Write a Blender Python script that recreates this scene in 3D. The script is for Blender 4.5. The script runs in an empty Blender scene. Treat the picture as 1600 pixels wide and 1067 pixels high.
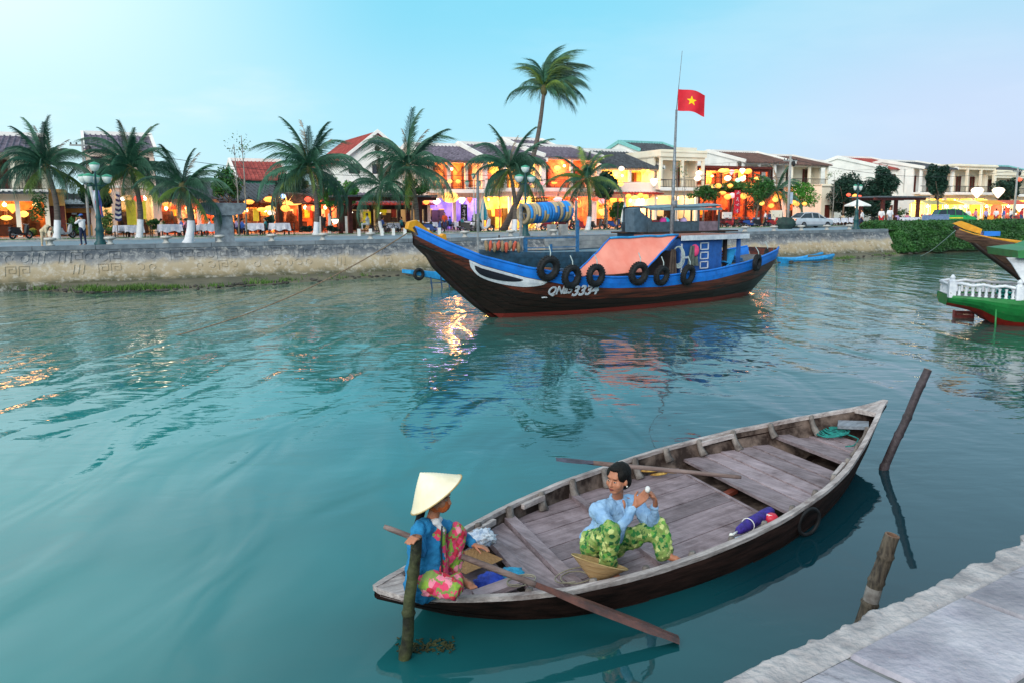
import bpy, math, random
from math import sin, cos, pi, radians, hypot, atan2
from mathutils import Vector, Matrix, noise
R = random.Random(7)
C = bpy.data.collections.new('riverside'); bpy.context.scene.collection.children.link(C)
scn = bpy.context.scene
V = Vector

# ---------------------------------------------------------------- camera
F = 1289.0; H = 3.8                      # focal length in photo pixels, eye height above the river
PITCH = math.atan((533.5-334)/F); ROLL = math.atan(0.0063)
FW = V((0, cos(PITCH), -sin(PITCH))); _u = V((0, sin(PITCH), cos(PITCH))); _r = V((1, 0, 0))
RT = _r*cos(ROLL) - _u*sin(ROLL); UP = _u*cos(ROLL) + _r*sin(ROLL)
cam = bpy.data.cameras.new('camera'); camo = bpy.data.objects.new('camera', cam); C.objects.link(camo)
cam.sensor_width = 36; cam.lens = F/1600*36; cam.clip_end = 3000; cam.clip_start = .05
camo.matrix_world = Matrix(((RT.x, UP.x, -FW.x, 0), (RT.y, UP.y, -FW.y, 0), (RT.z, UP.z, -FW.z, H), (0, 0, 0, 1)))
scn.camera = camo
def ray(px, py): return FW + RT*((px-800)/F) + UP*((533.5-py)/F)
def on_z(px, py, z):
    d = ray(px, py); return V((0, 0, H)) + d*((z-H)/d.z)
def at_y(px, py, Y):
    d = ray(px, py); return V((0, 0, H)) + d*(Y/d.y)
def S(h):                                 # '#rrggbb' in sRGB -> linear
    c = [int(h[i:i+2], 16)/255 for i in (1, 3, 5)]
    return tuple(x/12.92 if x <= .04045 else ((x+.055)/1.055)**2.4 for x in c)

# ---------------------------------------------------------------- sky, sun, exposure
SUN_EL, SUN_AZ = radians(24), radians(-160)     # soft evening glow from behind the camera, a little to the left
w = bpy.data.worlds.new('World'); scn.world = w; w.use_nodes = True
nt = w.node_tree; nt.nodes.clear(); N = nt.nodes.new; L = nt.links.new
tc = N('ShaderNodeTexCoord'); sep = N('ShaderNodeSeparateXYZ'); L(tc.outputs['Generated'], sep.inputs[0])
def mathn(tree, op, a, b=None, clamp=False):
    n = tree.nodes.new('ShaderNodeMath'); n.operation = op; n.use_clamp = clamp
    for i, x in enumerate((a, b)):
        if x is None: continue
        if isinstance(x, (int, float)): n.inputs[i].default_value = x
        else: tree.links.new(x, n.inputs[i])
    return n.outputs[0]
def rampn(tree, fac, stops, interp='EASE'):
    n = tree.nodes.new('ShaderNodeValToRGB'); cr = n.color_ramp; cr.interpolation = interp
    while len(cr.elements) < len(stops): cr.elements.new(.5)
    for e_, (p, c) in zip(cr.elements, stops): e_.position = p; e_.color = (*c[:3], 1)
    tree.links.new(fac, n.inputs[0]); return n.outputs[0]
def mixn(tree, fac, a, b, mode='MIX'):
    n = tree.nodes.new('ShaderNodeMix'); n.data_type = 'RGBA'; n.blend_type = mode
    for s_, x in ((n.inputs[0], fac), (n.inputs[6], a), (n.inputs[7], b)):
        if isinstance(x, (int, float)): s_.default_value = x
        elif isinstance(x, tuple): s_.default_value = (*x[:3], 1)
        else: tree.links.new(x, s_)
    return n.outputs[2]
el = mathn(nt, 'MAXIMUM', sep.outputs[2], 0.0)
mid = rampn(nt, el, [(0, S('#bfe2f5')), (.10, S('#a6e2f7')), (.24, S('#84d9f2')), (.5, S('#a2d9ea')), (1, S('#d9e6ea'))])
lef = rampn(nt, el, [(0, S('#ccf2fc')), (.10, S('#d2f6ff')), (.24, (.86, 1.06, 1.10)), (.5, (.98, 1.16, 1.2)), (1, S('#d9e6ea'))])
rig = rampn(nt, el, [(0, S('#bfcbe8')), (.10, S('#c4d6f2')), (.24, S('#a9daf0')), (.5, S('#aed4e8')), (1, S('#d9e6ea'))])
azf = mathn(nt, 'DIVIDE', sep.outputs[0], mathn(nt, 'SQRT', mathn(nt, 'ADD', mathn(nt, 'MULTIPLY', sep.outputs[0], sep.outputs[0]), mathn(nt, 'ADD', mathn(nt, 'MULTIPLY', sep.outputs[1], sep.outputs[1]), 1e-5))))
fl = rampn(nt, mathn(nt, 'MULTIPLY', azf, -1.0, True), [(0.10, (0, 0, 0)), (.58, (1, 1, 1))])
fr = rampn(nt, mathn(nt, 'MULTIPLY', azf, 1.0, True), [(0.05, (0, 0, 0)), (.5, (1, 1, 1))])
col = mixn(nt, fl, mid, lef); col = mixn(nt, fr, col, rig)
mp = N('ShaderNodeMapping'); L(tc.outputs['Generated'], mp.inputs[0]); mp.inputs['Scale'].default_value = (2.2, 2.2, 9); mp.inputs['Rotation'].default_value = (.25, .2, 0)
nz = N('ShaderNodeTexNoise'); L(mp.outputs[0], nz.inputs[0]); nz.inputs['Scale'].default_value = 1.6; nz.inputs['Detail'].default_value = 5; nz.inputs['Roughness'].default_value = .55
cl = rampn(nt, nz.outputs[0], [(.48, (0, 0, 0)), (.72, (1, 1, 1))])
clf = mathn(nt, 'MULTIPLY', cl, mathn(nt, 'ADD', mathn(nt, 'MULTIPLY', fl, .55), .10))
col = mixn(nt, clf, col, S('#f6fcff'))
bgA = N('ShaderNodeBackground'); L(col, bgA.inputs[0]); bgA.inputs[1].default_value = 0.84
sky = N('ShaderNodeTexSky'); sky.sky_type = 'NISHITA'; sky.sun_disc = False; sky.sun_elevation = SUN_EL; sky.sun_rotation = SUN_AZ
bgB = N('ShaderNodeBackground'); L(sky.outputs[0], bgB.inputs[0]); bgB.inputs[1].default_value = 0.012
add = N('ShaderNodeAddShader'); L(bgA.outputs[0], add.inputs[0]); L(bgB.outputs[0], add.inputs[1])
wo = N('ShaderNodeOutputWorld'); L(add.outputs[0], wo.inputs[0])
sl = bpy.data.lights.new('afterglow_sun', 'SUN'); sl.energy = 2.2; sl.angle = radians(35); sl.color = (1, .92, .84)
so = bpy.data.objects.new('afterglow_sun', sl); C.objects.link(so); so.location = (-30, -10, 30)
_d = V((sin(SUN_AZ)*cos(SUN_EL), cos(SUN_AZ)*cos(SUN_EL), sin(SUN_EL)))
so.rotation_euler = _d.to_track_quat('Z', 'Y').to_euler()
vs = scn.view_settings; scn.display_settings.display_device = 'sRGB'; vs.view_transform = 'Standard'; vs.look = 'None'; vs.exposure = 0.24; vs.gamma = 1; vs.use_curve_mapping = False
scn.cycles.max_bounces = 6; scn.cycles.diffuse_bounces = 3; scn.cycles.glossy_bounces = 3; scn.cycles.use_denoising = True
scn.cycles.caustics_reflective = False; scn.cycles.caustics_refractive = False; scn.cycles.sample_clamp_indirect = 6

# ---------------------------------------------------------------- materials
_mc = {}
def mat(name, c, c2=None, rough=.8, scale=4, bump=.0, metal=0, stretch=(1, 1, 1), detail=5, spec=None, rnd=0., bscale=None, contrast=(.35, .65), coord='Object', emit=0, extra=None):
    if name in _mc: return _mc[name]
    c = S(c) if isinstance(c, str) else c
    c2 = (S(c2) if isinstance(c2, str) else c2) if c2 else tuple(x*.72 for x in c)
    m = bpy.data.materials.new(name); m.use_nodes = True; t = m.node_tree; b = t.nodes['Principled BSDF']
    tco = t.nodes.new('ShaderNodeTexCoord'); mpg = t.nodes.new('ShaderNodeMapping'); t.links.new(tco.outputs[coord], mpg.inputs[0]); mpg.inputs['Scale'].default_value = stretch
    n = t.nodes.new('ShaderNodeTexNoise'); t.links.new(mpg.outputs[0], n.inputs[0]); n.inputs['Scale'].default_value = scale; n.inputs['Detail'].default_value = detail; n.inputs['Roughness'].default_value = .6
    colr = rampn(t, n.outputs[0], [(contrast[0], c2), (contrast[1], c)], 'LINEAR')
    if rnd:
        oi = t.nodes.new('ShaderNodeObjectInfo'); f = mathn(t, 'ADD', mathn(t, 'MULTIPLY', oi.outputs['Random'], rnd*2), 1-rnd)
        hs = t.nodes.new('ShaderNodeHueSaturation'); t.links.new(colr, hs.inputs['Color']); t.links.new(f, hs.inputs['Value']); colr = hs.outputs[0]
    if extra: colr = extra(t, colr, tco)
    t.links.new(colr, b.inputs['Base Color'])
    b.inputs['Roughness'].default_value = rough; b.inputs['Metallic'].default_value = metal
    if spec is not None: b.inputs['Specular IOR Level'].default_value = spec
    if bump:
        n2 = t.nodes.new('ShaderNodeTexNoise'); t.links.new(mpg.outputs[0], n2.inputs[0]); n2.inputs['Scale'].default_value = bscale or scale*4; n2.inputs['Detail'].default_value = 4
        bp = t.nodes.new('ShaderNodeBump'); bp.inputs['Strength'].default_value = bump; bp.inputs['Distance'].default_value = .03
        t.links.new(n2.outputs[0], bp.inputs['Height']); t.links.new(bp.outputs[0], b.inputs['Normal'])
    if emit:
        t.links.new(colr, b.inputs['Emission Color']); b.inputs['Emission Strength'].default_value = emit
    _mc[name] = m; return m
def chips(t, colr, tco):                    # paint worn through to grey wood in small ragged chips, faded patches
    n = t.nodes.new('ShaderNodeTexNoise'); t.links.new(tco.outputs['Object'], n.inputs[0]); n.inputs['Scale'].default_value = 5; n.inputs['Detail'].default_value = 9; n.inputs['Roughness'].default_value = .75
    n2 = t.nodes.new('ShaderNodeTexNoise'); t.links.new(tco.outputs['Object'], n2.inputs[0]); n2.inputs['Scale'].default_value = .9; n2.inputs['Detail'].default_value = 4
    c1 = mixn(t, 1.0, colr, rampn(t, n2.outputs[0], [(.3, (.72, .74, .78)), (.55, (1, 1, 1)), (.75, (1.15, 1.12, 1.08))], 'LINEAR'), 'MULTIPLY')
    return mixn(t, rampn(t, n.outputs[0], [(.625, (0, 0, 0)), (.65, (.85, .85, .85))], 'LINEAR'), c1, S('#5a5048'))
def glow(name, c, s):
    if name in _mc: return _mc[name]
    m = mat(name, c, rough=.6); b = m.node_tree.nodes['Principled BSDF']
    b.inputs['Emission Color'].default_value = (*(S(c) if isinstance(c, str) else c), 1); b.inputs['Emission Strength'].default_value = s
    return m

# ---------------------------------------------------------------- mesh helpers
class MB:
    def __init__(s): s.v = []; s.f = []; s.m = []; s.mi = 0; s.X = None
    def add(s, vs, fs):
        b = len(s.v)
        s.v += [tuple(s.X @ V(p)) if s.X else tuple(p) for p in vs]
        s.f += [tuple(i+b for i in f) for f in fs]; s.m += [s.mi]*len(fs); return s
    def box(s, x0, x1, y0, y1, z0, z1):
        return s.add([(x, y, z) for z in (z0, z1) for y in (y0, y1) for x in (x0, x1)], [(0, 2, 3, 1), (4, 5, 7, 6), (0, 1, 5, 4), (2, 6, 7, 3), (0, 4, 6, 2), (1, 3, 7, 5)])
    def bar(s, p0, p1, w_, h_, up=(0, 0, 1), w1=None, h1=None):
        p0, p1 = V(p0), V(p1); d = (p1-p0).normalized(); a = d.cross(V(up))
        if a.length < 1e-4: a = d.cross(V((1, 0, 0)))
        a.normalize(); b = a.cross(d); w1 = w1 or w_; h1 = h1 or h_
        vs = [p + a*sx*ww/2 + b*sz*hh/2 for p, ww, hh in ((p0, w_, h_), (p1, w1, h1)) for sx, sz in ((-1, -1), (1, -1), (1, 1), (-1, 1))]
        return s.add(vs, [(0, 3, 2, 1), (4, 5, 6, 7), (0, 1, 5, 4), (1, 2, 6, 5), (2, 3, 7, 6), (3, 0, 4, 7)])
    def tube(s, pts, r, n=8, cap=True, flat=1.0):
        pts = [V(p) for p in pts]; k = len(pts); rs = r if isinstance(r, (list, tuple)) else [r]*k
        vs = []; a = None
        for i, p in enumerate(pts):
            d = (pts[min(i+1, k-1)]-pts[max(i-1, 0)]).normalized()
            if a is None: a = d.cross(V((0, 0, 1)) if abs(d.z) < .95 else V((1, 0, 0))).normalized()
            else: a = (a - d*a.dot(d)).normalized()
            b = d.cross(a)
            vs += [p + (a*cos(2*pi*j/n) + b*sin(2*pi*j/n)*flat)*rs[i] for j in range(n)]
        fs = [(i*n+j, i*n+(j+1) % n, (i+1)*n+(j+1) % n, (i+1)*n+j) for i in range(k-1) for j in range(n)]
        if cap: fs += [tuple(range(n-1, -1, -1)), tuple((k-1)*n+j for j in range(n))]
        return s.add(vs, fs)
    def lathe(s, prof, n=16, c=(0, 0, 0)):
        vs = [(c[0]+r*cos(2*pi*j/n), c[1]+r*sin(2*pi*j/n), c[2]+z) for r, z in prof for j in range(n)]
        fs = [(i*n+j, i*n+(j+1) % n, (i+1)*n+(j+1) % n, (i+1)*n+j) for i in range(len(prof)-1) for j in range(n)]
        return s.add(vs, fs)
    def ell(s, c, r, n=14, k=9, rot=None):
        c = V(c); r = (r, r, r) if isinstance(r, (int, float)) else r; vs = []; 
        for i in range(k+1):
            th = pi*i/k
            for j in range(n):
                p = V((r[0]*sin(th)*cos(2*pi*j/n), r[1]*sin(th)*sin(2*pi*j/n), r[2]*cos(th)))
                vs.append(c + (rot @ p if rot else p))
        return s.add(vs, [(i*n+j, (i+1)*n+j, (i+1)*n+(j+1) % n, i*n+(j+1) % n) for i in range(k) for j in range(n)])
    def torus(s, c, Rr, r, ax=(0, 0, 1), n=24, k=8, flat=1.0):
        c = V(c); q = V(ax).to_track_quat('Z', 'Y'); vs = []
        for i in range(n):
            a = 2*pi*i/n
            for j in range(k):
                b = 2*pi*j/k
                vs.append(c + q @ V(((Rr+r*cos(b))*cos(a), (Rr+r*cos(b))*sin(a), r*sin(b)*flat)))
        return s.add(vs, [(i*k+j, ((i+1) % n)*k+j, ((i+1) % n)*k+(j+1) % k, i*k+(j+1) % k) for i in range(n) for j in range(k)])
    def prism(s, pts, vec):
        n = len(pts); vec = V(vec); vs = [V(p) for p in pts] + [V(p)+vec for p in pts]
        return s.add(vs, [tuple(range(n-1, -1, -1)), tuple(range(n, 2*n))] + [(i, (i+1) % n, n+(i+1) % n, n+i) for i in range(n)])
    def quad(s, *p): return s.add(p, [tuple(range(len(p)))])
    def grid(s, fn, nu, nv, flip=False):
        vs = [fn(i/nu, j/nv) for i in range(nu+1) for j in range(nv+1)]
        fs = [(i*(nv+1)+j, (i+1)*(nv+1)+j, (i+1)*(nv+1)+j+1, i*(nv+1)+j+1) for i in range(nu) for j in range(nv)]
        if flip: fs = [f[::-1] for f in fs]
        return s.add(vs, fs)
    def mesh(s, name, mats, smooth=False):
        me = bpy.data.meshes.new(name); me.from_pydata(s.v, [], s.f)
        for m in (mats if isinstance(mats, (list, tuple)) else [mats]): me.materials.append(m)
        if any(s.m): me.polygons.foreach_set('material_index', s.m)
        if smooth: me.polygons.foreach_set('use_smooth', [True]*len(me.polygons))
        me.update(); return me
    def build(s, name, mats, parent=None, smooth=False, label=None):
        return ob(name, s.mesh(name, mats, smooth), parent, label)
def ob(name, me, parent=None, label=None, loc=None, rot=None):
    o = bpy.data.objects.new(name, me); C.objects.link(o)
    if parent: o.parent = parent
    if label: o['label'] = label
    if loc is not None: o.location = loc
    if rot is not None: o.rotation_euler = rot
    return o
def thing(name, label, cat, loc=(0, 0, 0), rz=0, group=None):
    o = ob(name, None); o.location = loc; o.rotation_euler = (0, 0, rz); return tag(o, label, cat, group)
def tag(o, label, cat, group=None):
    o['label'] = label; o['category'] = cat
    if group: o['group'] = group
    return o
def kind(o, k): o['kind'] = k; return o
def dup(o, loc=None, rz=None, label=None, scale=None, parent=None, mats=None):
    c = o.copy(); C.objects.link(c)
    if parent is not None: c.parent = parent
    if loc is not None: c.location = loc
    if rz is not None: c.rotation_euler = (0, 0, rz)
    if label: c['label'] = label
    if scale is not None: c.scale = (scale,)*3 if isinstance(scale, (int, float)) else scale
    if mats and c.type == 'MESH' and c.data.materials and c.data.materials[0].name in mats:
        c.material_slots[0].link = 'OBJECT'; c.material_slots[0].material = mats[c.data.materials[0].name]
    for ch in list(o.children): dup(ch, parent=c, mats=mats)
    return c
ORD = 'first second third fourth fifth sixth seventh eighth ninth tenth eleventh twelfth thirteenth fourteenth fifteenth sixteenth'.split()

# organic bodies: capsules and ellipsoids fused into one skin by a voxel remesh
def body(name, m, caps, vox=.012, sm=4, noise_amp=0, noise_sc=9, parent=None, flat=None):
    mb = MB()
    for c in caps:
        if c[0] == 'c':
            _, p0, p1, r0, r1 = c; p0, p1 = V(p0), V(p1); d = p1-p0; Ln = d.length; dn = d.normalized()
            pts = [p0-dn*r0*.95, p0-dn*r0*.75, p0-dn*r0*.4] + [p0+d*t for t in (0, .25, .5, .75, 1)] + [p1+dn*r1*.4, p1+dn*r1*.75, p1+dn*r1*.95]
            rs = [r0*.3, r0*.66, r0*.92] + [r0+(r1-r0)*t for t in (0, .25, .5, .75, 1)] + [r1*.92, r1*.66, r1*.3]
            mb.tube(pts, rs, 12)
        else:
            rot = c[3] if len(c) > 3 else None; mb.ell(c[1], c[2], 16, 12, rot)
    me0 = mb.mesh(name+'_rough', m); tmp = bpy.data.objects.new('tmp', me0); C.objects.link(tmp)
    md = tmp.modifiers.new('r', 'REMESH'); md.mode = 'VOXEL'; md.voxel_size = vox; md.use_smooth_shade = True
    if sm: s_ = tmp.modifiers.new('s', 'SMOOTH'); s_.factor = .5; s_.iterations = sm
    dg = bpy.context.evaluated_depsgraph_get(); me = bpy.data.meshes.new_from_object(tmp.evaluated_get(dg))
    bpy.data.objects.remove(tmp); me.name = name
    if noise_amp:
        nn = [v.normal.copy() for v in me.vertices]
        for v, n_ in zip(me.vertices, nn):
            k = noise.noise(V((v.co.x*noise_sc, v.co.y*noise_sc, v.co.z*noise_sc*.6))) + .5*noise.noise(v.co*noise_sc*2.3)
            v.co += n_*k*noise_amp
    me.materials.clear(); me.materials.append(m)
    me.polygons.foreach_set('use_smooth', [True]*len(me.polygons)); me.update()
    return ob(name, me, parent)

# ---------------------------------------------------------------- the far quay's own axes: s metres along it, d metres inland
ZQ = 2.15
QL = on_z(50, 388, ZQ); QR = on_z(1328, 361, ZQ); _e = (QR-QL).normalized(); TH = atan2(_e.y, _e.x); EX = V((cos(TH), sin(TH), 0)); NY = V((-sin(TH), cos(TH), 0))
def Q(s, d, z=ZQ): p = QL + EX*s + NY*d; return V((p.x, p.y, z))
def qsz(px, py, d):
    r = ray(px, py); o = V((0, 0, H)) - QL; t = (d - o.dot(NY))/r.dot(NY); p = V((0, 0, H)) + r*t
    return (p-QL).dot(EX), p.z
def qs(px, d): return qsz(px, 340, d)[0]
def qz(px, py, d): return qsz(px, py, d)[1]
def qd(px, py): # ground point under a photo point on the far bank
    p = on_z(px, py, ZQ) - QL; return p.dot(EX), p.dot(NY)
# ================================================================ river
def water_mat():
    m = bpy.data.materials.new('river_water'); m.use_nodes = True; t = m.node_tree; b = t.nodes['Principled BSDF']; Nn = t.nodes.new; Ll = t.links.new
    g = Nn('ShaderNodeNewGeometry'); sx = Nn('ShaderNodeSeparateXYZ'); Ll(g.outputs['Position'], sx.inputs[0])
    def noi(rot, sc, scale, det=2, ro=.5, dist=0):
        mp_ = Nn('ShaderNodeMapping'); Ll(g.outputs['Position'], mp_.inputs[0]); mp_.inputs['Rotation'].default_value = (0, 0, radians(rot)); mp_.inputs['Scale'].default_value = (*sc, 1)
        n = Nn('ShaderNodeTexNoise'); Ll(mp_.outputs[0], n.inputs[0]); n.inputs['Scale'].default_value = scale; n.inputs['Detail'].default_value = det; n.inputs['Roughness'].default_value = ro; n.inputs['Distortion'].default_value = dist
        return n.outputs[0]
    big = noi(4, (1, .36), .75, 2, .35, .8)      # long oblique swell from a passing boat
    med = noi(-14, (.55, 1), 2.1, 2.5, .4, .6)
    fine = noi(10, (.5, 1), 5.5, 2, .5, .3)
    patch = noi(0, (1, 1), .09, 2)
    calm = mathn(t, 'MULTIPLY', mathn(t, 'SUBTRACT', patch, .38), 4.0, True)
    # open water: waves die down in the lee of the near quay on the right
    lee = mathn(t, 'DIVIDE', mathn(t, 'SUBTRACT', sx.outputs[1], mathn(t, 'MULTIPLY', sx.outputs[0], 1.0)), 13.0)
    lee = mathn(t, 'MAXIMUM', mathn(t, 'SUBTRACT', lee, .42), .0); lee = mathn(t, 'MINIMUM', mathn(t, 'MULTIPLY', lee, 1.6), 1.0)
    far = mathn(t, 'MINIMUM', mathn(t, 'DIVIDE', mathn(t, 'MAXIMUM', mathn(t, 'SUBTRACT', sx.outputs[1], 9.0), 0.0), 12.0), 1.0)
    h = mathn(t, 'MULTIPLY', big, mathn(t, 'ADD', mathn(t, 'MULTIPLY', lee, .22), .03))
    h = mathn(t, 'ADD', h, mathn(t, 'MULTIPLY', med, mathn(t, 'ADD', mathn(t, 'MULTIPLY', far, .042), .006)))
    h = mathn(t, 'ADD', h, mathn(t, 'MULTIPLY', fine, mathn(t, 'ADD', mathn(t, 'MULTIPLY', mathn(t, 'MULTIPLY', far, mathn(t, 'ADD', calm, .5)), .014), .0012)))
    bp = Nn('ShaderNodeBump'); bp.inputs['Strength'].default_value = 1; bp.inputs['Distance'].default_value = .5; Ll(h, bp.inputs['Height']); Ll(bp.outputs[0], b.inputs['Normal'])
    plume = mathn(t, 'ADD', mathn(t, 'MULTIPLY', sx.outputs[0], -.11), mathn(t, 'MULTIPLY', noi(0, (1, 1), .16, 3), 1.1)); plume = mathn(t, 'SUBTRACT', plume, .25, True)  # bright sky reflection painted into the base colour, lighter toward the left
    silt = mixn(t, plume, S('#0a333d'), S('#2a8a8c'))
    shal = mathn(t, 'MULTIPLY', mathn(t, 'SUBTRACT', mathn(t, 'ADD', sx.outputs[1], mathn(t, 'MULTIPLY', noi(0, (1, 1), .12, 3), 14.0)), 22.0), .05, True)  # palm and building reflections painted as a green-grey tint on the far water
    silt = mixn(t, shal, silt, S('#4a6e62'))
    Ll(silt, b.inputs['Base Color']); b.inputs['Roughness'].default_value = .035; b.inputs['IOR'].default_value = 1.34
    b.inputs['Specular IOR Level'].default_value = .95
    return m
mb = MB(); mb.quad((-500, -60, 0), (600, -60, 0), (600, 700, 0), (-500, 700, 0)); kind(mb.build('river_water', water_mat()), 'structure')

# ================================================================ far bank ground
asph = mat('asphalt', '#7e97a6', '#6b8494', .9, .6, .15)
pave = mat('pavement', '#8d8f8e', '#767a7c', .9, .8, .1)
soil = mat('bank_soil', '#5d6350', '#4a4f40', .95, .3, .2)
conc = mat('concrete', '#a9aaa6', '#84878a', .9, 2, .3)
wht = mat('white_paint', '#eeeeea', '#d8d9d6', .6, 3)
grass_m = mat('grass_blades', '#4a7a2c', '#2f5a22', .8, 3, rnd=.1)
S0, S1 = -90, 260
SE = qs(1388, 0)                                    # where the wall stops and the hedge bank begins
def strip(name, d0, d1, z, m, s0=S0, s1=S1):
    mb = MB(); n = 40
    for i in range(n):
        a, b = s0+(s1-s0)*i/n, s0+(s1-s0)*(i+1)/n
        mb.quad(Q(a, d0, z), Q(b, d0, z), Q(b, d1, z), Q(a, d1, z))
    return kind(mb.build(name, m), 'structure')
mb = MB(); mb.quad(Q(-500, .02, ZQ-.02), Q(900, .02, ZQ-.02), Q(900, 700, ZQ-.02), Q(-500, 700, ZQ-.02)); kind(mb.build('bank_ground', soil), 'structure')
strip('quay_road', .45, 12.2, ZQ+.004, asph)
strip('pavement', 14.6, 40, ZQ+.008, pave)
mb = MB()
for (d0, d1) in ((12.2, 12.42), (14.38, 14.6)):
    mb.add([Q(s, d, z) for s in (S0, S1) for d in (d0, d1) for z in (ZQ-.01, ZQ+.13)], [(0, 1, 3, 2), (4, 6, 7, 5), (0, 4, 5, 1), (2, 3, 7, 6), (1, 5, 7, 3), (0, 2, 6, 4)])
kind(mb.build('kerb', conc), 'structure')
strip('verge_soil', 12.42, 14.38, ZQ+.06, mat('verge_earth', '#4f6a35', '#3b5529', .9, 1.5))
mb = MB()
for i in range(9000):
    s = R.uniform(-12, 75); d = R.uniform(12.45, 14.35); p = Q(s, d, ZQ+.055); a = R.uniform(0, pi); h = R.uniform(.06, .17); dx, dy = cos(a)*.03, sin(a)*.03
    mb.add([(p.x-dx, p.y-dy, p.z), (p.x+dx, p.y+dy, p.z), (p.x+R.uniform(-.05, .05), p.y+R.uniform(-.05, .05), p.z+h)], [(0, 1, 2)])
kind(mb.build('grass', grass_m), 'stuff')

# retaining wall: battered face with coping, weather stains by height and low relief figures
def wall_extra(t, colr, tco):
    g = t.nodes.new('ShaderNodeNewGeometry'); sx = t.nodes.new('ShaderNodeSeparateXYZ'); t.links.new(g.outputs['Position'], sx.inputs[0])
    n = t.nodes.new('ShaderNodeTexNoise'); t.links.new(g.outputs['Position'], n.inputs[0]); n.inputs['Scale'].default_value = .9; n.inputs['Detail'].default_value = 6; n.inputs['Roughness'].default_value = .65
    zz = mathn(t, 'ADD', sx.outputs[2], mathn(t, 'MULTIPLY', mathn(t, 'SUBTRACT', n.outputs[0], .5), .95))
    zr = rampn(t, mathn(t, 'DIVIDE', zz, 2.3), [(.02, S('#3a3f30')), (.16, S('#5a5844')), (.30, S('#9a8b70')), (.50, S('#ab9c84')), (.62, S('#7e7f82')), (.78, S('#454e58')), (1, S('#7a8289'))], 'LINEAR')
    n2 = t.nodes.new('ShaderNodeTexNoise'); t.links.new(g.outputs['Position'], n2.inputs[0]); n2.inputs['Scale'].default_value = 2.6; n2.inputs['Detail'].default_value = 7; n2.inputs['Roughness'].default_value = .75
    return mixn(t, rampn(t, n2.outputs[0], [(.50, (0, 0, 0)), (.62, (.8, .8, .8))], 'LINEAR'), zr, mixn(t, .5, zr, S('#cfcdc8')))
stone = mat('stained_wall', '#a0a0a0', rough=.92, scale=3, bump=.5, bscale=5, extra=wall_extra)
def q_extrude(mb, prof, s0, s1, n=1):
    k = len(prof); vs = [Q(s0+(s1-s0)*i/n, d, z) for i in range(n+1) for d, z in prof]
    fs = [(i*k+j, (i+1)*k+j, (i+1)*k+j+1, i*k+j+1) for i in range(n) for j in range(k-1)]
    mb.add(vs, fs + [tuple(range(k)), tuple(n*k+j for j in range(k-1, -1, -1))])
STA, STB = qs(848, 0), qs(985, 0)
qw = thing('quay_wall', 'long stained concrete retaining wall below the far promenade', 'wall', Q(0, 0, 0)); qw['kind'] = 'structure'
def child(o, par):                                     # built in world space, parented keeping its place
    o.parent = par; o.matrix_parent_inverse = Matrix.LocRotScale(par.location, par.rotation_euler, None).inverted(); return o
mb = MB(); q_extrude(mb, [(.30, 2.05), (-.02, 2.05), (-.95, .45), (-1.25, .42), (-1.5, -.6), (.3, -.6)], S0, STA, 60); q_extrude(mb, [(.30, 2.05), (-.02, 2.05), (-.95, .45), (-1.25, .42), (-1.5, -.6), (.3, -.6)], STB, SE, 40)
child(mb.build('retaining_face', stone), qw)
cop = mat('coping_stone', '#7d8790', '#5c666f', .9, 1.6, .3)
s = S0
while s < SE-.2:
    L_ = min(3.0, SE-s)
    if s > -16 or True:
        if -14 < s < 80:
            mb = MB(); q_extrude(mb, [(.46, 2.0), (.46, 2.24), (-.10, 2.24), (-.10, 2.0)], s+.012, s+L_-.012); child(mb.build('coping_slab', cop), qw)
    s += L_
mb = MB(); q_extrude(mb, [(.46, 2.0), (.46, 2.24), (-.10, 2.24), (-.10, 2.0)], S0, -14.3); child(mb.build('coping_slab', cop), qw)
# relief: curls, rings and angular meanders standing a few centimetres proud of the face
mb = MB(); rr = random.Random(3)
def on_face(s, h): # h 0..1 up the batter
    return Q(s, -.95+.93*h-.02, .45+1.6*h)
s = -6.0
while s < SE-2:
    if not (STA-1 < s < STB+.5) and rr.random() < .92:
        for row in ((.72, .17), (.33, .15)):
            if rr.random() < (.85 if row[0] > .5 else .6):
                k = rr.random(); c_h, r_ = row; ww = r_*1.6
                if k < .45:
                    a0 = rr.uniform(0, 6); pts = [on_face(s+cos(a0+a)*ww*(.4+a/9), c_h+sin(a0+a)*r_*(.4+a/9)*1.0) for a in [x*.5 for x in range(11)]]
                    mb.tube(pts, .024, 5)
                elif k < .8:
                    mb.tube([on_face(s+x*ww, c_h+y*r_) for x, y in ((-1, -1), (-1, 1), (1, 1), (1, -.4), (-.3, -.4), (-.3, .4), (.4, .4))], .022, 4)
                else:
                    for q_ in range(3): mb.bar(on_face(s-ww+q_*ww, c_h-r_), on_face(s-ww+q_*ww+.1, c_h+r_), .04, .05)
    s += .62
o = child(mb.build('relief_carving', stone), qw); kind(o, 'stuff')
for i in range(7):
    mb = MB(); z1 = 2.15-i*.30; q_extrude(mb, [(.3, z1-.29), (.3, z1), (-.02-i*.36-.36, z1), (-.02-i*.36-.36, z1-.29)] if i else [(.3, 1.86), (.3, 2.16), (-.38, 2.16), (-.38, 1.86)], STA+.02, STB-.02, 1)
    st = child(mb.build('step', mat('step_stone', '#9aa0a4', '#6c747b', .9, 1.2, .3)), qw)
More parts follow.
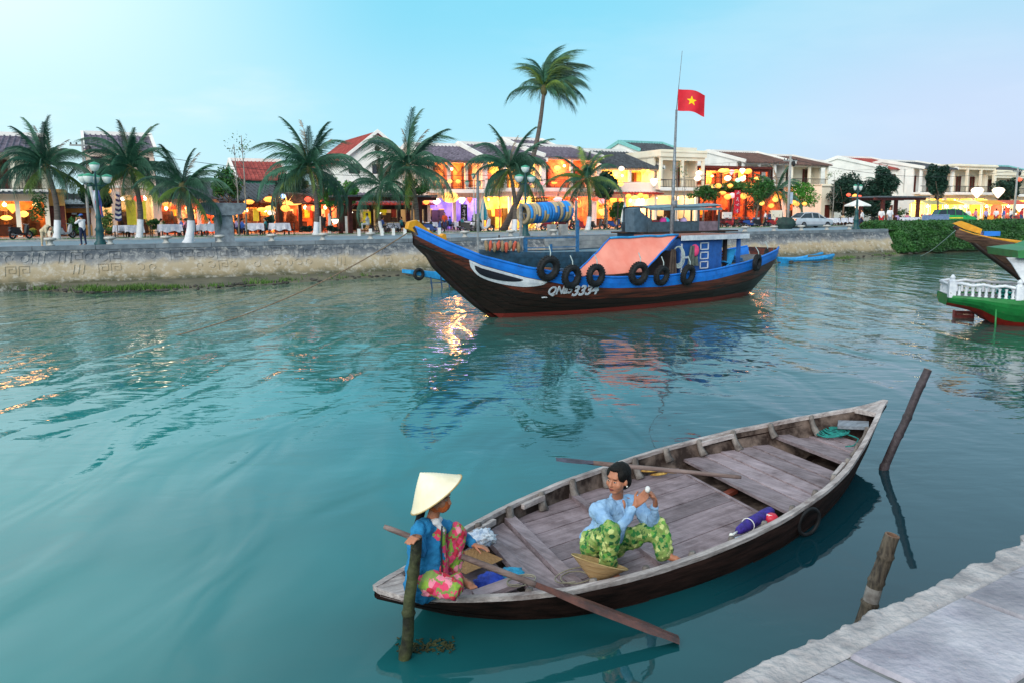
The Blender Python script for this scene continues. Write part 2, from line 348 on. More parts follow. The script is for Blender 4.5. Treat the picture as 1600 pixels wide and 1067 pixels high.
# mud bank at the foot of the wall with weed
def shore(px):
    P = [(-200, 470), (0, 452), (120, 459), (300, 453), (600, 434), (900, 417), (1100, 410), (1190, 412), (1260, 412), (1330, 406), (1400, 400), (1500, 392), (1640, 391), (1800, 392)]
    for (a, ya), (b, yb) in zip(P, P[1:]):
        if a <= px <= b: return ya+(yb-ya)*(px-a)/(b-a)
    return P[-1][1]
mb = MB(); pts = []
for i in range(160):
    px = -180+i*12.3; o_ = on_z(px, shore(px)+2.0*noise.noise(V((i*.5, 0, 0))), 0); sv = (o_-QL).dot(EX); dv = (o_-QL).dot(NY); pts.append((sv, min(dv, -1.3)))
rows = []
for j, fr_ in enumerate((0, .12, .35, .65, 1)):
    for (sv, dv) in pts: rows.append(Q(sv, dv+(-1.0-dv)*fr_ if sv < SE else dv+(1.4-dv)*fr_, (-.12, .05, .16, .24, .34)[j]+.04*noise.noise(V((sv*.8, j, 0)))))
n_ = len(pts)
mb.add(rows, [(j*n_+i, j*n_+i+1, (j+1)*n_+i+1, (j+1)*n_+i) for j in range(4) for i in range(n_-1)])
kind(mb.build('mud_bank', mat('mud', '#6b6653', '#4e4d40', .8, .8, .6, bscale=2), smooth=True), 'structure')
mb = MB(); rr = random.Random(9)
def blades(mb, p, n, h, w_, rr, spread=.25):
    for _ in range(n):
        a = rr.uniform(0, 2*pi); q = V((p[0]+rr.gauss(0, spread), p[1]+rr.gauss(0, spread), p[2])); hh = h*rr.uniform(.5, 1.2); ln = rr.uniform(.2, .7)*hh
        dx, dy = cos(a)*w_, sin(a)*w_; b_ = rr.uniform(0, 6.28); tip = (q.x+cos(b_)*ln, q.y+sin(b_)*ln, q.z+hh)
        mb.add([(q.x-dx, q.y-dy, q.z), (q.x+dx, q.y+dy, q.z), tip], [(0, 1, 2)])
for i in range(900):
    px = rr.uniform(-40, 600) if rr.random() < .85 else rr.uniform(1300, 1460)
    w0 = max(.05, 1-abs(px-250)/330) if px < 700 else .6
    if rr.random() > w0: continue
    y_ = shore(px)-rr.uniform(2, 9) if px < 700 else shore(px)-rr.uniform(2, 5)
    if px < 700 and noise.noise(V((px*.025, y_*.08, 7))) < .02: continue
    if px > 1260 and noise.noise(V((px*.03, 3, 0))) < .05: continue
    blades(mb, on_z(px, y_, .12), 14, .22, .03, rr, .3)
kind(mb.build('water_weed', mat('bank_weed', '#557a2b', '#38501f', .8, 2)), 'stuff')
mb = MB()
for i in range(420):
    px = rr.uniform(-60, 1500); p = on_z(px, shore(px)-rr.uniform(0, 7), .13); a = rr.uniform(.04, .13); mb.ell(p, (a*rr.uniform(.8, 2), a, a*.6), 6, 4)
kind(mb.build('rubble', mat('rubble_stone', '#55504a', '#33312f', .9, 3, rnd=.2)), 'stuff')

# ================================================================ near quay: paved corner with a rough mortar lip
nq_top = 2.15-.15
A_ = on_z(1124, 1084, nq_top); B_ = on_z(1600, 853, nq_top); nd = (B_-A_).normalized(); nn_ = V((nd.y, -nd.x, 0))   # nn_ points inland (towards the camera side)
def slab_x(t, colr, tco):
    g_ = t.nodes.new('ShaderNodeNewGeometry'); n = t.nodes.new('ShaderNodeTexNoise'); t.links.new(g_.outputs['Position'], n.inputs[0]); n.inputs['Scale'].default_value = 1.7; n.inputs['Detail'].default_value = 10; n.inputs['Roughness'].default_value = .72; n.inputs['Distortion'].default_value = .8
    c1 = mixn(t, 1.0, colr, rampn(t, n.outputs[0], [(.30, (.52, .50, .56)), (.42, (.85, .84, .88)), (.55, (1, 1, 1)), (.7, (1.18, 1.16, 1.12))], 'LINEAR'), 'MULTIPLY')
    v = t.nodes.new('ShaderNodeTexVoronoi'); v.feature = 'DISTANCE_TO_EDGE'; v.inputs['Scale'].default_value = 1.1; m2 = t.nodes.new('ShaderNodeMixRGB'); t.links.new(g_.outputs['Position'], m2.inputs[1]); t.links.new(n.outputs['Color'], m2.inputs[2]); m2.inputs[0].default_value = .35; t.links.new(m2.outputs[0], v.inputs[0])
    return mixn(t, rampn(t, v.outputs['Distance'], [(.0, (.55, .55, .55)), (.012, (0, 0, 0))], 'LINEAR'), c1, S('#5c5860'))
slab = mat('quay_slab', '#b0adb6', '#8a8891', .85, 3.2, .5, rnd=.13, bscale=26, detail=9, contrast=(.3, .62), extra=slab_x)
def NQ(a, b, z=0): p = A_+nd*a+nn_*b; return V((p.x, p.y, nq_top+z))
nq = thing('quay_pavement', 'grey stone paved quay edge at the bottom right', 'quay', NQ(0, 0, 0)); nq['kind'] = 'structure'
mb = MB()
def body_f(u, v): # vertical rough face + base
    a = -6+u*16; z = -v*2.6; return NQ(a, .06+.04*noise.noise(V((a*3, z*3, 0))), z-.05)
mb.grid(body_f, 90, 14); mb.quad(NQ(-6, .1, -.018), NQ(10, .1, -.018), NQ(10, 9, -.018), NQ(-6, 9, -.018)); child(mb.build('quay_body', mat('quay_mortar_face', '#8e9092', '#66696c', .95, 2, .6)), nq)
rr = random.Random(5); b = .105; row = 0
while b < 4.5:
    wd = (.50, .62, .7, .9, .7, .8, .8)[row % 7]; a = -3+rr.uniform(0, .6)
    while a < 7:
        L_ = rr.uniform(.7, 1.15); mb = MB(); dz = rr.uniform(-.006, .006); g_ = .009
        x0, x1, y0, y1 = a+g_, a+L_-g_, b+g_, b+wd-g_
        nu, nv = 10, 8
        def top(u, v):
            ed = min(u, 1-u)*L_; ed2 = min(v, 1-v)*wd; drop = -.02 if min(ed, ed2) < 1e-6 else 0
            aa, bb = x0+(x1-x0)*u, y0+(y1-y0)*v; j_ = .012*noise.noise(V((aa*9, bb*9, 3))) if drop else 0
            return NQ(aa+j_, bb+j_, dz+drop+.006*noise.noise(V((aa*4, bb*4, 1))))
        us = [0, .015, .12, .24, .36, .5, .64, .76, .88, .985, 1]; vs_ = [0, .02, .15, .35, .5, .65, .85, .98, 1]
        mb.grid(lambda u, v: top(us[round(u*nu)], vs_[round(v*nv)]), nu, nv)
        mb.quad(*[NQ(*q_, -.04) for q_ in ((x0, y0), (x1, y0), (x1, y1), (x0, y1))]); 
        child(mb.build('paving_slab', slab, smooth=False), nq); a += L_
    b += wd; row += 1
mb = MB()
def lip(u, v): # broken mortar band along the edge, flat on top with a ragged outer side
    a = -3+u*10; n1 = noise.noise(V((a*1.7, 0, 5))); n2 = noise.noise(V((a*6, 2, 1))); n3 = noise.noise(V((a*17, 9, 1))); out_ = -.035-.05*n1-.035*n2-.016*n3
    t = v; fl_ = .012*noise.noise(V((a*9, t*6, 2)))+.006*noise.noise(V((a*30, t*20, 2)))
    if t < .35: k_ = t/.35; return NQ(a, out_+.03*(1-k_)**2, -.16*(1-k_)**1.5+.004+fl_)
    k_ = (t-.35)/.65; return NQ(a, out_+(.115-out_)*k_, 0.006*(1-k_)+fl_*(1-k_*.6)-.012*k_**3)
mb.grid(lip, 620, 18, True); child(mb.build('mortar_edge', mat('mortar', '#b6b1b2', '#7f7c80', .95, 5, .8, bscale=20, contrast=(.3, .6)), smooth=True), nq)
# ================================================================ wooden rowing boat with two women
def interp(T, x):
    if x <= T[0][0]: return T[0][1]
    for (a, ya), (b, yb) in zip(T, T[1:]):
        if x <= b: t = (x-a)/(b-a); return ya+(yb-ya)*t
    return T[-1][1]
def smooth_interp(T, x):
    return .25*interp(T, x-.18)+.5*interp(T, x)+.25*interp(T, x+.18) if T[0][0]+.2 < x < T[-1][0]-.2 else interp(T, x)
SB = on_z(587, 921, .40); LB = 9.19; RB = radians(38.35)
BN = [(0, .03), (.1, .26), (.34, .46), (.68, .68), (1.03, .85), (1.5, 1.05), (2.1, 1.18), (3.06, 1.29), (3.7, 1.31), (4.4, 1.28), (5, 1.22), (5.7, 1.12), (6.46, .95), (7.45, .63), (8.45, .28), (9.0, .06), (9.19, .02)]
BF_ = [(0, .03), (.2, .14), (.5, .28), (1.0, .56), (1.6, .85), (2.5, 1.17), (3.5, 1.36), (4.5, 1.42), (5.2, 1.42), (5.8, 1.36), (6.73, 1.16), (7.57, .84), (8.29, .43), (8.8, .12), (9.19, .02)]
SH = [(0, .41), (1, .34), (2.5, .31), (4.5, .35), (6, .43), (7.5, .57), (9.19, .82)]
WL = [(0, .01), (.5, .02), (.9, .25), (1.35, .66), (1.7, .86), (2.2, 1.05), (2.8, 1.17), (3.56, 1.24), (4.58, 1.18), (5.67, .95), (6.66, .64), (7.6, .3), (8.3, .04), (9.19, .01)]
KE = [(0, .32), (.5, .06), (1, -.12), (3, -.2), (7.2, -.16), (8.0, .02), (8.7, .42), (9.19, .72)]
hb = lambda x, sg=-1: smooth_interp(BN if sg < 0 else BF_, x); sh = lambda x: smooth_interp(SH, x); wl = lambda x: smooth_interp(WL, x); ke = lambda x: smooth_interp(KE, x)
def hullp(x, v, side, off=0.):              # v 0 gunwale, 1 chine; off = inward thickness
    h_ = hb(x, side); y = h_+(min(wl(x), h_)-h_)*v**1.6 + .02*sin(pi*v)*min(1, h_*2); y = max(y-off, .004); z = sh(x)+(ke(x)-sh(x))*v
    return V((x, side*y, z + (off*.3 if v > .98 else 0)))
def inner(x, z, sg=-1):                            # inner half width at height z
    v = (sh(x)-z)/max(.05, sh(x)-ke(x)); v = min(max(v, 0), 1); h_ = hb(x, sg)
    return max(h_+(min(wl(x), h_)-h_)*v**1.6 + .02*sin(pi*v)*min(1, h_*2) - .05, .01)
def grime(t, colr, tco):                   # broad damp and silvered patches over the grain
    n = t.nodes.new('ShaderNodeTexNoise'); g_ = t.nodes.new('ShaderNodeNewGeometry'); t.links.new(g_.outputs['Position'], n.inputs[0]); n.inputs['Scale'].default_value = 2.6; n.inputs['Detail'].default_value = 8; n.inputs['Roughness'].default_value = .7
    return mixn(t, 1.0, colr, rampn(t, n.outputs[0], [(.32, (.50, .44, .44)), (.5, (.95, .93, .93)), (.68, (1.22, 1.2, 1.22))], 'LINEAR'), 'MULTIPLY')
def worn(name, a, b, sx=1.2, rnd=.12, streak=(2, 26, 26)):
    return mat(name, a, b, .8, .8, .5, stretch=streak, detail=9, rnd=rnd, contrast=(.28, .66), bscale=2.2, extra=grime)
deckw = worn('weathered_deck_wood', '#9c8c92', '#75666c', rnd=.26); deckx = worn('weathered_cross_wood', '#9f9197', '#786b72', streak=(26, 2, 26), rnd=.22)
gunw = worn('gunwale_wood', '#c2bab8', '#857c7c', rnd=.05)
hullm = mat('tarred_hull', '#33221e', '#120b09', .85, 2.5, .4, stretch=(.6, 3, 6), detail=6, spec=.15)
innm = mat('old_inner_wood', '#74645c', '#24150f', .85, 3.5, .5, detail=9, contrast=(.44, .66))
ribm = mat('rib_wood', '#8d8682', '#4c4441', .85, 6, .4)
boat = thing('rowing_boat', 'weathered grey wooden rowing boat carrying two women in the foreground', 'rowing boat', (SB.x, SB.y, 0), RB)
NS = 72
for side, sgn in (('near', -1), ('far', 1)):
    for k, (v0, v1) in enumerate(((0, .3), (.3, .64), (.64, 1.0))):
        mb = MB(); xs = [LB*(i/NS) for i in range(NS+1)]; o_ = .012 if k % 2 else .0
        P_ = []
        for x in xs: P_ += [hullp(x, v0, sgn, -.012+o_), hullp(x, (v0+v1)/2, sgn, -.014+o_), hullp(x, v1-.006, sgn, -.010+o_), hullp(x, v1-.006, sgn, .022), hullp(x, v0, sgn, .022)]
        n_ = 5; fs = [(i*n_+j, (i+1)*n_+j, (i+1)*n_+(j+1) % n_, i*n_+(j+1) % n_) for i in range(NS) for j in range(n_)]
        mb.add(P_, fs); mb.build('hull_plank', hullm, boat)
    mb = MB(); mb.grid(lambda u, v: hullp(u*LB, v, sgn, .034), 72, 6); mb.build('inner_lining', innm, boat, True)
    mb = MB(); xs = [LB*i/90 for i in range(91)]; P_ = []
    for x in xs:
        y = hb(x, sgn); z = sh(x)+.006*noise.noise(V((x*3, sgn, 0)))
        P_ += [V((x, sgn*(y+.022), z-.03)), V((x, sgn*(y+.026), z+.018)), V((x, sgn*max(y-.048, .0), z+.02)), V((x, sgn*max(y-.05, .0), z-.03))]
    mb.add(P_, [(i*4+j, (i+1)*4+j, (i+1)*4+(j+1) % 4, i*4+(j+1) % 4) for i in range(90) for j in range(4)] + [(0, 1, 2, 3), (360, 361, 362, 363)]); mb.build('gunwale', gunw, boat)
mb = MB(); mb.grid(lambda u, v: V((u*LB, (v*2-1)*wl(u*LB), ke(u*LB)+.0)), 60, 2); mb.build('hull_bottom', hullm, boat)
SK = .33
def cross(x0, x1, z, th=.03, m=None, name='cross_plank', bowed=0):
    mb = MB(); ny = 8; P_ = []
    for j in range(ny+1):
        t = j/ny*2-1
        for xx in (x0, x1):
            yy = 0
            for _ in range(6): yy = t*(inner(min(max(xx+SK*yy, .05), LB-.05), z, 1 if t > 0 else -1) - .004)
            P_ += [V((xx+SK*yy, yy, z-th)), V((xx+SK*yy, yy, z+bowed*(1-t*t)))]
    fs = []
    for j in range(ny):
        a = j*4; b = a+4; fs += [(a+1, a+3, b+3, b+1), (a, b, b+2, a+2), (a, a+1, b+1, b), (a+2, b+2, b+3, a+3)]
    fs += [(0, 2, 3, 1), (ny*4, ny*4+1, ny*4+3, ny*4+2)]
    mb.add(P_, fs); return mb.build(name, m or deckx, boat)
def lengthwise(x0, x1, ya, yb, z, th=.025):
    mb = MB(); n_ = 14; P_ = []
    for i in range(n_+1):
        xc = x0+(x1-x0)*i/n_
        for y_ in (ya, yb):
            x = xc+SK*y_; yy = max(-inner(min(x, LB-.1), z, -1)+.004, min(inner(min(x, LB-.1), z, 1)-.004, y_)); P_ += [V((x, yy, z-th)), V((x, yy, z+.004*noise.noise(V((x*2, y_*3, 0)))))]
    fs = []
    for i in range(n_): a = i*4; b = a+4; fs += [(a+1, b+1, b+3, a+3), (a, a+2, b+2, b), (a, b, b+1, a+1), (a+2, a+3, b+3, b+2)]
    fs += [(0, 1, 3, 2), (n_*4, n_*4+2, n_*4+3, n_*4+1)]
    mb.add(P_, fs); return mb.build('deck_plank', deckw, boat)
zd = .12
ys = [-1.32, -.98, -.60, -.12, .22, .62, .98, 1.44]
for ya, yb in zip(ys, ys[1:]): lengthwise(2.13, 5.18, ya+.009, yb-.009, zd)
cross(5.19, 5.24, zd+.012, .05, name='cross_beam'); cross(3.16, 3.26, zd+.05, .05, name='cross_beam')
cross(1.54, 1.66, .24, .07, name='cross_beam'); cross(1.68, 1.95, .17, .03); cross(1.97, 2.12, .22, .09, name='cross_beam')
x = 5.38
for w_ in (.38, .33, .28, .33, .30): cross(x+.009, x+w_-.009, .225+.035*(x-5.3)+R.uniform(-.006, .006), .04); x += w_
cross(7.14, 7.40, .40, .05, name='thwart')
x = 7.47
for w_ in (.24, .22, .24): cross(x+.008, x+w_-.008, .34+.07*(x-7.4), .03); x += w_
cross(5.22, 5.40, .04, .02, innm, 'bilge_board'); cross(6.96, 7.2, .06, .02, innm, 'bilge_board')
for ya, yb in ((-.75, -.38), (-.36, -.02), (0, .36), (.38, .8)): lengthwise(.7, 1.5, ya+.006, yb-.006, .12)
lengthwise(.95, 1.50, -.50, -.34, .27, .05)
mb = MB()                                              # solid end blocks
P_ = [V((.0, 0, sh(0)+.025))]
def endblock(x0, x1, dz, m=gunw):
    mb = MB(); n_ = 8; Pt = []; Pb = []
    for i in range(n_+1):
        x = x0+(x1-x0)*i/n_; Pt.append(x)
    vs = [V((x, s_*max(hb(x, s_)-.02, .01), sh(x)+dz-zz)) for zz in (0, .07) for s_ in (-1, 1) for x in Pt]; k = n_+1
    fs = [(i, i+1, k+i+1, k+i) for i in range(n_)] + [(2*k+i, 3*k+i, 3*k+i+1, 2*k+i+1) for i in range(n_)] + [(n_, 2*k+n_, 3*k+n_, k+n_), (0, k, 3*k, 2*k)]
    mb.add(vs, fs); return mb.build('end_block', m, boat)
endblock(.02, .36, .012); endblock(8.62, 9.17, .012)
mb = MB(); X_ = Matrix.Translation((8.36, .06, .55)) @ Matrix.Rotation(-.12, 4, 'Y') @ Matrix.Rotation(.5, 4, 'Z'); mb.X = X_; mb.box(-.13, .13, -.22, .22, -.02, .03); mb.build('bow_board', worn('blue_grey_board', '#8f9aa6', '#6b7480'), boat)
for sgn in (-1, 1):                                    # ribs
    for i in range(12):
        x = 1.15+i*.62
        if x > 8.5: break
        zb = zd if x < 5.2 else (.25 if x < 7.1 else .38)
        mb = MB(); P_ = []
        for j in range(6):
            v = j/5; z = sh(x)+.035-(sh(x)+.03-zb)*v; P_.append(V((x, sgn*(inner(x, min(z, sh(x)-.01), sgn)+.02-.05-(.05*v*v)), z)))
        mb.tube(P_, [.026, .034, .036, .038, .044, .05], 6, flat=1.5); mb.build('rib', ribm, boat, True)
for (x0, x1, sgn) in ((2.62, 3.02, 1), (6.12, 6.7, 1), (6.2, 6.66, -1), (1.5, 2.05, 1)):
    mb = MB(); mb.bar((x0, sgn*(hb(x0, sgn)-.11), sh(x0)-.03), (x1, sgn*(hb(x1, sgn)-.11), sh(x1)-.03), .05, .06); mb.build('oar_rest', gunw, boat)
BM = Matrix.Translation((SB.x, SB.y, 0)) @ Matrix.Rotation(RB, 4, 'Z')
def bw(x, y, z): return BM @ V((x, y, z))
mb = MB(); mb.grid(lambda u, v: V((.7+u*7.7, (v*2-1)*(inner(.7+u*7.7, .04, -1 if v < .5 else 1)+.02), .035)), 50, 2); mb.build('bilge_floor', innm, boat)
# gear in the boat
def rope(name, label, pts, r, m, cat='rope', n=6, group=None):
    k = []; P_ = [V(p) for p in pts]
    for i in range(len(P_)-1):                          # Catmull-Rom
        a, b, c, d = P_[max(i-1, 0)], P_[i], P_[i+1], P_[min(i+2, len(P_)-1)]
        for j in range(6):
            t = j/6; k.append(.5*((2*b)+(c-a)*t+(2*a-5*b+4*c-d)*t*t+(3*b-a-3*c+d)*t**3))
    k.append(P_[-1]); mb = MB(); mb.tube(k, r, n); o = mb.build(name, m, None, True); return tag(o, label, cat, group)
rr = random.Random(11); P_ = []
for i in range(44):
    a = i*1.05; r_ = .12+.09*noise.noise(V((i*.4, 0, 0))); P_.append(bw(7.98+cos(a)*r_*1.1+i*.004, .22+sin(a)*r_*1.4, .415+.0015*i+.01*sin(i*2)))
P_ += [bw(8.15, -.1, .43), bw(8.0, -.22, .43), bw(7.75, -.30, .42), bw(7.7, -.2, .39)]
rope('mooring_rope', 'tangled turquoise rope lying on the bow planks of the rowing boat', P_, .011, mat('turquoise_rope', '#1f8f86', '#0d5f60', .8, 20))
rope('cord', 'thin pale cord looped on the stern planks near the long oar', [bw(1.85+.24*cos(i*.7)*(.6+.04*i), -.72+.14*sin(i*.7), .235+.003*i) for i in range(16)], .007, mat('pale_cord', '#a09a88', '#6f6a5c'))
rope('cord', 'second thin cord coiled beside the blue bag at the stern', [bw(1.3+.16*cos(i*.8), -.52+.10*sin(i*.8), .285+.002*i) for i in range(14)], .006, mat('pale_cord', '#a09a88', '#6f6a5c'))
# rolled purple umbrella and the other small things along the near side
u0, u1 = on_z(1152, 830, .22), on_z(1206, 796, .24); um = thing('umbrella', 'rolled purple umbrella lying against the near side of the boat', 'umbrella', u0, 0); pp = MB()
pass; um_m = mat('purple_cloth', '#40279e', '#22125e', .7, 14, .4); d_ = u1-u0
pp.tube([d_*t for t in (0, .06, .2, .4, .6, .8, .95, 1)], [.03, .05, .066, .075, .072, .07, .06, .03], 12, flat=.9); pp.build('canopy', um_m, um, True)
pp = MB(); pp.tube([d_*-.18, d_*0], .012, 8); pp.ell(d_*-.16, .028, 8, 6); pp.build('handle', wht, um, True)
pp = MB(); pp.torus(d_*.3, .078, .006, d_, 16, 5); pp.build('tie', wht, um, True)
t = thing('float', 'round red and white object beside the purple umbrella', 'float', on_z(1204, 815, .17), RB); pp = MB()
pp.lathe([(0, 0), (.075, 0), (.09, .03), (.085, .07), (.06, .1), (0, .105)], 14); pp.build('shell', mat('red_plastic', '#e8304a', '#c0203a', .5), t, True); pp = MB(); pp.torus((0, 0, .075), .05, .018, (.3, 0, 1), 14, 6); pp.build('strap', wht, t, True)
t = thing('plastic_bottle', 'clear white plastic bottle near the rolled umbrella tip', 'bottle', on_z(1143, 845, .17), 0); pp = MB(); pp.tube([V((0, 0, 0)), V((.16, .08, .01))], .032, 10); pp.build('bottle_body', mat('milky_plastic', '#c8d6e4', '#94a6ba', .25), t, True); pp = MB(); pp.tube([V((-.03, -.015, 0)), V((0, 0, 0))], .016, 8); pp.build('cap', wht, t, True)
def blob(name, label, cat, p, r, m, seed=1, group=None, scf=3.0, amp=.35, n=22):
    mb = MB(); mb.ell((0, 0, 0), 1, n, n//2+2)
    mb.v = [tuple(V((x*r[0], y*r[1], z*r[2]))*(1+amp*noise.noise(V((x*scf+seed, y*scf, z*scf))))) for x, y, z in mb.v]
    o = mb.build(name, m, None, True); o.location = p; return tag(o, label, cat, group)
bag_m = mat('white_plastic_film', '#dfe6f0', '#a9bcd6', .35, 9, .6, contrast=(.4, .6))
blob('plastic_bag', 'crumpled white plastic bag behind the woman in the conical hat', 'bag', bw(1.55, .46, .36), (.14, .12, .09), bag_m, 3, scf=5, amp=.5, n=34)
blob('bag', 'round royal blue bag beside the bare feet at the stern', 'bag', bw(1.16, -.20, .20), (.15, .12, .10), mat('royal_blue_cloth', '#1d49c4', '#102a80', .7, 8, .4), 5)
blob('bag', 'flat light turquoise bag next to the royal blue one', 'bag', bw(1.42, -.22, .20), (.15, .10, .085), mat('turquoise_cloth', '#2ba3cf', '#1b7399', .7, 8, .4), 8)
mb = MB(); mt = mat('woven_straw', '#b98d5e', '#8a6238', .85, 4, .6, stretch=(30, 4, 4), contrast=(.3, .7))
mb.grid(lambda u, v: V((u*.52, v*.42, .003*sin(u*60)*sin(v*50)+.012*noise.noise(V((u*2, v*2, 0))))), 60, 50); m_ = mb.build('straw_mat', mt, None, True); m_.location = bw(1.02, .02, .25); m_.rotation_euler = (0.02, .0, RB+.1); tag(m_, 'small woven straw mat lying over the stern planks', 'mat')
for i, (x, y, a, lb) in enumerate(((5.12, 1.12, .3, 'left'), (5.26, 1.04, -.4, 'middle'), (5.0, 1.18, .1, 'right'))):
    mb = MB(); mb.X = Matrix.Rotation(a, 4, 'Z'); mb.ell((0, 0, 0), (.14, .035, .02), 12, 6); o = mb.build('dry_husk', mat('dry_straw', '#d8b25c', '#8a5c26', .8, 12), None, True); o.location = bw(x, y, .17+.03*i); tag(o, 'yellow dry husk strip, %s of three under the resting oar' % lb, 'husk')
mb = MB(); mb.X = Matrix.Rotation(.8, 4, 'Z'); mb.box(-.22, .22, -.05, .05, -.02, .03); o = mb.build('wooden_block', mat('red_brown_wood', '#8c3a22', '#5c2416'), None); o.location = bw(5.33, .12, .09); tag(o, 'reddish brown wooden block lying in the dark slot before the raised deck', 'block')
# rubber ring hanging on the near side
mb = MB(); mb.torus((0, 0, 0), .165, .022, (0, 1, 0), 28, 8); fe = mb.build('tyre_fender', mat('black_rubber', '#23262a', '#101113', .7, 8, .2, spec=.3), None, True); fe.location = bw(5.07, -(hb(5.07)+.05), .19); fe.rotation_euler = (.12, 0, RB-.18); tag(fe, 'thin black rubber ring hanging on the side of the rowing boat', 'fender')
# oars
oarm = worn('oar_wood', '#8a7a76', '#5a4743', rnd=0, streak=(1.5, 20, 20)); bladem = mat('wet_oar_wood', '#6d3f33', '#3f231d', .45, 6, .3, spec=.5); darkbl = mat('dark_oar_wood', '#4d4a5c', '#33303c', .6, 6, .3)
def oar(label, a, b, blade_from, blade_to, mshaft, mblade):
    a, b = V(a), V(b); t = thing('oar', label, 'oar', a, 0); d = b-a; mb = MB(); mb.tube([d*x for x in (0, .02, .5, max(blade_from, .02) if blade_to > .9 else 1)], [.02, .026, .03, .03], 10); mb.build('shaft', mshaft, t, True)
    mb = MB(); n_ = 10; dn = d.normalized(); sd = dn.cross(V((0, 0, 1))).normalized(); up = sd.cross(dn); P_ = []
    for i in range(n_+1):
        tt = i/n_; p = d*(blade_from+(blade_to-blade_from)*tt); w_ = .105*min(1, .45+tt*1.6)*(1 if tt < .9 else .8); th = .03-.018*tt
        P_ += [p-sd*w_, p-up*-th, p+sd*w_, p-up*th]
    mb.add(P_, [(i*4+j, (i+1)*4+j, (i+1)*4+(j+1) % 4, i*4+(j+1) % 4) for i in range(n_) for j in range(4)]+[(0, 1, 2, 3), (n_*4+3, n_*4+2, n_*4+1, n_*4)]); mb.build('blade', mblade, t)
    return t
oar('long wooden oar with red brown blade crossing the stern into the water', on_z(600, 822, .98), on_z(1061, 999, .03), .52, 1.0, oarm, bladem)
oar('wooden oar resting across the far gunwale behind the bareheaded woman', on_z(1158, 745, .42), on_z(869, 717, .66), .80, 1.0, oarm, darkbl)
# bamboo mooring stakes
bam = mat('old_bamboo', '#6a5f52', '#332c27', .7, 5, .4, stretch=(6, 6, 1.2), contrast=(.35, .6)); bam2 = mat('algae_bamboo', '#4d5230', '#16180c', .7, 4, .5, contrast=(.4, .62)); bam3 = mat('dark_bamboo', '#4a4147', '#211c20', .65, 5, .4, contrast=(.35, .6))
def stake(label, base, top, r, m, nodes=4, seed=1, dark=None):
    base, top = V(base), V(top); t = thing('mooring_stake', label, 'stake', base, 0); d = top-base; rr = random.Random(seed); mb = MB(); P_ = [d*-.35]; rs = [r*1.05]; n_ = 34
    for i in range(n_+1):
        tt = i/n_; nb = math.exp(-((tt*nodes+.35) % 1-.5)**2*350); P_.append(d*tt+V((noise.noise(V((tt*3, seed, 0))), noise.noise(V((tt*3, 0, seed))), 0))*r*.35); rs.append(r*(1-.10*tt)*(1+.24*nb))
    mb.tube(P_, rs, 16, cap=False); mb.build('cane', m, t, True)
    dn = d.normalized(); rot = dn.to_track_quat('Z', 'Y'); mb = MB(); mb.X = Matrix.Translation(P_[-1]) @ rot.to_matrix().to_4x4(); q = rs[-1]
    mb.lathe([(q*1.0, -.004), (q*.98, .006), (q*.72, .006), (q*.66, -.05), (0, -.06)], 16); mb.build('cut_rim', mat('cut_bamboo', '#8d6f5c', '#5a4234', .8, 12), t)
    if dark: mb = MB(); mb.tube([P_[i] for i in dark], [rs[i]*1.012 for i in dark], 16, cap=False); mb.build('pale_band', mat('pale_bamboo', '#a29c98', '#6e645f', .8, 8), t, True)
    return t
lb_ = on_z(632, 1028, 0); lt_ = at_y(651, 838, lb_.y-.02)
stake('algae covered bamboo stake gripped by the woman in the conical hat', lb_, lt_, .052, bam2, 3, 1)
f_ = on_z(1380, 733, 0); stake('slim leaning bamboo stake in the water beyond the boat bow', f_, at_y(1450, 577, f_.y-.05), .062, bam3, 6, 2)
n_b = on_z(1345, 985, 0); stake('thick leaning bamboo stake rising beside the near quay edge', n_b, at_y(1394, 836, n_b.y-.06), .072, bam, 4, 3, dark=[12, 13, 14, 15, 16, 17])
mb = MB(); rr = random.Random(2)
for i in range(160):
    a = rr.random(); p = on_z(625+a*85+rr.gauss(0, 3), 1012+rr.gauss(0, 5)-a*4, .008); ll = rr.uniform(.01, .05); an = rr.uniform(0, 6.3); mb.bar(p, p+V((cos(an)*ll, sin(an)*ll, rr.uniform(0, .02))), .012, .006)
kind(mb.build('water_weed', mat('dark_weed', '#3f4424', '#23270f', .8, 5)), 'stuff')

# conical hats: palm leaf cones with ring ribs
def cone_hat(par, mid, apex, Rr, m, m2):
    ax = (V(apex)-V(mid)); hgt = ax.length; q = ax.to_track_quat('Z', 'Y').to_matrix().to_4x4(); mb = MB(); mb.X = Matrix.Translation(mid) @ q
    prof = []
    for i in range(27):
        t = i/26; r_ = Rr*(1-t); prof.append((max(r_+.0025*(i % 2), .004), hgt*t*(1+.06*sin(pi*t))*1.0))
    mb.lathe([(Rr*.985, .004)]+prof, 48); mb.lathe([(max(r-.008, .002), z-.006) for r, z in prof][::-1], 48); mb.build('hat_shell' if par.get('category') == 'hat' else 'conical_hat', m, par, True)
    mb = MB(); mb.X = Matrix.Translation(mid) @ q; mb.torus((0, 0, 0), Rr, .006, (0, 0, 1), 48, 6); mb.build('hat_rim', m2, par, True)
leaf_white = mat('bleached_palm_leaf', '#f3ead2', '#e2d5b4', .75, 3, .15); leaf_tan = mat('tan_palm_leaf', '#c7a97c', '#a07d50', .8, 3, .3, stretch=(1, 1, 6)); rim_m = mat('hat_rim_bamboo', '#c8b080', '#9a8050')
ap = on_z(929, 911, .19); mid_h = at_y(937, 877, ap.y+.06); ht = thing('conical_hat', 'tan conical palm leaf hat standing point down before the bareheaded woman', 'hat', (0, 0, 0)); 
ht.location = ap; mb_ = mid_h-ap; cone_hat(ht, mb_, V((0, 0, 0)), .285, leaf_tan, rim_m)

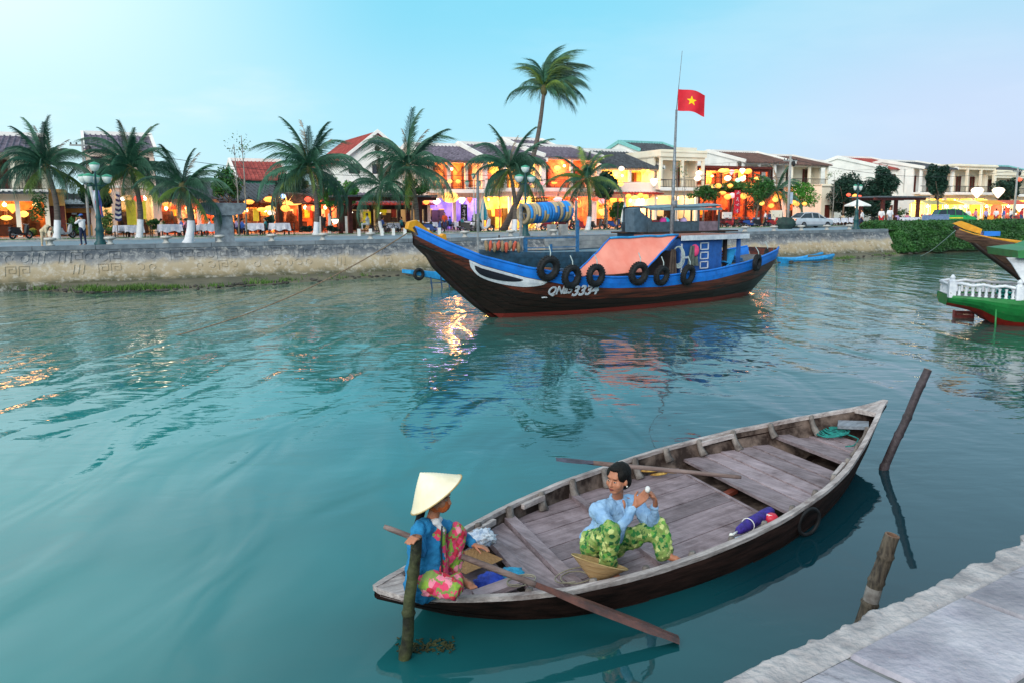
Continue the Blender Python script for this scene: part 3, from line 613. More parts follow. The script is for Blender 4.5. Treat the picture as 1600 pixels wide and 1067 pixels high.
# ---------------------------------------------------------------- people
def flowers(cols, sc, th_=.45):
    def f(t, colr, tco):
        v = t.nodes.new('ShaderNodeTexVoronoi'); t.links.new(tco.outputs['Object'], v.inputs[0]); v.inputs['Scale'].default_value = sc
        nz_ = t.nodes.new('ShaderNodeTexNoise'); t.links.new(tco.outputs['Object'], nz_.inputs[0]); nz_.inputs['Scale'].default_value = sc*2.6; nz_.inputs['Detail'].default_value = 2
        sp = t.nodes.new('ShaderNodeSeparateColor'); t.links.new(v.outputs['Color'], sp.inputs[0])
        pick = rampn(t, sp.outputs[0], cols, 'CONSTANT'); f1 = mathn(t, 'ADD', v.outputs['Distance'], mathn(t, 'MULTIPLY', mathn(t, 'SUBTRACT', nz_.outputs[0], .5), 1.3))
        return mixn(t, rampn(t, f1, [(th_, (1, 1, 1)), (th_+.04, (0, 0, 0))], 'LINEAR'), colr, pick)
    return f
skin = mat('tanned_skin', '#b97c60', '#a3694e', .5, 6, .1, spec=.4); skin2 = mat('light_skin', '#c58f70', '#b07a5c', .55, 6)
hairm = mat('black_hair', '#120f0d', '#080605', .6, 30, .3, stretch=(8, 8, 2), spec=.25); lipm = mat('lip_skin', '#7a3430'); eyew = mat('eye_white', '#b8aaa0', rough=.4); eyeb = mat('eye_dark', '#120c0a', rough=.2)
pantsA = mat('green_leaf_print_cloth', '#93aa60', '#76914c', .85, 6, .2, extra=flowers([(0, S('#2f7a3a')), (.35, S('#c3cf84')), (.6, S('#1f5a30')), (.8, S('#6fa84a'))], 19, .52))
pantsB = mat('pink_flower_print_cloth', '#8ea658', '#749048', .85, 6, .2, extra=flowers([(0, S('#e0446e')), (.4, S('#c22a44')), (.65, S('#e88aa2')), (.88, S('#8ab040'))], 15, .62))
shirtA = mat('pale_blue_cotton', '#9bc0e2', '#7ba4d0', .85, 5, .25, bscale=120); jacketB = mat('turquoise_blue_knit', '#1f86bc', '#14679a', .85, 5, .3, bscale=90)
scarfm = mat('orange_scarf', '#d06a2e', '#963c1c', .85, 14, .4); whitec = mat('white_cotton', '#e8e6e2', '#c4c6cc', .85, 6, .3)
def HM(c, fwd, up=(0, 0, 1), s=1.0):
    f = V(fwd).normalized(); l = V(up).cross(f).normalized(); u = f.cross(l); return Matrix.Translation(c) @ Matrix(((f.x, l.x, u.x, 0), (f.y, l.y, u.y, 0), (f.z, l.z, u.z, 0), (0, 0, 0, 1))) @ Matrix.Scale(s, 4)
def head_caps(M_, s=1.0):
    r3 = M_.to_3x3().normalized(); E_ = lambda c, r: ('e', M_ @ V(c), tuple(x*s for x in r), r3)
    return [E_((-.008, 0, .03), (.098, .078, .098)), E_((.028, 0, -.032), (.066, .069, .076)), E_((.054, 0, -.088), (.028, .038, .022)), ('c', M_ @ V((.088, 0, .015)), M_ @ V((.104, 0, -.026)), .010*s, .0155*s),
            E_((.094, .013, -.03), (.01, .008, .007)), E_((.094, -.013, -.03), (.01, .008, .007)), E_((.056, .045, -.026), (.030, .026, .032)), E_((.056, -.045, -.026), (.030, .026, .032)), E_((.078, 0, .036), (.018, .052, .014)),
            E_((.084, 0, -.058), (.014, .026, .012)), E_((-.002, .079, -.012), (.016, .010, .028)), E_((-.002, -.079, -.012), (.016, .010, .028))]
def face(M_, par, s=1.0):
    for sg in (-1, 1):
        mb = MB(); mb.X = M_; mb.ell((.0835, sg*.030, .005), (.008, .0140, .0055), 12, 8); mb.build('eye', eyew, par, True)
        mb = MB(); mb.X = M_; mb.ell((.0875, sg*.030, .0055), (.005, .0072, .0058), 10, 6); mb.build('iris', eyeb, par, True)
        mb = MB(); mb.X = M_; mb.tube([(.088, sg*.012, .024), (.091, sg*.03, .030), (.079, sg*.048, .024)], [.002, .0028, .0014], 6); mb.build('eyebrow', hairm, par, True)
        
    mb = MB(); mb.X = M_; mb.tube([(.088, -.024, -.060), (.098, -.010, -.0565), (.0975, 0, -.058), (.098, .010, -.0565), (.088, .024, -.060)], [.002, .0048, .0042, .0048, .002], 6); mb.tube([(.090, -.018, -.064), (.097, 0, -.067), (.090, .018, -.064)], [.002, .006, .002], 6); mb.build('lips', lipm, par, True)
def hand_caps(wr, d, n, curl=.5, s=1.0, thumb=.5, spread=.06, right=True):
    wr, d, n = V(wr), V(d).normalized(), V(n).normalized(); n = (n-d*n.dot(d)).normalized(); w_ = d.cross(n)*(1 if right else -1); out = []
    for i, (off, ln) in enumerate(((.030, .072), (.010, .080), (-.011, .075), (-.030, .058))):
        k = wr+d*(.085-.004*abs(i-1))*s+w_*off*s; out.append(('c', wr+w_*off*.55*s, k, .015*s, .012*s)); p = k; dd = (d+w_*(off*spread*30*.1)).normalized(); a = curl
        for f_, r_ in ((.44, .0098), (.31, .0090), (.25, .0080)):
            dd = (dd*cos(a)+n*sin(a)).normalized(); n2 = n; q = p+dd*ln*f_*s; out.append(('c', p, q, r_*s, r_*.93*s)); p = q; 
    b = wr+d*.022*s+w_*.028*s; dd = (d*.62+w_*.62+n*thumb).normalized(); m1 = b+dd*.042*s; dd2 = (d*.85+w_*.12+n*(thumb+.2)).normalized(); m2 = m1+dd2*.032*s
    out += [('c', b-dd*.012*s, m1, .016*s, .012*s), ('c', m1, m2, .011*s, .0098*s), ('c', m2, m2+(dd2+n*.25).normalized()*.026*s, .0098*s, .008*s)]
    return out
def foot_caps(an, fwd, s=1.0, up=(0, 0, 1)):
    an, f = V(an), V(fwd).normalized(); l = V(up).cross(f).normalized(); u = f.cross(l); out = [('e', an-u*.045*s-f*.03*s, (.04*s, .034*s, .034*s)), ('c', an, an-u*.035*s+f*.07*s, .036*s, .030*s), ('c', an-u*.05*s, an-u*.055*s+f*.13*s, .032*s, .034*s)]
    for i in range(5):
        o_ = (.030, .013, -.002, -.016, -.029)[i]*s; ln = (.052, .048, .043, .037, .03)[i]*s; r_ = (.014, .0098, .0092, .0088, .009)[i]*s
        b = an-u*.058*s+f*.135*s+l*o_; out.append(('c', b, b+f*ln-u*.008*s, r_*1.1, r_))
    return out
def A_(*v): return at_y(*v)
def person_at(root, label): return thing('person', label, 'person', root)
# bareheaded woman amidships
P0 = V((.98, 8.25, .12)); pa = person_at(P0, 'bareheaded woman in pale blue shirt and green leaf print trousers sitting amidships')
j = {k: at_y(*v)-P0 for k, v in dict(head=(966, 748, 8.24), neck=(968, 776, 8.34), nlow=(965, 782, 8.36), shR=(934, 796, 8.17), shL=(994, 785, 8.50), elR=(962, 836, 7.85), wrR=(994, 787, 7.85), elL=(1019, 823, 8.26), wrL=(1024, 786, 8.06), chest=(955, 812, 8.36), pel=(936, 846, 8.36), belly=(948, 834, 8.34),
     hipR=(927, 848, 8.15), knR=(955, 828, 7.76), anR=(950, 874, 7.86), hipL=(958, 850, 8.40), knL=(1030, 823, 8.20), anL=(1038, 858, 8.14)).items()}
s = 1.28; hfw = V((-.70, -.70, -.05)); MH = HM(j['head'], hfw, (.08, .0, 1), s)
anR = j['anR']; anL = j['anL']
handR = hand_caps(j['wrR'], at_y(1013, 768, 7.90)-at_y(994, 787, 7.85), V((.5, .5, .3)), .32, 1.2, .4, right=True)
handL = hand_caps(j['wrL'], at_y(1022, 766, 7.98)-at_y(1024, 786, 8.06), V((-.8, -.3, .2)), .38, 1.2, .4, right=False)
torso = [('c', j['pel'], j['belly'], .18, .17), ('c', j['belly'], j['chest'], .17, .18), ('c', j['shR']*.85+j['shL']*.15, j['shL']*.85+j['shR']*.15, .095, .095), ('c', j['chest'], j['nlow']-V((0, 0, .09)), .18, .13), ('c', j['shR']*.7+j['nlow']*.3, j['nlow']-V((0, 0, .03)), .07, .06), ('c', j['shL']*.7+j['nlow']*.3, j['nlow']-V((0, 0, .03)), .07, .06)]
arms = [('c', j['shR'], j['elR'], .064, .047), ('c', j['shL'], j['elL'], .064, .047)]
fore = [('c', j['elR'], j['wrR'], .045, .030), ('c', j['elL'], j['wrL'], .045, .030)]
legs = [('c', j['hipR'], j['knR'], .10, .068), ('c', j['knR'], anR, .062, .042), ('c', j['hipL'], j['knL'], .10, .068), ('c', j['knL'], anL, .062, .042), ('c', j['hipR'], j['hipL'], .12, .12)]
shrink = lambda cs, k: [('c', c[1], c[2], c[3]*k, c[4]*k) for c in cs]
body('body', skin, head_caps(MH, s)+[('c', j['nlow'], j['head']-V((0, 0, .05)), .062, .056)]+shrink(torso, .9)+shrink(arms, .85)+shrink(fore, .92)+shrink(legs, .85)+handR+handL+foot_caps(anR-V((0, 0, .04)), (.35, -.9, 0), 1.0)+foot_caps(anL-V((0, 0, .02)), (.85, -.5, 0), 1.0), .0075, 3, parent=pa)
face(MH, pa, s)
wr2 = lambda a, b, t: j[a]+(j[b]-j[a])*t
body('shirt', shirtA, [(c[0], c[1], c[2], c[3]*1.08, c[4]*1.08) for c in torso]+[('c', j['shR'], j['elR'], .092, .07), ('c', j['shL'], j['elL'], .09, .07), ('c', j['elR'], wr2('elR', 'wrR', .86), .062, .044), ('c', j['elL'], wr2('elL', 'wrL', .86), .062, .044), ('e', j['pel']+V((0, 0, .05)), (.21, .20, .12))], .013, 3, .022, 14, pa)
nk = j['nlow']; mb = MB()
mb.X = HM(nk+V((.005, -.01, .035)), hfw*.4+V((.75, -.5, 0)), (0, 0, 1), 1); mb.torus((0, 0, 0), .080, .016, (.25, 0, 1), 22, 8); mb.tube([(.08, .035, -.02), (.125, .02, -.10), (.13, .01, -.2)], [.017, .013, .009], 8); mb.tube([(.08, -.035, -.02), (.125, -.02, -.10), (.13, -.01, -.2)], [.017, .013, .009], 8); mb.build('collar', shirtA, pa, True)
mb = MB(); mb.X = mbX = HM(nk+V((.005, -.01, .035)), hfw*.4+V((.75, -.5, 0)), (0, 0, 1), 1); mb.ell((.085, 0, -.05), (.035, .022, .06), 10, 8); mb.build('neck_opening', skin, pa, True)
body('trousers', pantsA, [('c', j['hipR'], j['knR'], .125, .088), ('c', j['knR'], anR+V((0, 0, -.02)), .094, .095), ('c', j['hipL'], j['knL'], .125, .088), ('c', j['knL'], anL+V((0, 0, -.02)), .096, .098), ('c', j['hipR'], j['hipL'], .15, .14)], .013, 3, .030, 12, pa)
hc = [('e', MH @ V((-.022, 0, .045)), (.100*s, .090*s, .098*s), MH.to_3x3().normalized()), ('e', MH @ V((-.05, 0, -.02)), (.07*s, .085*s, .08*s), MH.to_3x3().normalized()), ('e', MH @ V((-.105, .0, -.045)), (.045*s, .05*s, .045*s)), ('e', MH @ V((.012, .055, .05)), (.06*s, .034*s, .055*s), MH.to_3x3().normalized()), ('e', MH @ V((.012, -.055, .05)), (.06*s, .034*s, .055*s), MH.to_3x3().normalized()), ('e', MH @ V((.018, 0, .100)), (.062*s, .064*s, .030*s), MH.to_3x3().normalized())]
body('hair', hairm, hc, .009, 2, .006, 30, pa)
for sg in (1, -1): mb = MB(); mb.X = MH; mb.ell((0, sg*.09, -.038), .0075, 8, 6); mb.build('earring', mat('pearl', '#f0ece4', rough=.2), pa, True)
o = blob('paper_cup', 'small white paper cup held in the bareheaded woman\'s hands', 'cup', at_y(1012, 764, 7.86), (.028, .028, .034), whitec, 2, amp=.15, n=12)

# woman in the conical hat at the stern
P1 = V((-.75, 6.95, .40)); pb = person_at(P1, 'woman in white conical hat and turquoise jacket sitting on the stern')
k = {a: at_y(*v)-P1 for a, v in dict(head=(683, 776, 6.95), neck=(677, 806, 6.97), nlow=(674, 816, 6.97), shR=(655, 826, 6.80), shL=(688, 822, 7.12), elR=(653, 862, 6.72), wrR=(655, 841, 6.66), elL=(728, 842, 7.26), wrL=(741, 851, 7.2), chest=(668, 850, 6.96), pel=(665, 905, 6.96),
     hipR=(672, 908, 6.84), knR=(709, 921, 6.72), anR=(715, 898, 6.98), hipL=(678, 900, 7.06), knL=(714, 828, 7.14), anL=(708, 893, 7.12)).items()}
s = 1.18; hf2 = V((.93, -.30, -.12)); MH2 = HM(k['head'], hf2, (0, 0, 1), s)
gripR = lt_ + V((0, 0, .015)) - P1
handR = hand_caps(k['wrR'], gripR+V((-.035, -.075, .01))-k['wrR'], V((-.1, .1, -1)), .62, 1.05, .5, right=False)
handL = hand_caps(k['wrL'], at_y(765, 856, 7.15)-at_y(741, 851, 7.2), V((0, -.2, -1)), .22, 1.0, .3, .2, right=False)
torso = [('c', k['pel'], k['chest'], .17, .16), ('c', k['chest'], k['nlow']-V((0, 0, .08)), .16, .11), ('c', k['shR']*.86+k['shL']*.14, k['shL']*.86+k['shR']*.14, .08, .08)]
legs = [('c', k['hipR'], k['knR'], .095, .066), ('c', k['knR'], k['anR'], .06, .038), ('c', k['hipL'], k['knL'], .095, .064), ('c', k['knL'], k['anL'], .06, .04)]
body('body', skin, head_caps(MH2, s)+[('c', k['nlow'], k['head']-V((0, 0, .05)), .056, .05)]+shrink(torso, .9)+[('c', k['shR'], k['elR'], .052, .04), ('c', k['elR'], k['wrR'], .038, .027), ('c', k['shL'], k['elL'], .052, .04), ('c', k['elL'], k['wrL'], .038, .027)]+shrink(legs, .88)+handR+handL+foot_caps(k['anR'], (.85, -.5, -.1))+foot_caps(k['anL'], (.9, -.35, -.15)), .0075, 3, parent=pb)
face(MH2, pb, s)
body('jacket', jacketB, [(c[0], c[1], c[2], c[3]*1.07, c[4]*1.08) for c in torso]+[('c', k['pel']+V((0, 0, .02)), k['pel']-V((.02, .02, .02)), .175, .18), ('c', k['shR'], k['elR'], .075, .062), ('c', k['elR'], k['elR']*.25+k['wrR']*.75, .06, .046), ('c', k['shL'], k['elL'], .075, .058), ('c', k['elL'], k['elL']*.4+k['wrL']*.6, .056, .045)], .013, 3, .022, 14, pb)
body('tunic', pantsB, [('c', k['pel']+V((.10, -.02, .03)), k['chest']+V((.07, -.01, .10)), .115, .10)], .014, 3, .012, 10, pb)
body('trousers', pantsB, [('c', k['hipR'], k['knR'], .12, .088), ('c', k['knR'], k['knR']*.3+k['anR']*.7, .085, .062), ('c', k['hipL'], k['knL'], .118, .082), ('c', k['knL'], k['knL']*.12+k['anL']*.88, .082, .078), ('c', k['hipR'], k['hipL'], .13, .13)], .013, 3, .028, 12, pb)
mb = MB(); mb.tube([k['nlow']+V((.10, -.075, .0)), k['chest']+V((.13, -.10, .05)), k['pel']+V((.16, -.12, 0)), k['pel']+V((.15, -.14, -.1))], .008, 6); mb.build('zip', mat('dark_zip', '#12202c'), pb, True)
body('scarf', scarfm, [('e', MH2 @ V((.048, 0, -.05)), (.074, .080, .064)), ('e', MH2 @ V((.0, 0, -.075)), (.072, .075, .05))], .01, 3, .006, 25, pb)
body('neck_cloth', whitec, [('c', k['nlow']+V((.05, -.06, .03)), k['nlow']+V((.11, -.06, -.05)), .035, .02), ('c', k['nlow']+V((.03, -.08, .03)), k['nlow']+V((-.03, -.11, -.02)), .022, .012), ('e', k['nlow']+V((.02, 0, .03)), (.085, .085, .03))], .01, 2, .006, 25, pb)
body('hair', hairm, [('e', MH2 @ V((-.02, 0, .03)), (.095, .085, .09)), ('c', MH2 @ V((-.10, 0, -.04)), k['nlow']+V((-.14, 0, -.10)), .04, .035), ('c', k['nlow']+V((-.14, 0, -.10)), k['nlow']+V((-.15, 0, -.22)), .035, .018)], .01, 2, .005, 30, pb)
apx = at_y(657, 737, 6.96)-P1; midr = at_y(682, 772, 6.93)-P1; ax_ = apx-midr; cone_hat(pb, midr, midr+ax_*1.0+FW*(-.03), .272, leaf_white, rim_m)
# ================================================================ boats moored in mid river
wx = lambda x: x+max(0, 2.6-x)*.18      # the stem rakes a little less than the tables
def loft_boat(root, L, bt, sht, wlt, ket, bands, n=48, lift=None, remap=None):
    """strakes for both sides; bands = [(v0, v1, material, name)], v 0 at the gunwale and 1 at the bottom"""
    def hp(x, v, sg, off=0):
        v = remap(x, v) if remap else v
        b_, w_ = interp(bt, x), interp(wlt, x); y = b_+(w_-b_)*v**1.35 + .10*sin(pi*v)*min(1, b_); y = max(y-off, .01)
        xk = x if lift is None else x+lift(x, v)
        return V((xk, sg*y, interp(sht, x)+(interp(ket, x)-interp(sht, x))*v))
    for sg in (-1, 1):
        for k, (v0, v1, m, nm) in enumerate(bands):
            mb = MB(); P_ = []; o_ = -.02 if nm == 'rub_band' else -.012*(k % 2)
            for i in range(n+1):
                x = L*i/n; P_ += [hp(x, v0, sg, o_), hp(x, (v0+v1)/2, sg, o_-.004), hp(x, v1-.004, sg, o_), hp(x, v1-.004, sg, .06), hp(x, v0, sg, .06)]
            mb.add(P_, [(i*5+j, (i+1)*5+j, (i+1)*5+(j+1) % 5, i*5+(j+1) % 5) for i in range(n) for j in range(5)]); mb.build(nm, m, root, False)
    return hp
blue = mat('blue_boat_paint', '#1878dc', '#1563b8', .5, 3, .15, contrast=(.25, .55), spec=.4, extra=chips); blue2 = mat('cabin_blue_paint', '#2463b4', '#1a4a8c', .6, 3, .2, extra=chips); cyanp = mat('light_blue_paint', '#2f9fe0', '#2180bc', .55, 4, .2)
def boot_top(t, colr, tco):
    sx = t.nodes.new('ShaderNodeSeparateXYZ'); t.links.new(tco.outputs['Object'], sx.inputs[0]); z_ = mathn(t, 'ADD', sx.outputs[2], mathn(t, 'MULTIPLY', sx.outputs[0], -.004)); return mixn(t, mathn(t, 'LESS_THAN', z_, .15), colr, S('#7a2a24'))
tarw = mat('brown_tarred_planks', '#6a3222', '#221310', .55, 1.4, .4, stretch=(.5, 2, 8), detail=6, contrast=(.35, .65), extra=boot_top); tarb = mat('black_tarred_planks', '#2a1915', '#120b0a', .5, 2, .3, stretch=(.5, 2, 8), extra=boot_top); redk = mat('red_antifoul', '#6e2420', '#45130f', .6, 3, .2)
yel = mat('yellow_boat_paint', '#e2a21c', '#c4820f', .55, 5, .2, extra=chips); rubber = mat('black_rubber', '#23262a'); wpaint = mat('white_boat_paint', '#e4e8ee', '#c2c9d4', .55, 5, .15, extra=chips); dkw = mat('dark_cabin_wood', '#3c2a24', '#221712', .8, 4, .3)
greyw = mat('grey_deck_wood', '#77787a', '#505154', .85, 3, .3, stretch=(1, 10, 10)); tarpm = mat('salmon_tarp', '#ffa28e', '#f48a76', .7, 1.2, .25, bscale=3)
BA, BB = on_z(775, 495, 0), on_z(1165, 458, 0); dirb = BB-BA; rzb = atan2(dirb.y, dirb.x); WLL = dirb.length
XT = 3.9                                   # overhang of the bow ahead of the waterline
bo = BA - dirb.normalized()*XT; LT = XT+WLL+1.15
big = thing('fishing_boat', 'large dark brown wooden boat with blue gunwale and painted eyes moored mid river', 'boat', (bo.x, bo.y, 0), rzb)
bt = [(0, .06), (1, .42), (2.5, 1.0), (4.5, 1.6), (7, 2.0), (10, 2.1), (14, 2.0), (17, 1.7), (19, 1.25), (LT, .9)]
st_ = [(0, 3.35), (1.2, 2.82), (2.6, 2.3), (4.2, 1.86), (6, 1.52), (8, 1.34), (10.5, 1.26), (13.5, 1.36), (16, 1.58), (18, 1.86), (LT, 2.12)]
wt = [(0, .04), (3.0, .05), (4.5, .5), (7, 1.2), (10, 1.5), (14, 1.4), (17, .8), (18.4, .25), (LT, .12)]
kt = [(0, 2.75), (1, 2.02), (2, 1.28), (3, .56), (4, -.12), (6, -.3), (15, -.3), (17.6, -.2), (18.3, .0), (LT, .75)]
def bandw(x): return min(.62, max(.15, (.26 if x < 2 else .26+min(.13, (x-2)*.03))/(interp(st_, x)-interp(kt, x))))
def remapB(x, v): w_ = bandw(x); return v/.25*w_ if v < .25 else w_+(v-.25)/.75*(1-w_)
def vs_of(x, z):
    s_, k_ = interp(st_, x), interp(kt, x); q = (s_-z)/max(.01, s_-k_); w_ = bandw(x); return q/w_*.25 if q < w_ else .25+(q-w_)/(1-w_)*.75
bands = [(0, .25, blue, 'rub_band')] + [(a, b, m, 'hull_plank') for a, b, m in ((.25, .39, tarw), (.39, .50, tarw), (.50, .61, tarb), (.61, .72, tarb), (.72, .84, tarb), (.84, 1.0, tarb))]
hpB = loft_boat(big, LT, bt, st_, wt, kt, bands, 60, lift=lambda x, v: wx(x)-x, remap=remapB)
for sg in (-1, 1):
    mb = MB(); mb.tube([V((wx(LT*i/60), sg*(interp(bt, LT*i/60)+.0), interp(st_, LT*i/60)+.03)) for i in range(61)], .05, 6); mb.build('gunwale', blue, big, True)
mb = MB(); mb.grid(lambda u, v: V((.6+u*(LT-.65), (v*2-1)*interp(bt, .6+u*(LT-.65))*.97, interp(st_, .6+u*(LT-.65))-.34)), 50, 4); mb.build('deck', greyw, big)
mb = MB(); mb.quad(hpB(LT, 0, -1), hpB(LT, 1, -1), hpB(LT, 1, 1), hpB(LT, 0, 1)); mb.build('transom', tarw, big)
mb = MB(); mb.tube([V((wx(-.06), 0, 3.36)), V((wx(1.0), 0, 2.0)), V((wx(2), 0, 1.26)), V((3, 0, .54)), V((4, 0, -.14))], [.13, .12, .12, .12, .1], 8); mb.build('stem_post', tarb, big, True)
mb = MB(); mb.X = Matrix.Translation((.47, -.11, -.02)) @ Matrix.Scale(.88, 4, (1, 0, 0)); mb.prism([(-.30, 0, 3.32), (-.22, 0, 3.55), (.10, 0, 3.62), (.42, 0, 3.40), (.85, 0, 3.14), (1.22, 0, 3.05), (1.32, 0, 3.13), (1.42, 0, 3.10), (1.46, 0, 2.74), (.9, 0, 2.90), (.35, 0, 3.05)], (0, .24, 0)); mb.build('bow_cap', yel, big)
# painted eye: white almond with dark pupil on each bow
for sg in (-1, 1):
    for (nm, m, ox, k_, off) in (('eye_white', wpaint, 0, 1.0, -.055), ('eye_pupil', mat('eye_black', '#0f1626'), .04, .52, -.075)):
        mb = MB(); P_ = []; n_ = 26
        for i in range(n_+1):
            u = i/n_
            if k_ == 1: x = 2.1+2.9*u; hi = interp(st_, x)-bandw(x)*(interp(st_, x)-interp(kt, x))-.02; lo = hi-.03-.46*sin(pi*u**.8)**.6*(1-.2*u)
            else: x = 2.32+1.75*u; hi = interp(st_, x)-bandw(x)*(interp(st_, x)-interp(kt, x))-.12; lo = hi-.02-.24*sin(pi*u**.75)**.6
            v0, v1 = vs_of(x, hi), vs_of(x, lo); P_ += [hpB(x, v0, sg, off), hpB(x, (v0+v1)/2, sg, off-.01), hpB(x, v1, sg, off)]
        mb.add(P_, [(i*3+q, (i+1)*3+q, (i+1)*3+q+1, i*3+q+1) for i in range(n_) for q in (0, 1)]); mb.build(nm, m, big)
# cabin and roof
def xy(px, py, z): # photo point at height z -> boat frame
    p = on_z(px, py, z)-V((bo.x, bo.y, 0)); c_, s_ = cos(rzb), sin(rzb); return p.x*c_+p.y*s_, -p.x*s_+p.y*c_
def bx_at(px, y_local, py=380): # boat-frame x and z where a view ray crosses the plane y = y_local
    r_ = ray(px, py); o_ = V((0, 0, H))-V((bo.x, bo.y, 0)); ax = V((cos(rzb), sin(rzb), 0)); ay = V((-sin(rzb), cos(rzb), 0)); t = (y_local-o_.dot(ay))/r_.dot(ay); p = o_+r_*t; return p.dot(ax), p.z
cy = -1.15
xa, _ = bx_at(1062, cy); xb, _ = bx_at(1128, cy); xc, zr_ = bx_at(1160, cy, 368); xm, _ = bx_at(1082, cy)
zt = zr_; zb = 1.25
mb = MB(); mb.box(xa, xb, cy, 1.15, zb-.2, zt-.06); mb.build('cabin_wall', blue2, big)
mb = MB(); mb.box(xa-.15, xc+.15, cy-.22, 1.4, zt+.0, zt+.06); mb.build('cabin_roof', mat('roof_brown', '#9c5a44', '#6e3c2e', .8, 3), big)
mb = MB(); mb.box(xa-.16, xc+.17, cy-.25, cy-.222, zt-.14, zt+.065); mb.box(xc+.16, xc+.19, cy-.25, 1.4, zt-.14, zt+.065); mb.build('roof_fascia', wpaint, big)
xd0, _ = bx_at(1064, cy); xd1, _ = bx_at(1080, cy)
mb = MB()
for a, b, c_, d_ in ((xd0, xd0+.07, 1.2, 2.5), (xd1-.07, xd1, 1.2, 1.9), (xd0, xd1, 1.18, 1.27), (xd0, xd1-.2, 1.88, 1.96)): mb.box(a, b, cy-.035, cy-.005, c_, d_)
mb.build('door_frame', wpaint, big)
for i in range(3):
    w0, _ = bx_at(1094, cy); w1, _ = bx_at(1107, cy); z0, z1 = 1.40+i*.40, 1.72+i*.40; mb = MB()
    for q_ in ((w0, w1, z0, z0+.045), (w0, w1, z1-.045, z1), (w0, w0+.05, z0, z1), (w1-.05, w1, z0, z1)): mb.box(q_[0], q_[1], cy-.03, cy-.005, q_[2], q_[3])
    mb.build('window_outline', wpaint, big)
for (px_, y_) in ((1154, cy), (1154, 1.2), (1133, cy+.3)):
    q_, _ = bx_at(px_, y_); mb = MB(); mb.box(q_-.08, q_+.08, y_-.06, y_+.06, 1.1, zt); mb.build('roof_post', blue2 if px_ > 1140 else dkw, big)
# dark box stands in for shade in the open front under the tarp
x0t, _ = bx_at(895, -1.9); x1t, _ = bx_at(952, -1.2); x2t, _ = bx_at(1058, -1.2); x3t, _ = bx_at(1006, -1.9)
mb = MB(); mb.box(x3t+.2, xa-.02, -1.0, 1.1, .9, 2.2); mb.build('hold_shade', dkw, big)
tp = thing('tarpaulin', 'salmon pink tarpaulin stretched over the middle of the large brown boat', 'tarpaulin', (bo.x, bo.y, 0), rzb)
def tarpf(u, v, dz=0): # u along boat, v from near gunwale up over the ridge pole and down the far side
    lowx = x0t+(x3t-x0t)*u; hix = x1t+(x2t-x1t)*u; zl = 1.50+.02*u; zh = 2.82+.03*u
    if v < .55: k_ = v/.55; x = lowx+(hix-lowx)*k_; y = -1.98+.75*k_; z = zl+(zh-zl)*(k_**.85)-.06*sin(pi*k_)*(1-.3*u)
    else: k_ = (v-.55)/.45; x = hix; y = -1.23+1.0*k_; z = zh-.75*k_
    z += .035*noise.noise(V((x*1.3, v*3, 1)))+.02*sin(x*7+v*3)*max(0, 1-abs(v-.3)*3)
    return V((x, y, z+dz))
mb = MB(); mb.grid(lambda u, v: tarpf(u, v), 40, 30); mb.grid(lambda u, v: tarpf(u, v, -.02), 40, 30, True); mb.build('tarp_cloth', tarpm, tp, True)
mb = MB(); mb.tube([tarpf(u, .55, .015)-V((0, .02, 0)) for u in [i/12 for i in range(13)]], .05, 6); mb.build('ridge_edge', cyanp, tp, True)
mb = MB(); mb.tube([tarpf(1, v, .0) for v in [i/12*.55 for i in range(13)]], .035, 6); mb.build('edge_binding', blue, tp, True); mb = MB(); mb.tube([tarpf(0, v, .0) for v in [i/12*.55 for i in range(13)]], .03, 6); mb.build('edge_binding', blue, tp, True)
# clothes and rope on the cabin front, folding chair aft
BGM = Matrix.Translation((bo.x, bo.y, 0)) @ Matrix.Rotation(rzb, 4, 'Z')
def bg(x, y, z): return BGM @ V((x, y, z))
def drape(name, label, cat, px0, px1, z0, z1, y_, m):
    a, _ = bx_at(px0, y_); b, _ = bx_at(px1, y_); mb = MB(); mb.grid(lambda u, v: V((a+(b-a)*(.5+(u-.5)*(.45+.55*v)), y_-.05-.05*sin(u*14), z1+(z0-z1)*v)), 14, 6); mb.grid(lambda u, v: V((a+(b-a)*(.5+(u-.5)*(.45+.55*v)), y_-.02-.05*sin(u*14), z1+(z0-z1)*v)), 14, 6, True)
    o = mb.build(name, m, None, True); o.matrix_world = BGM; return tag(o, label, cat)
drape('jacket', 'grey green jacket hanging on the blue cabin door', 'jacket', 1074, 1090, 1.55, 2.4, cy-.05, mat('grey_green_cloth', '#5b6660', '#3c4541'))
drape('cloth', 'brown cloth hanging beside the coiled rope at the cabin front', 'cloth', 1045, 1056, 1.25, 2.3, cy-.15, mat('brown_cloth', '#54473f', '#382e2a'))
q_, _ = bx_at(1086, cy-.1); mb = MB(); mb.ell((0, 0, 0), (.19, .07, .26), 14, 9); o = mb.build('pink_bag', mat('pink_cloth', '#e0487e', '#b83064'), None, True); o.location = bg(q_, cy-.1, 2.2); tag(o, 'pink bag hanging on the blue cabin wall beside the jacket', 'bag')
q_, _ = bx_at(1058, cy-.12); mb = MB()
for i in range(4): mb.torus((.02*i, -.02*i, -.015*i), .26+.02*i, .018, (.3, 1, .1), 26, 6)
o = mb.build('rope_coil', mat('pale_rope', '#b9c8c8', '#86979a'), None, True); o.location = bg(q_, cy-.16, 2.02); o.scale = (.75, 1, 1.4); tag(o, 'pale rope coil hanging at the front of the blue cabin', 'rope')
q_, _ = bx_at(1142, cy); ch = thing('folding_chair', 'light blue folding chair on the aft deck of the large brown boat', 'chair', bg(q_, cy+.3, 1.3), rzb)
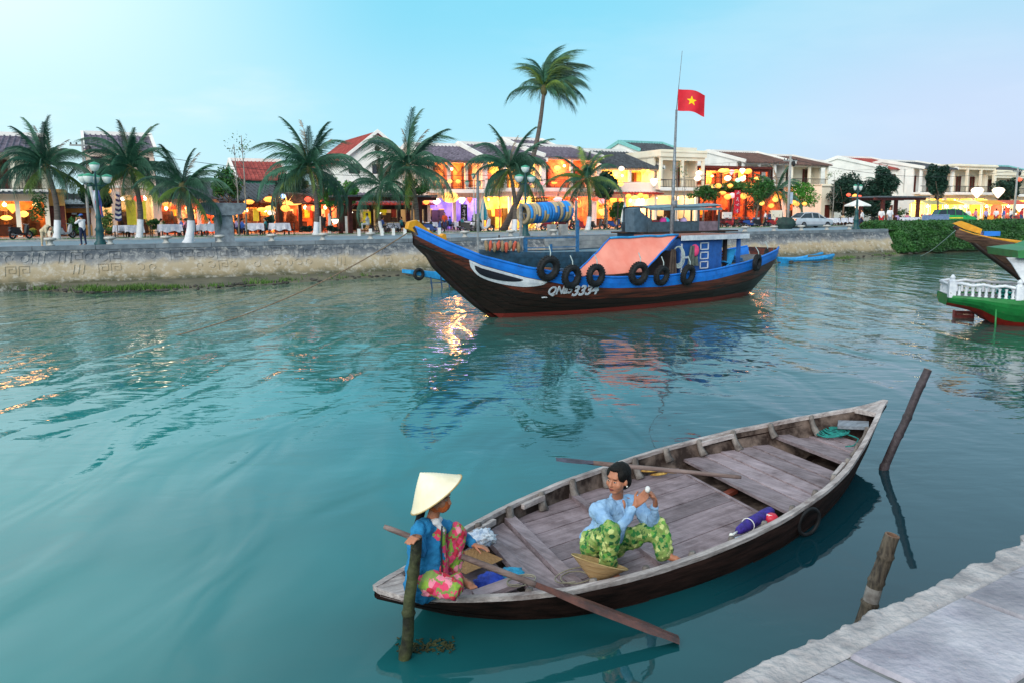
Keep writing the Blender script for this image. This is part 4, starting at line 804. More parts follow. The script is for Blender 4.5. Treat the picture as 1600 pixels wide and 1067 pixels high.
mb = MB(); mb.bar((-.3, 0, .35), (.15, 0, .2), .5, .04, (0, 0, 1)); mb.build('seat', cyanp, ch); mb = MB(); mb.bar((.1, 0, .2), (.45, 0, .85), .5, .04, (1, 0, 0)); mb.build('backrest', cyanp, ch)
for a in (-.22, .22): mb = MB(); mb.bar((-.3, a, 0), (.3, a, .45), .05, .05); mb.build('leg', cyanp, ch)
# tyre fenders
def tyre(label, px, py, yl, r=.34, yaw=0):
    x, z = bx_at(px, yl, py); mb = MB(); mb.torus((0, 0, 0), r*.72, r*.28, (0, 1, 0), 30, 10, 1.0)
    for i in range(26):
        a = i*2*pi/26; mb.bar((cos(a)*r*.985, -.07, sin(a)*r*.985), (cos(a)*r*.985, .07, sin(a)*r*.985), .05, .03, (cos(a), 0, sin(a)))
    o = mb.build('tyre_fender', rubber, None, False); o.location = bg(x, yl, z); o.rotation_euler = (.12+R.uniform(-.08, .08), R.uniform(-.5, .5), rzb+yaw+R.uniform(-.06, .06))
    rp = MB(); rp.tube([V((0, -.05, r*.7)), V((.02, .0, r+.12)), V((.03, .16, r+.32))], .022, 5); q_ = rp.build('hanging_rope', mat('pale_rope', '#b9c8c8', '#86979a'), o, True); q_.rotation_euler = (0, -o.rotation_euler[1], 0); return tag(o, label, 'tyre', 'tyres hung along the large boat')
hy = lambda px: -(interp(bt, bx_at(px, -1.9)[0]))-.17
for i, (px, py, r) in enumerate(((857, 420, .47), (893, 433, .44), (931, 431, .43), (998, 428, .46), (1034, 431, .40), (1075, 430, .42), (1183, 411, .36))):
    tyre('black tyre fender on the side of the large brown boat, %s from the bow' % ORD[i], px, py, hy(px), r, -.12 if i == 0 else (.35 if i == 6 else 0))
tyre('black tyre fender hanging off the stern corner of the large brown boat', 1196, 402, -.9, .38, .7)
# registration number
def lettering(txt, px, py, h, par, m, yl, name='registration_number', shear=.2, sx=1):
    cu = bpy.data.curves.new(name, 'FONT'); cu.body = txt; cu.size = h; cu.extrude = .008; cu.shear = shear; cu.offset = .012*h/.4
    o = bpy.data.objects.new('tmp', cu); C.objects.link(o); bpy.context.view_layer.update(); me = bpy.data.meshes.new_from_object(o.evaluated_get(bpy.context.evaluated_depsgraph_get())); bpy.data.objects.remove(o)
    me.name = name; me.materials.clear(); me.materials.append(m); o = ob(name, me, par); x, z = bx_at(px, yl, py)
    v_ = vs_of(x+.9, z+.1); y0 = hpB(x+.9, v_, -1); ang = atan2(-(hpB(x+.9, v_-.08, -1).y-hpB(x+.9, v_+.08, -1).y), (hpB(x+.9, v_-.08, -1).z-hpB(x+.9, v_+.08, -1).z))
    o.location = (x, y0.y-.06, z); o.rotation_euler = (pi/2+ang, 0, 0); o.scale = (sx, 1, 1); return o
lettering('QNa5', 861, 462, .44, big, wpaint, -2.0, sx=1.05); lettering('3334', 894, 463, .54, big, wpaint, -2.0, sx=1.18)
x_, z_ = bx_at(862, -2.0, 466); mb = MB(); v_ = vs_of(x_, z_); mb.X = Matrix.Translation((x_, hpB(x_, v_, -1).y-.05, z_)); mb.box(0, .3, -.01, .01, -.05, -.01); mb.build('underline', wpaint, big)
for i, (px, yl, lb, c_) in enumerate(((790, .2, 'coiled tan rope on the foredeck of the large brown boat', '#a08a68'), (835, -.6, 'coiled grey rope near the first tyre of the large brown boat', '#8c9090'), (1150, .2, 'coiled blue rope on the aft deck of the large brown boat', '#3a78b0'))):
    x, _ = bx_at(px, yl); mb = MB()
    for k in range(6): mb.torus((R.uniform(-.05, .05), R.uniform(-.05, .05), .04*k), .34-.03*k, .03, (R.uniform(-.1, .1), R.uniform(-.1, .1), 1), 18, 5)
    o = mb.build('rope_coil', mat('coil_rope_'+c_[1:], c_), None, True); o.location = bg(x, yl, interp(st_, x)-.3); tag(o, lb, 'rope')
for i, (px, yl, c_, lb) in enumerate(((846, .3, '#8a5a3a', 'brown'), (868, .4, '#4a6a8a', 'blue grey'), (1138, .5, '#7a3a30', 'dark red'))):
    x, _ = bx_at(px, yl); z = interp(st_, x)-.32; t = thing('crate', lb+' slatted crate standing on the deck of the large brown boat', 'crate', bg(x, yl, z), rzb+.2*i); m_ = mat('crate_'+c_[1:], c_)
    for q in range(4): mb = MB(); mb.box(-.3, .3, -.24, -.21, q*.14, q*.14+.1); mb.box(-.3, .3, .21, .24, q*.14, q*.14+.1); mb.box(-.3, -.27, -.21, .21, q*.14, q*.14+.1); mb.box(.27, .3, -.21, .21, q*.14, q*.14+.1); mb.build('slat', m_, t)
# mast with flag and whip aerial, anchored at the cabin front
mx, mz = bx_at(1048, -.2, 372); mast = thing('flag_mast', 'tall grey mast with aerial standing before the blue cabin', 'mast', bg(mx, -.2, 1.3), rzb)
metal = mat('galvanised_metal', '#8d949b', '#62686f', .5, 10, .2, metal=.3)
tx, tz = bx_at(1057, -.2, 172); t2, tz2 = bx_at(1066, -.2, 80); m0 = V((0, 0, 0)); m1 = V((tx-mx, 0, tz-1.3)); m2 = V((t2-mx, 0, tz2-1.3))
mb = MB(); mb.tube([m0, m1*.5, m1], [.085, .07, .045], 8); mb.build('mast_pole', metal, mast, True); mb = MB(); mb.tube([m1, m2], [.018, .01], 6); mb.build('aerial', metal, mast, True)
mb = MB(); mb.X = Matrix.Translation(m1*.42); mb.ell((.03, -.1, 0), (.12, .1, .16)); mb.build('mast_lamp', metal, mast, True)
fl_ = thing('flag', 'red flag with a yellow star flying from the mast', 'flag', bg(tx, -.2, tz+.12), 0); fm = mat('red_flag_cloth', '#e01830', '#c01024', .7, 2); 
FLW, FLH = 1.15, .88
def flagf(u, v, o_=0): return V((.05+u*FLW, .10*sin(u*7+v*1.2)*u**.7+o_, .72-.0*u-v*FLH+.10*sin(u*4.5)*u-.16*u))
mb = MB(); mb.grid(lambda u, v: flagf(u, v), 26, 14); mb.build('flag_cloth', fm, fl_, True)
for o_ in (-.012, .012):
    mb = MB(); P_ = []; nst = 10
    for i in range(10):
        a = pi/2+i*pi/5; r_ = (.21 if i % 2 == 0 else .085); P_.append(flagf(.5+r_*cos(a)/FLW*1.0, .5-r_*sin(a)/FLH, o_))
    P_.append(flagf(.5, .5, o_)); mb.add(P_, [(i, (i+1) % 10, 10) for i in range(10)]); mb.build('star', mat('yellow_star', '#ffd400', '#f6c800'), fl_)
# mooring line
bwp = bg(.2, -.05, 3.15); e1 = on_z(272, 525, -.02); sg_ = [bwp*(1-t)+e1*t+V((0, 0, -1.1*4*t*(1-t)*.35)) for t in [i/8 for i in range(9)]]
rope('mooring_line', 'long brown mooring line running from the large boat bow down into the river', sg_, .022, mat('brown_rope', '#8a7560', '#5a4a3c', .9, 20))
rope('stern_line', 'thin green line hanging from the large boat stern into the water', [bg(LT-.1, -.7, 2.1), bg(LT+.15, -.75, 1.0), bg(LT+.15, -.75, -.05)], .015, mat('green_line', '#3a7a6a'))

# ---------------- second boat behind: grey awning, blue frame with reel of net floats
r2 = rzb-.02; o2 = on_z(745, 440, 0); o2 = V((o2.x, o2.y+1.9, 0))
sec = thing('fishing_boat', 'blue grey fishing boat with canopied cabin moored behind the large brown boat', 'boat', o2, r2)
navy = mat('navy_hull_paint', '#2c4d66', '#1d3446', .6, 3, .2); fr_m = mat('blue_frame_paint', '#2e6ea2', '#20527c', .55, 6, .2)
bt2 = [(0, .1), (1.5, .9), (4, 1.6), (8, 1.8), (13, 1.7), (16, 1.1)]; st2 = [(0, 1.72), (3, 1.50), (8, 1.42), (13, 1.5), (16, 1.7)]; wt2 = [(0, .05), (2.4, .2), (5, 1.1), (12, 1.2), (16, .5)]; kt2 = [(0, .9), (1.6, -.1), (8, -.3), (14, -.2), (16, .3)]
loft_boat(sec, 16, bt2, st2, wt2, kt2, [(0, .2, navy, 'rub_band'), (.2, .6, navy, 'hull_plank'), (.6, 1, tarb, 'hull_plank')], 30)
mb = MB(); mb.grid(lambda u, v: V((.3+u*15.6, (v*2-1)*interp(bt2, .3+u*15.6)*.97, interp(st2, .3+u*15.6)-.06)), 24, 3); mb.build('deck', mat('blue_grey_deck', '#6d8b9c', '#557385', .8, 2), sec)
def s2(px, yl, py=380):
    r_ = ray(px, py); o_ = V((0, 0, H))-o2; ax = V((cos(r2), sin(r2), 0)); ay = V((-sin(r2), cos(r2), 0)); t = (yl-o_.dot(ay))/r_.dot(ay); p = o_+r_*t; return p.dot(ax), p.z
def post2(name, px, yl, y0, y1, w_=.07, m=fr_m, par=None): x, a = s2(px, yl, y0); _, b = s2(px, yl, y1); mb = MB(); mb.box(x-w_, x+w_, yl-w_, yl+w_, a, b); return mb.build(name, m, par or sec)
def rail2(name, pa_, pb_, yl, w_=.05, m=fr_m, par=None): a = s2(pa_[0], yl, pa_[1]); b = s2(pb_[0], yl, pb_[1]); mb = MB(); mb.bar((a[0], yl, a[1]), (b[0], yl, b[1]), w_, w_); return mb.build(name, m, par or sec)
for (px, y0, y1, w_) in ((821, 398, 372, .09), (902, 398, 345, .08), (861, 402, 382, .06)): post2('frame_post', px, -.9, y0, y1, w_)
rail2('frame_rail', (821, 373), (902, 371), -.9, .09); rail2('frame_rail', (818, 388), (902, 386), -.9)
post2('frame_post', 814, -.7, 402, 318, .07, mat('weathered_pole', '#9a9da0', '#6c7074')); post2('frame_post', 900, -.7, 398, 314, .06, mat('weathered_pole', '#9a9da0'))
rail2('reel_axle', (812, 335), (901, 330), -.7, .05, mat('weathered_pole', '#9a9da0'))
# reel of blue and beige floats
beige = mat('beige_float', '#a8987c', '#8a7a60', .7, 6); bl3 = mat('bright_blue_float', '#1c7fd0', '#1767ab', .6, 6)
def halves(name, a, b):
    def f(t, colr, tco):
        sx = t.nodes.new('ShaderNodeSeparateXYZ'); t.links.new(tco.outputs['Object'], sx.inputs[0]); oi = t.nodes.new('ShaderNodeObjectInfo')
        k_ = mathn(t, 'GREATER_THAN', mathn(t, 'ADD', sx.outputs[2], mathn(t, 'MULTIPLY', mathn(t, 'SUBTRACT', oi.outputs['Random'], .5), .7)), 0.0); return mixn(t, k_, S(b), S(a))
    return mat(name, a, a, .65, 5, extra=f)
hb1, hb2 = halves('float_blue_over_beige', '#1c86d6', '#a8926e'), halves('float_beige_over_blue', '#b3a283', '#1a64a8')
base_me = MB().torus((0, 0, 0), .52, .115, (1, 0, 0), 28, 8).mesh('net_float', hb1, True)
for i in range(17):
    px = 817+i*4.25; x, z = s2(px+1, -.7, 335-i*.32); o = ob('net_float_ring', base_me if i == 0 else base_me, None); o.matrix_world = Matrix.Translation(o2) @ Matrix.Rotation(r2, 4, 'Z') @ Matrix.Translation((x, -.7, z)) @ Matrix.Rotation(R.uniform(-.08, .08), 4, 'Z')
    m_ = [beige, hb1, beige, hb2, hb2, bl3, hb1, hb1, bl3, bl3, hb2, hb2, beige, hb2, hb1, hb1, hb2][i]; o.material_slots[0].link = 'OBJECT'; o.material_slots[0].material = m_
    tag(o, '%s float ring, %s from the left on the reel above the moored boat' % ({'beige_float': 'plain beige', 'bright_blue_float': 'plain blue'}.get(m_.name, 'blue and beige'), (ORD+['seventeenth'])[i]), 'float ring', 'blue and beige float rings on the reel')
# canopied cabin
cg = mat('grey_cabin_boards', '#4c5d6b', '#36444f', .8, 3, .2); cpy = mat('grey_canopy_sheet', '#7d97a4', '#5d7480', .6, 3, .2); mauve = mat('mauve_board', '#8a7480', '#6c5a64', .8, 4)
a, za = s2(1012, -1.3, 326); b, zb2 = s2(1126, -1.3, 322); _, z0 = s2(1060, -1.3, 362); _, z1 = s2(1060, -1.3, 347)
mb = MB(); mb.grid(lambda u, v: V((a+(b-a)*u, -1.45+2.9*v, za+.02+(zb2-za)*u+.16*sin(pi*v)-.02*cos(u*9))), 12, 8); mb.grid(lambda u, v: V((a+(b-a)*u, -1.45+2.9*v, za-.05+(zb2-za)*u+.16*sin(pi*v)-.02*cos(u*9))), 12, 8, True); mb.box(a, b, -1.46, -1.42, za-.14, za+.04); mb.build('canopy', cpy, sec)
xm_, _ = s2(1090, -1.3); 
for (q0, q1, m) in ((a+.1, xm_, cg), (xm_+.03, b-.25, mauve)): mb = MB(); mb.box(q0, q1, -1.32, -1.26, z0, z1); mb.build('side_board', m, sec)
mb = MB(); mb.box(a+.1, b-.25, 1.26, 1.32, z0, z1); mb.box(b-.29, b-.23, -1.3, 1.3, z0, z1); mb.build('side_board', cg, sec)
for (px) in (1016, 1052, 1090, 1122):
    for yl in (-1.3, 1.3): x, _ = s2(px, -1.3); mb = MB(); mb.box(x-.05, x+.05, yl-.05, yl+.05, 1.3, za+.0); mb.build('canopy_post', cg, sec)
mb = MB(); mb.box(a-.6, b+1.6, -1.6, 1.6, z0-.1, z0+.0); mb.build('upper_deck', dkw, sec)
mb = MB(); mb.box(a-.3, b+.6, -1.3, 1.3, 1.3, z0-.1); mb.build('cabin_wall', navy, sec)
xg, zg = s2(998, -1.0, 338); mb = MB(); mb.prism([(xg-.35, -1.0, z0), (xg-.42, -1.0, zg+.45), (xg+.05, -1.0, zg+.55), (xg+.25, -1.0, zg+.25), (xg+1.05, -1.0, zg-.2), (xg+1.05, -1.0, z0)], (0, .9, 0)); mb.build('engine_hood', mat('slate_sheet', '#54697a', '#3f5261', .7, 3), sec)
for i, (px, c_, lb) in enumerate(((1036, '#d8409a', 'pink'), (1041, '#2ab0c8', 'cyan'), (1068, '#c0a8d8', 'lilac'))):
    x, z = s2(px, -.9, 346); mb = MB(); mb.ell((0, 0, 0), (.24, .2, .24)); o = mb.build('cloth_bundle', mat(lb+'_bundle', c_), None, True); o.location = Matrix.Translation(o2) @ Matrix.Rotation(r2, 4, 'Z') @ V((x, -.9, z)); tag(o, lb+' cloth bundle piled under the grey canopy of the moored boat', 'bundle')
# pile of orange and beige nets on the bow rail
for i in range(9):
    x, z = s2(760+i*6.2, -1.05, 383+(i % 3)); mb = MB(); mb.ell((0, 0, 0), (.13, .2, .30), 10, 8); mb.v = [tuple(V(q)*(1+.35*noise.noise(V(q)*6+V((i, 0, 0))))) for q in mb.v]; c_ = ('salmon', '#d0604a') if i % 2 else ('rope_beige', '#9a8468')
    o = mb.build('net_bundle', mat(c_[0]+'_net', c_[1], rough=.9, scale=14, bump=.5), None, True); o.location = Matrix.Translation(o2) @ Matrix.Rotation(r2, 4, 'Z') @ V((x, -1.05, z-.05)); o.rotation_euler = (0, R.uniform(-.3, .3), 0); tag(o, '%s net bundle, %s from the left on the rail of the moored boat' % ('salmon' if i % 2 else 'beige', ORD[i]), 'net')
rail2('net_rail', (752, 375), (818, 371), -1.0, .08, wpaint); post2('frame_post', 747, -1.0, 405, 285, .045, mat('weathered_pole', '#9a9da0')); post2('frame_post', 780, -1.0, 392, 368, .03, dkw)
post2('frame_post', 965, -1.0, 360, 310, .035, dkw)
# ---------------- blue punt prow with ladder frame left of the large boat
def sampan(label, a, b, wid, m_out, m_in, zs=.42, rise=.45, group=None):
    a, b = V(a), V(b); d = b-a; Ls = d.length; t = thing('sampan', label, 'sampan', (a.x, a.y, 0), atan2(d.y, d.x), group)
    bw_ = lambda x: wid*max(.12, sin(pi*min(max(x/Ls, .02), .98))**.6); zg_ = lambda x: zs+rise*(abs(2*x/Ls-1))**2.4
    mb = MB(); n_ = 20
    for sg in (-1, 1):
        P_ = []
        for i in range(n_+1): x = Ls*i/n_; y = bw_(x); P_ += [V((x, sg*y, zg_(x))), V((x, sg*(y+.03), zg_(x)-.10)), V((x*.9+Ls*.05, sg*y*.62, -.08)), V((x*.9+Ls*.05, sg*y*.55, -.04)), V((x, sg*(y-.07), zg_(x)))]
        mb.add(P_, [(i*5+j_, (i+1)*5+j_, (i+1)*5+(j_+1) % 5, i*5+(j_+1) % 5) for i in range(n_) for j_ in range(5)])
    mb.grid(lambda u, v: V((u*Ls*.9+Ls*.05, (v*2-1)*bw_(u*Ls)*.6, -.05+.05*0)), 10, 1); 
    for x in (0, Ls): mb.add([V((x, -bw_(x), zg_(x))), V((x, bw_(x), zg_(x))), V((x*.9+Ls*.05, bw_(x)*.6, -.08)), V((x*.9+Ls*.05, -bw_(x)*.6, -.08))], [(0, 1, 2, 3)])
    mb.build('hull', m_out, t); mb = MB(); mb.grid(lambda u, v: V((Ls*(.06+.88*u), (v*2-1)*(bw_(Ls*(.06+.88*u))-.05), zg_(Ls*(.06+.88*u))-.12)), 16, 2); mb.build('floor', m_in, t)
    for k_ in (.25, .5, .75): mb = MB(); mb.box(Ls*k_-.1, Ls*k_+.1, -bw_(Ls*k_)+.04, bw_(Ls*k_)-.04, zg_(Ls*k_)-.07, zg_(Ls*k_)-.03); mb.build('thwart', m_out, t)
    return t
pb0 = on_z(640, 424, .95); pt = thing('punt', 'light blue boat prow on a ladder frame left of the large boat', 'boat', (pb0.x, pb0.y, 0), rzb); 
mb = MB(); mb.prism([(0, -.1, 1.0), (0, -.1, .82), (2.6, -.1, .24), (4.4, -.1, .2), (4.4, -.1, .62), (2.6, -.1, .74)], (0, .9, 0)); mb.build('prow', cyanp, pt); mb = MB(); mb.prism([(1.4, .05, .62), (4.6, .05, .2), (4.6, .05, -.3), (3.3, .05, -.1)], (0, .6, 0)); mb.build('underside', mat('navy_hull_paint', '#2c4d66'), pt)
mb = MB(); mb.torus((.42, -.2, .78), .24, .09, (0, 1, 0), 20, 8); mb.build('tyre', rubber, pt, True)
for x in (1.15, 1.75, 2.2): mb = MB(); mb.bar((x, -.12, .6), (x+.12, -.12, -.35), .05, .05); mb.build('ladder_leg', mat('ladder_blue', '#2a4f78'), pt)
mb = MB(); mb.bar((1.1, -.13, .28), (2.3, -.13, .28), .04, .04); mb.build('ladder_rung', mat('ladder_blue', '#2a4f78'), pt)
for i, (x0, y0, x1, y1) in enumerate(((1196, 403, 1262, 404), (1214, 405, 1302, 402), (1188, 399, 1285, 399), (1160, 397, 1232, 397))):
    a = on_z(x0, y0+3-2*(i == 0), .2); b = on_z(x1, y1+1, .2); sampan('%s blue sampan moored below the wall right of the large boat' % ('nearest short', 'longest', 'rear long', 'leftmost half hidden')[i], a, b, .5, cyanp, mat('pale_blue_floor', '#6fb0c8', '#4d93b4'), .28, .22, 'blue sampans moored below the wall')

# ---------------- right: brown boat with yellow gunwale, green boat with white balustrade
rb0 = on_z(1489, 356, 3.0); 
o3 = at_y(1494, 354, 34.0); o3 = V((o3.x, o3.y, 0)); r3_ = radians(-12)
br = thing('fishing_boat', 'weathered brown wooden boat with yellow gunwale and painted eye at the right edge', 'boat', o3, r3_)
bt3 = [(0, .06), (1.5, .6), (4, 1.4), (7, 1.8), (12, 1.8)]; st3 = [(0, 3.12), (.5, 2.90), (1.2, 2.74), (3, 2.50), (5, 2.30), (12, 2.2)]; wt3 = [(0, .04), (3.4, .06), (6, .9), (12, 1.3)]; kt3 = [(0, 2.75), (1, 2.3), (2, 1.55), (3.2, .6), (4.2, -.2), (12, -.3)]
bwn = mat('weathered_brown_planks', '#6e5245', '#3e2c26', .85, 2, .4, stretch=(.6, 2, 9), contrast=(.35, .62))
hp3 = loft_boat(br, 12, bt3, st3, wt3, kt3, [(0, .10, yel, 'rub_band')]+[(.1+.15*i, .25+.15*i, bwn, 'hull_plank') for i in range(6)], 40)
mb = MB(); mb.tube([V((-.05, 0, 3.2)), V((1, 0, 2.26)), V((2, 0, 1.5)), V((3.2, 0, .55)), V((4.2, 0, -.3))], [.12]*5, 7); mb.build('stem_post', tarb, br, True)
mb = MB(); mb.prism([(-.15, -.1, 3.28), (.15, -.1, 3.38), (.5, -.1, 3.25), (.95, -.1, 3.05), (.9, -.1, 2.85), (.3, -.1, 3.05), (0, -.1, 3.2)], (0, .2, 0)); mb.build('bow_cap', yel, br)
mb = MB(); mb.box(1.0, 1.6, -.2, .2, 2.78, 2.96); mb.build('bow_box', blue, br)
for (nm, m, x0, Lh, z0, hh, off) in (('eye_white', wpaint, 3.4, 2.9, 2.28, .50, -.05), ('eye_pupil', mat('eye_black', '#0f1626'), 3.58, 1.9, 2.2, .30, -.08)):
    mb = MB(); P_ = []
    for i in range(21):
        u = i/20; x = x0+Lh*u; zt_ = z0-.12*u; zl_ = zt_-hh*sin(pi*(.06+.9*u)**.7)**.6; s_, k_ = interp(st3, x), interp(kt3, x); va, vb = (s_-zt_)/(s_-k_), (s_-zl_)/(s_-k_); P_ += [hp3(x, va, -1, off), hp3(x, vb, -1, off)]
    mb.add(P_, [(i*2, i*2+2, i*2+3, i*2+1) for i in range(20)]); mb.build(nm, m, br)
a = V((o3.x, o3.y, 3.0)); b = on_z(1438, 401, .05); rope('mooring_line', 'pale mooring line from the brown boat bow down to the mud bank', [a, a*.5+b*.5-V((0, 0, .15)), b], .02, mat('pale_rope', '#b9c8c8'))
grn = mat('green_boat_paint', '#1c7a3c', '#135c2c', .5, 3, .15, contrast=(.25, .55), extra=chips); 
o4 = on_z(1473, 462, .9); o4 = V((o4.x, o4.y, 0)); r4 = radians(-14)
gb = thing('tour_boat', 'green tour boat with white balustrade and green roof entering from the right', 'boat', o4, r4)
bt4 = [(0, .75), (.8, 1.1), (2, 1.4), (10, 1.6)]; st4 = [(0, .98), (1.5, .93), (3, .88), (10, .8)]; wt4 = [(0, .5), (2, .6), (3, .9), (10, 1.2)]; kt4 = [(0, .62), (.9, .42), (1.35, .1), (1.8, -.15), (10, -.25)]
hp4 = loft_boat(gb, 10, bt4, st4, wt4, kt4, [(0, .30, grn, 'rub_band'), (.3, .72, grn, 'hull_plank'), (.72, 1, mat('red_hull_paint', '#9c2418', '#701410', .55), 'hull_plank')], 30)
mb = MB(); mb.quad(hp4(0, 0, -1), hp4(0, 1, -1), hp4(0, 1, 1), hp4(0, 0, 1)); mb.build('transom', grn, gb); mb = MB(); mb.quad((0, -.7, .93), (10, -1.5, .8), (10, 1.5, .8), (0, .7, .93)); mb.build('deck', greyw, gb)
bp_ = [(0, 0), (.05, 0), (.06, .03), (.035, .06), (.05, .14), (.028, .24), (.045, .3), (.05, .33)]
for yl in (-1, 1):
    for i in range(30):
        x = .12+i*.185; y = yl*(interp(bt4, x)-.08); z = interp(st4, x)
        if x > 2.1 and yl > 0 and x > 4.5: continue
        mb = MB(); mb.lathe([(r_*1.1, z_*.95) for r_, z_ in bp_], 8, (x, y, z)); mb.build('baluster', wpaint, gb, True)
    mb = MB(); mb.tube([V((.05+i*.3, yl*(interp(bt4, .05+i*.3)-.08), interp(st4, .05+i*.3)+.36+(.06*abs(sin(i*.52*3)) if i < 7 else 0))) for i in range(20)], .055, 6); mb.build('hand_rail', wpaint, gb, True)
for i in range(7): mb = MB(); y = -.55+i*.18; mb.lathe([(r_*1.1, z_*.95) for r_, z_ in bp_], 8, (.08, y, .98)); mb.build('baluster', wpaint, gb, True)
mb = MB(); mb.tube([(.06, -.65, 1.34), (.06, .65, 1.34)], .05, 6); mb.build('hand_rail', wpaint, gb, True)
for (x, hh) in ((.1, .72), (1.95, .62)): mb = MB(); y = -(interp(bt4, x)-.08); mb.box(x-.11, x+.11, y-.11, y+.11, .9, .9+hh-.2); mb.lathe([(.12, 0), (.12, .04), (.07, .1), (.09, .16), (.04, .24), (0, .26)], 10, (x, y, .9+hh-.2)); mb.build('newel_post', wpaint, gb)
mb = MB(); x = 2.1; y = -1.3; mb.box(x-.0, x+.16, y, y+.12, .85, 2.26); mb.prism([(x-.55, y, 2.26), (x, y, 1.4), (x, y, 2.26)], (0, .08, 0)); mb.prism([(x-.6, y-.0, 2.28), (x+.2, y, 2.28), (x+.2, y, 2.1), (x-.45, y, 2.1)], (0, .1, 0)); mb.build('roof_post', wpaint, gb)
mb = MB(); mb.prism([(1.75, -1.6, 2.28), (1.7, -1.6, 2.52), (2.5, -1.6, 2.62), (10, -1.75, 2.75), (10, -1.75, 2.4)], (0, 3.2, 0)); mb.build('roof', grn, gb); mb = MB(); mb.prism([(2.4, -1.35, 2.6), (2.9, -1.35, 2.82), (10, -1.4, 2.95), (10, -1.4, 2.7)], (0, 2.6, 0)); mb.build('upper_roof', grn, gb)
mb = MB(); mb.box(3.4, 10, -1.2, 1.2, .85, 2.3); mb.build('cabin_wall', mat('maroon_boards', '#5e1420', '#3c0c14', .8, 4), gb)
mb = MB(); mb.X = Matrix.Translation((1.3, -1.35, .6)); mb.tube([(0, 0, 0), (.02, -.03, -1.0)], .03, 6); mb.build('mooring_pipe', grn, gb, True)
p_ = on_z(1505, 496, .0); t = thing('floating_crate', 'faded red floating crate with slats beside the green boat', 'crate', (p_.x, p_.y, .0), r4)
for z in (.0, .13): mb = MB(); mb.box(-.3, .3, -.2, -.16, z, z+.08); mb.box(-.3, .3, .16, .2, z, z+.08); mb.build('slat', mat('faded_red_wood', '#b0524e', '#8a3a3a'), t)
for x in (-.32, .26): mb = MB(); mb.box(x, x+.06, -.16, .16, -.1, .24); mb.build('end_post', mat('faded_red_wood', '#b0524e'), t)
mb = MB(); 
rr = random.Random(4)
for i in range(14): mb.torus((rr.uniform(-.14, .14), rr.uniform(-.14, .14), i*.012), rr.uniform(.12, .2), .018, (rr.uniform(-.2, .2), rr.uniform(-.2, .2), 1), 18, 5)
o = mb.build('rope_coil', mat('turquoise_rope', '#1f8f86'), None, True); o.location = Matrix.Translation(o4) @ Matrix.Rotation(r4, 4, 'Z') @ V((1.7, -.9, .98)); o.scale = (1, 1, 1.8); tag(o, 'green rope coil piled on the deck of the green tour boat', 'rope')
# ================================================================ buildings along the street
def plaster(name, a, b=None): return mat(name, a, b, .9, .5, .12, detail=6, bscale=6, contrast=(.25, .6))
cream = plaster('cream_plaster', '#f5edda', '#e8dac0'); white_p = plaster('white_plaster', '#f2f2ee', '#dcdedc'); ochre = plaster('ochre_plaster', '#dba25e', '#c0863f'); pinkp = plaster('pinkish_plaster', '#efd6c8', '#d8baa8'); beigep = plaster('beige_plaster', '#d9c29a', '#bda47c')
trimw = plaster('white_trim', '#f4f1ec', '#e2dfda'); turq = mat('turquoise_trim', '#8fcfcd', '#6fb4b2', .7)
tile_d = mat('dark_roof_tile', '#80788a', '#484350', .9, 1.6, .4, contrast=(.3, .7), detail=7); tile_g = mat('grey_roof_tile', '#545a62', '#33373e', .9, 1.6, .4, detail=7); tile_r = mat('red_roof_tile', '#a8504a', '#7e3634', .9, 1.5, .3); tile_b = mat('brown_roof_tile', '#75584f', '#4a3a3a', .9, 1.5, .4, detail=7)
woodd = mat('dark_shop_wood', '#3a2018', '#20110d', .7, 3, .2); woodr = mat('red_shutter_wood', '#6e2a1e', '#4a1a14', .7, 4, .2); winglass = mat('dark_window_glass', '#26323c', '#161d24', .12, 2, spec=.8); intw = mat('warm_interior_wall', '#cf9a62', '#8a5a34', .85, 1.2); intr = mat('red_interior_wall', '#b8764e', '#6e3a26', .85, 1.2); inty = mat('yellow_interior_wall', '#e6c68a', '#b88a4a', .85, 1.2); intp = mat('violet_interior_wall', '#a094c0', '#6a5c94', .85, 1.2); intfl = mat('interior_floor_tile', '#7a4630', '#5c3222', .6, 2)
iron = mat('dark_iron', '#26292c', '#181a1c', .6); lampw = glow('lit_bulb_warm', (1, .62, .25), 9); lampwh = glow('lit_bulb_white', (1, .93, .8), 9); lampv = glow('lit_bulb_violet', (.45, .3, 1), 9)
GL = {'o': ((1, .42, .13), intw), 'r': ((1, .30, .12), intr), 'y': ((1, .62, .15), inty), 'v': ((.6, .42, 1), intp), 'w': ((1, .8, .55), beigep)}
def plight(col, pw, par, loc, r=.25):
    l = bpy.data.lights.new('shop_lamp_light', 'POINT'); l.energy = pw; l.color = col; l.shadow_soft_size = .8; o = bpy.data.objects.new('shop_lamp_light', l); C.objects.link(o); o.parent = par; o.location = loc; return o
def wall_cells(mb, W, z0, z1, ops, y0, y1):
    xs = sorted({0, W, *[o[0] for o in ops], *[o[1] for o in ops]})
    for a, b in zip(xs, xs[1:]):
        cov = sorted([(o[2], o[3]) for o in ops if o[0] <= a+1e-6 and o[1] >= b-1e-6]); z = z0
        for (p, q) in cov:
            if p > z+1e-4: mb.box(a, b, y0, y1, z, p)
            z = q
        if z < z1-1e-4: mb.box(a, b, y0, y1, z, z1)
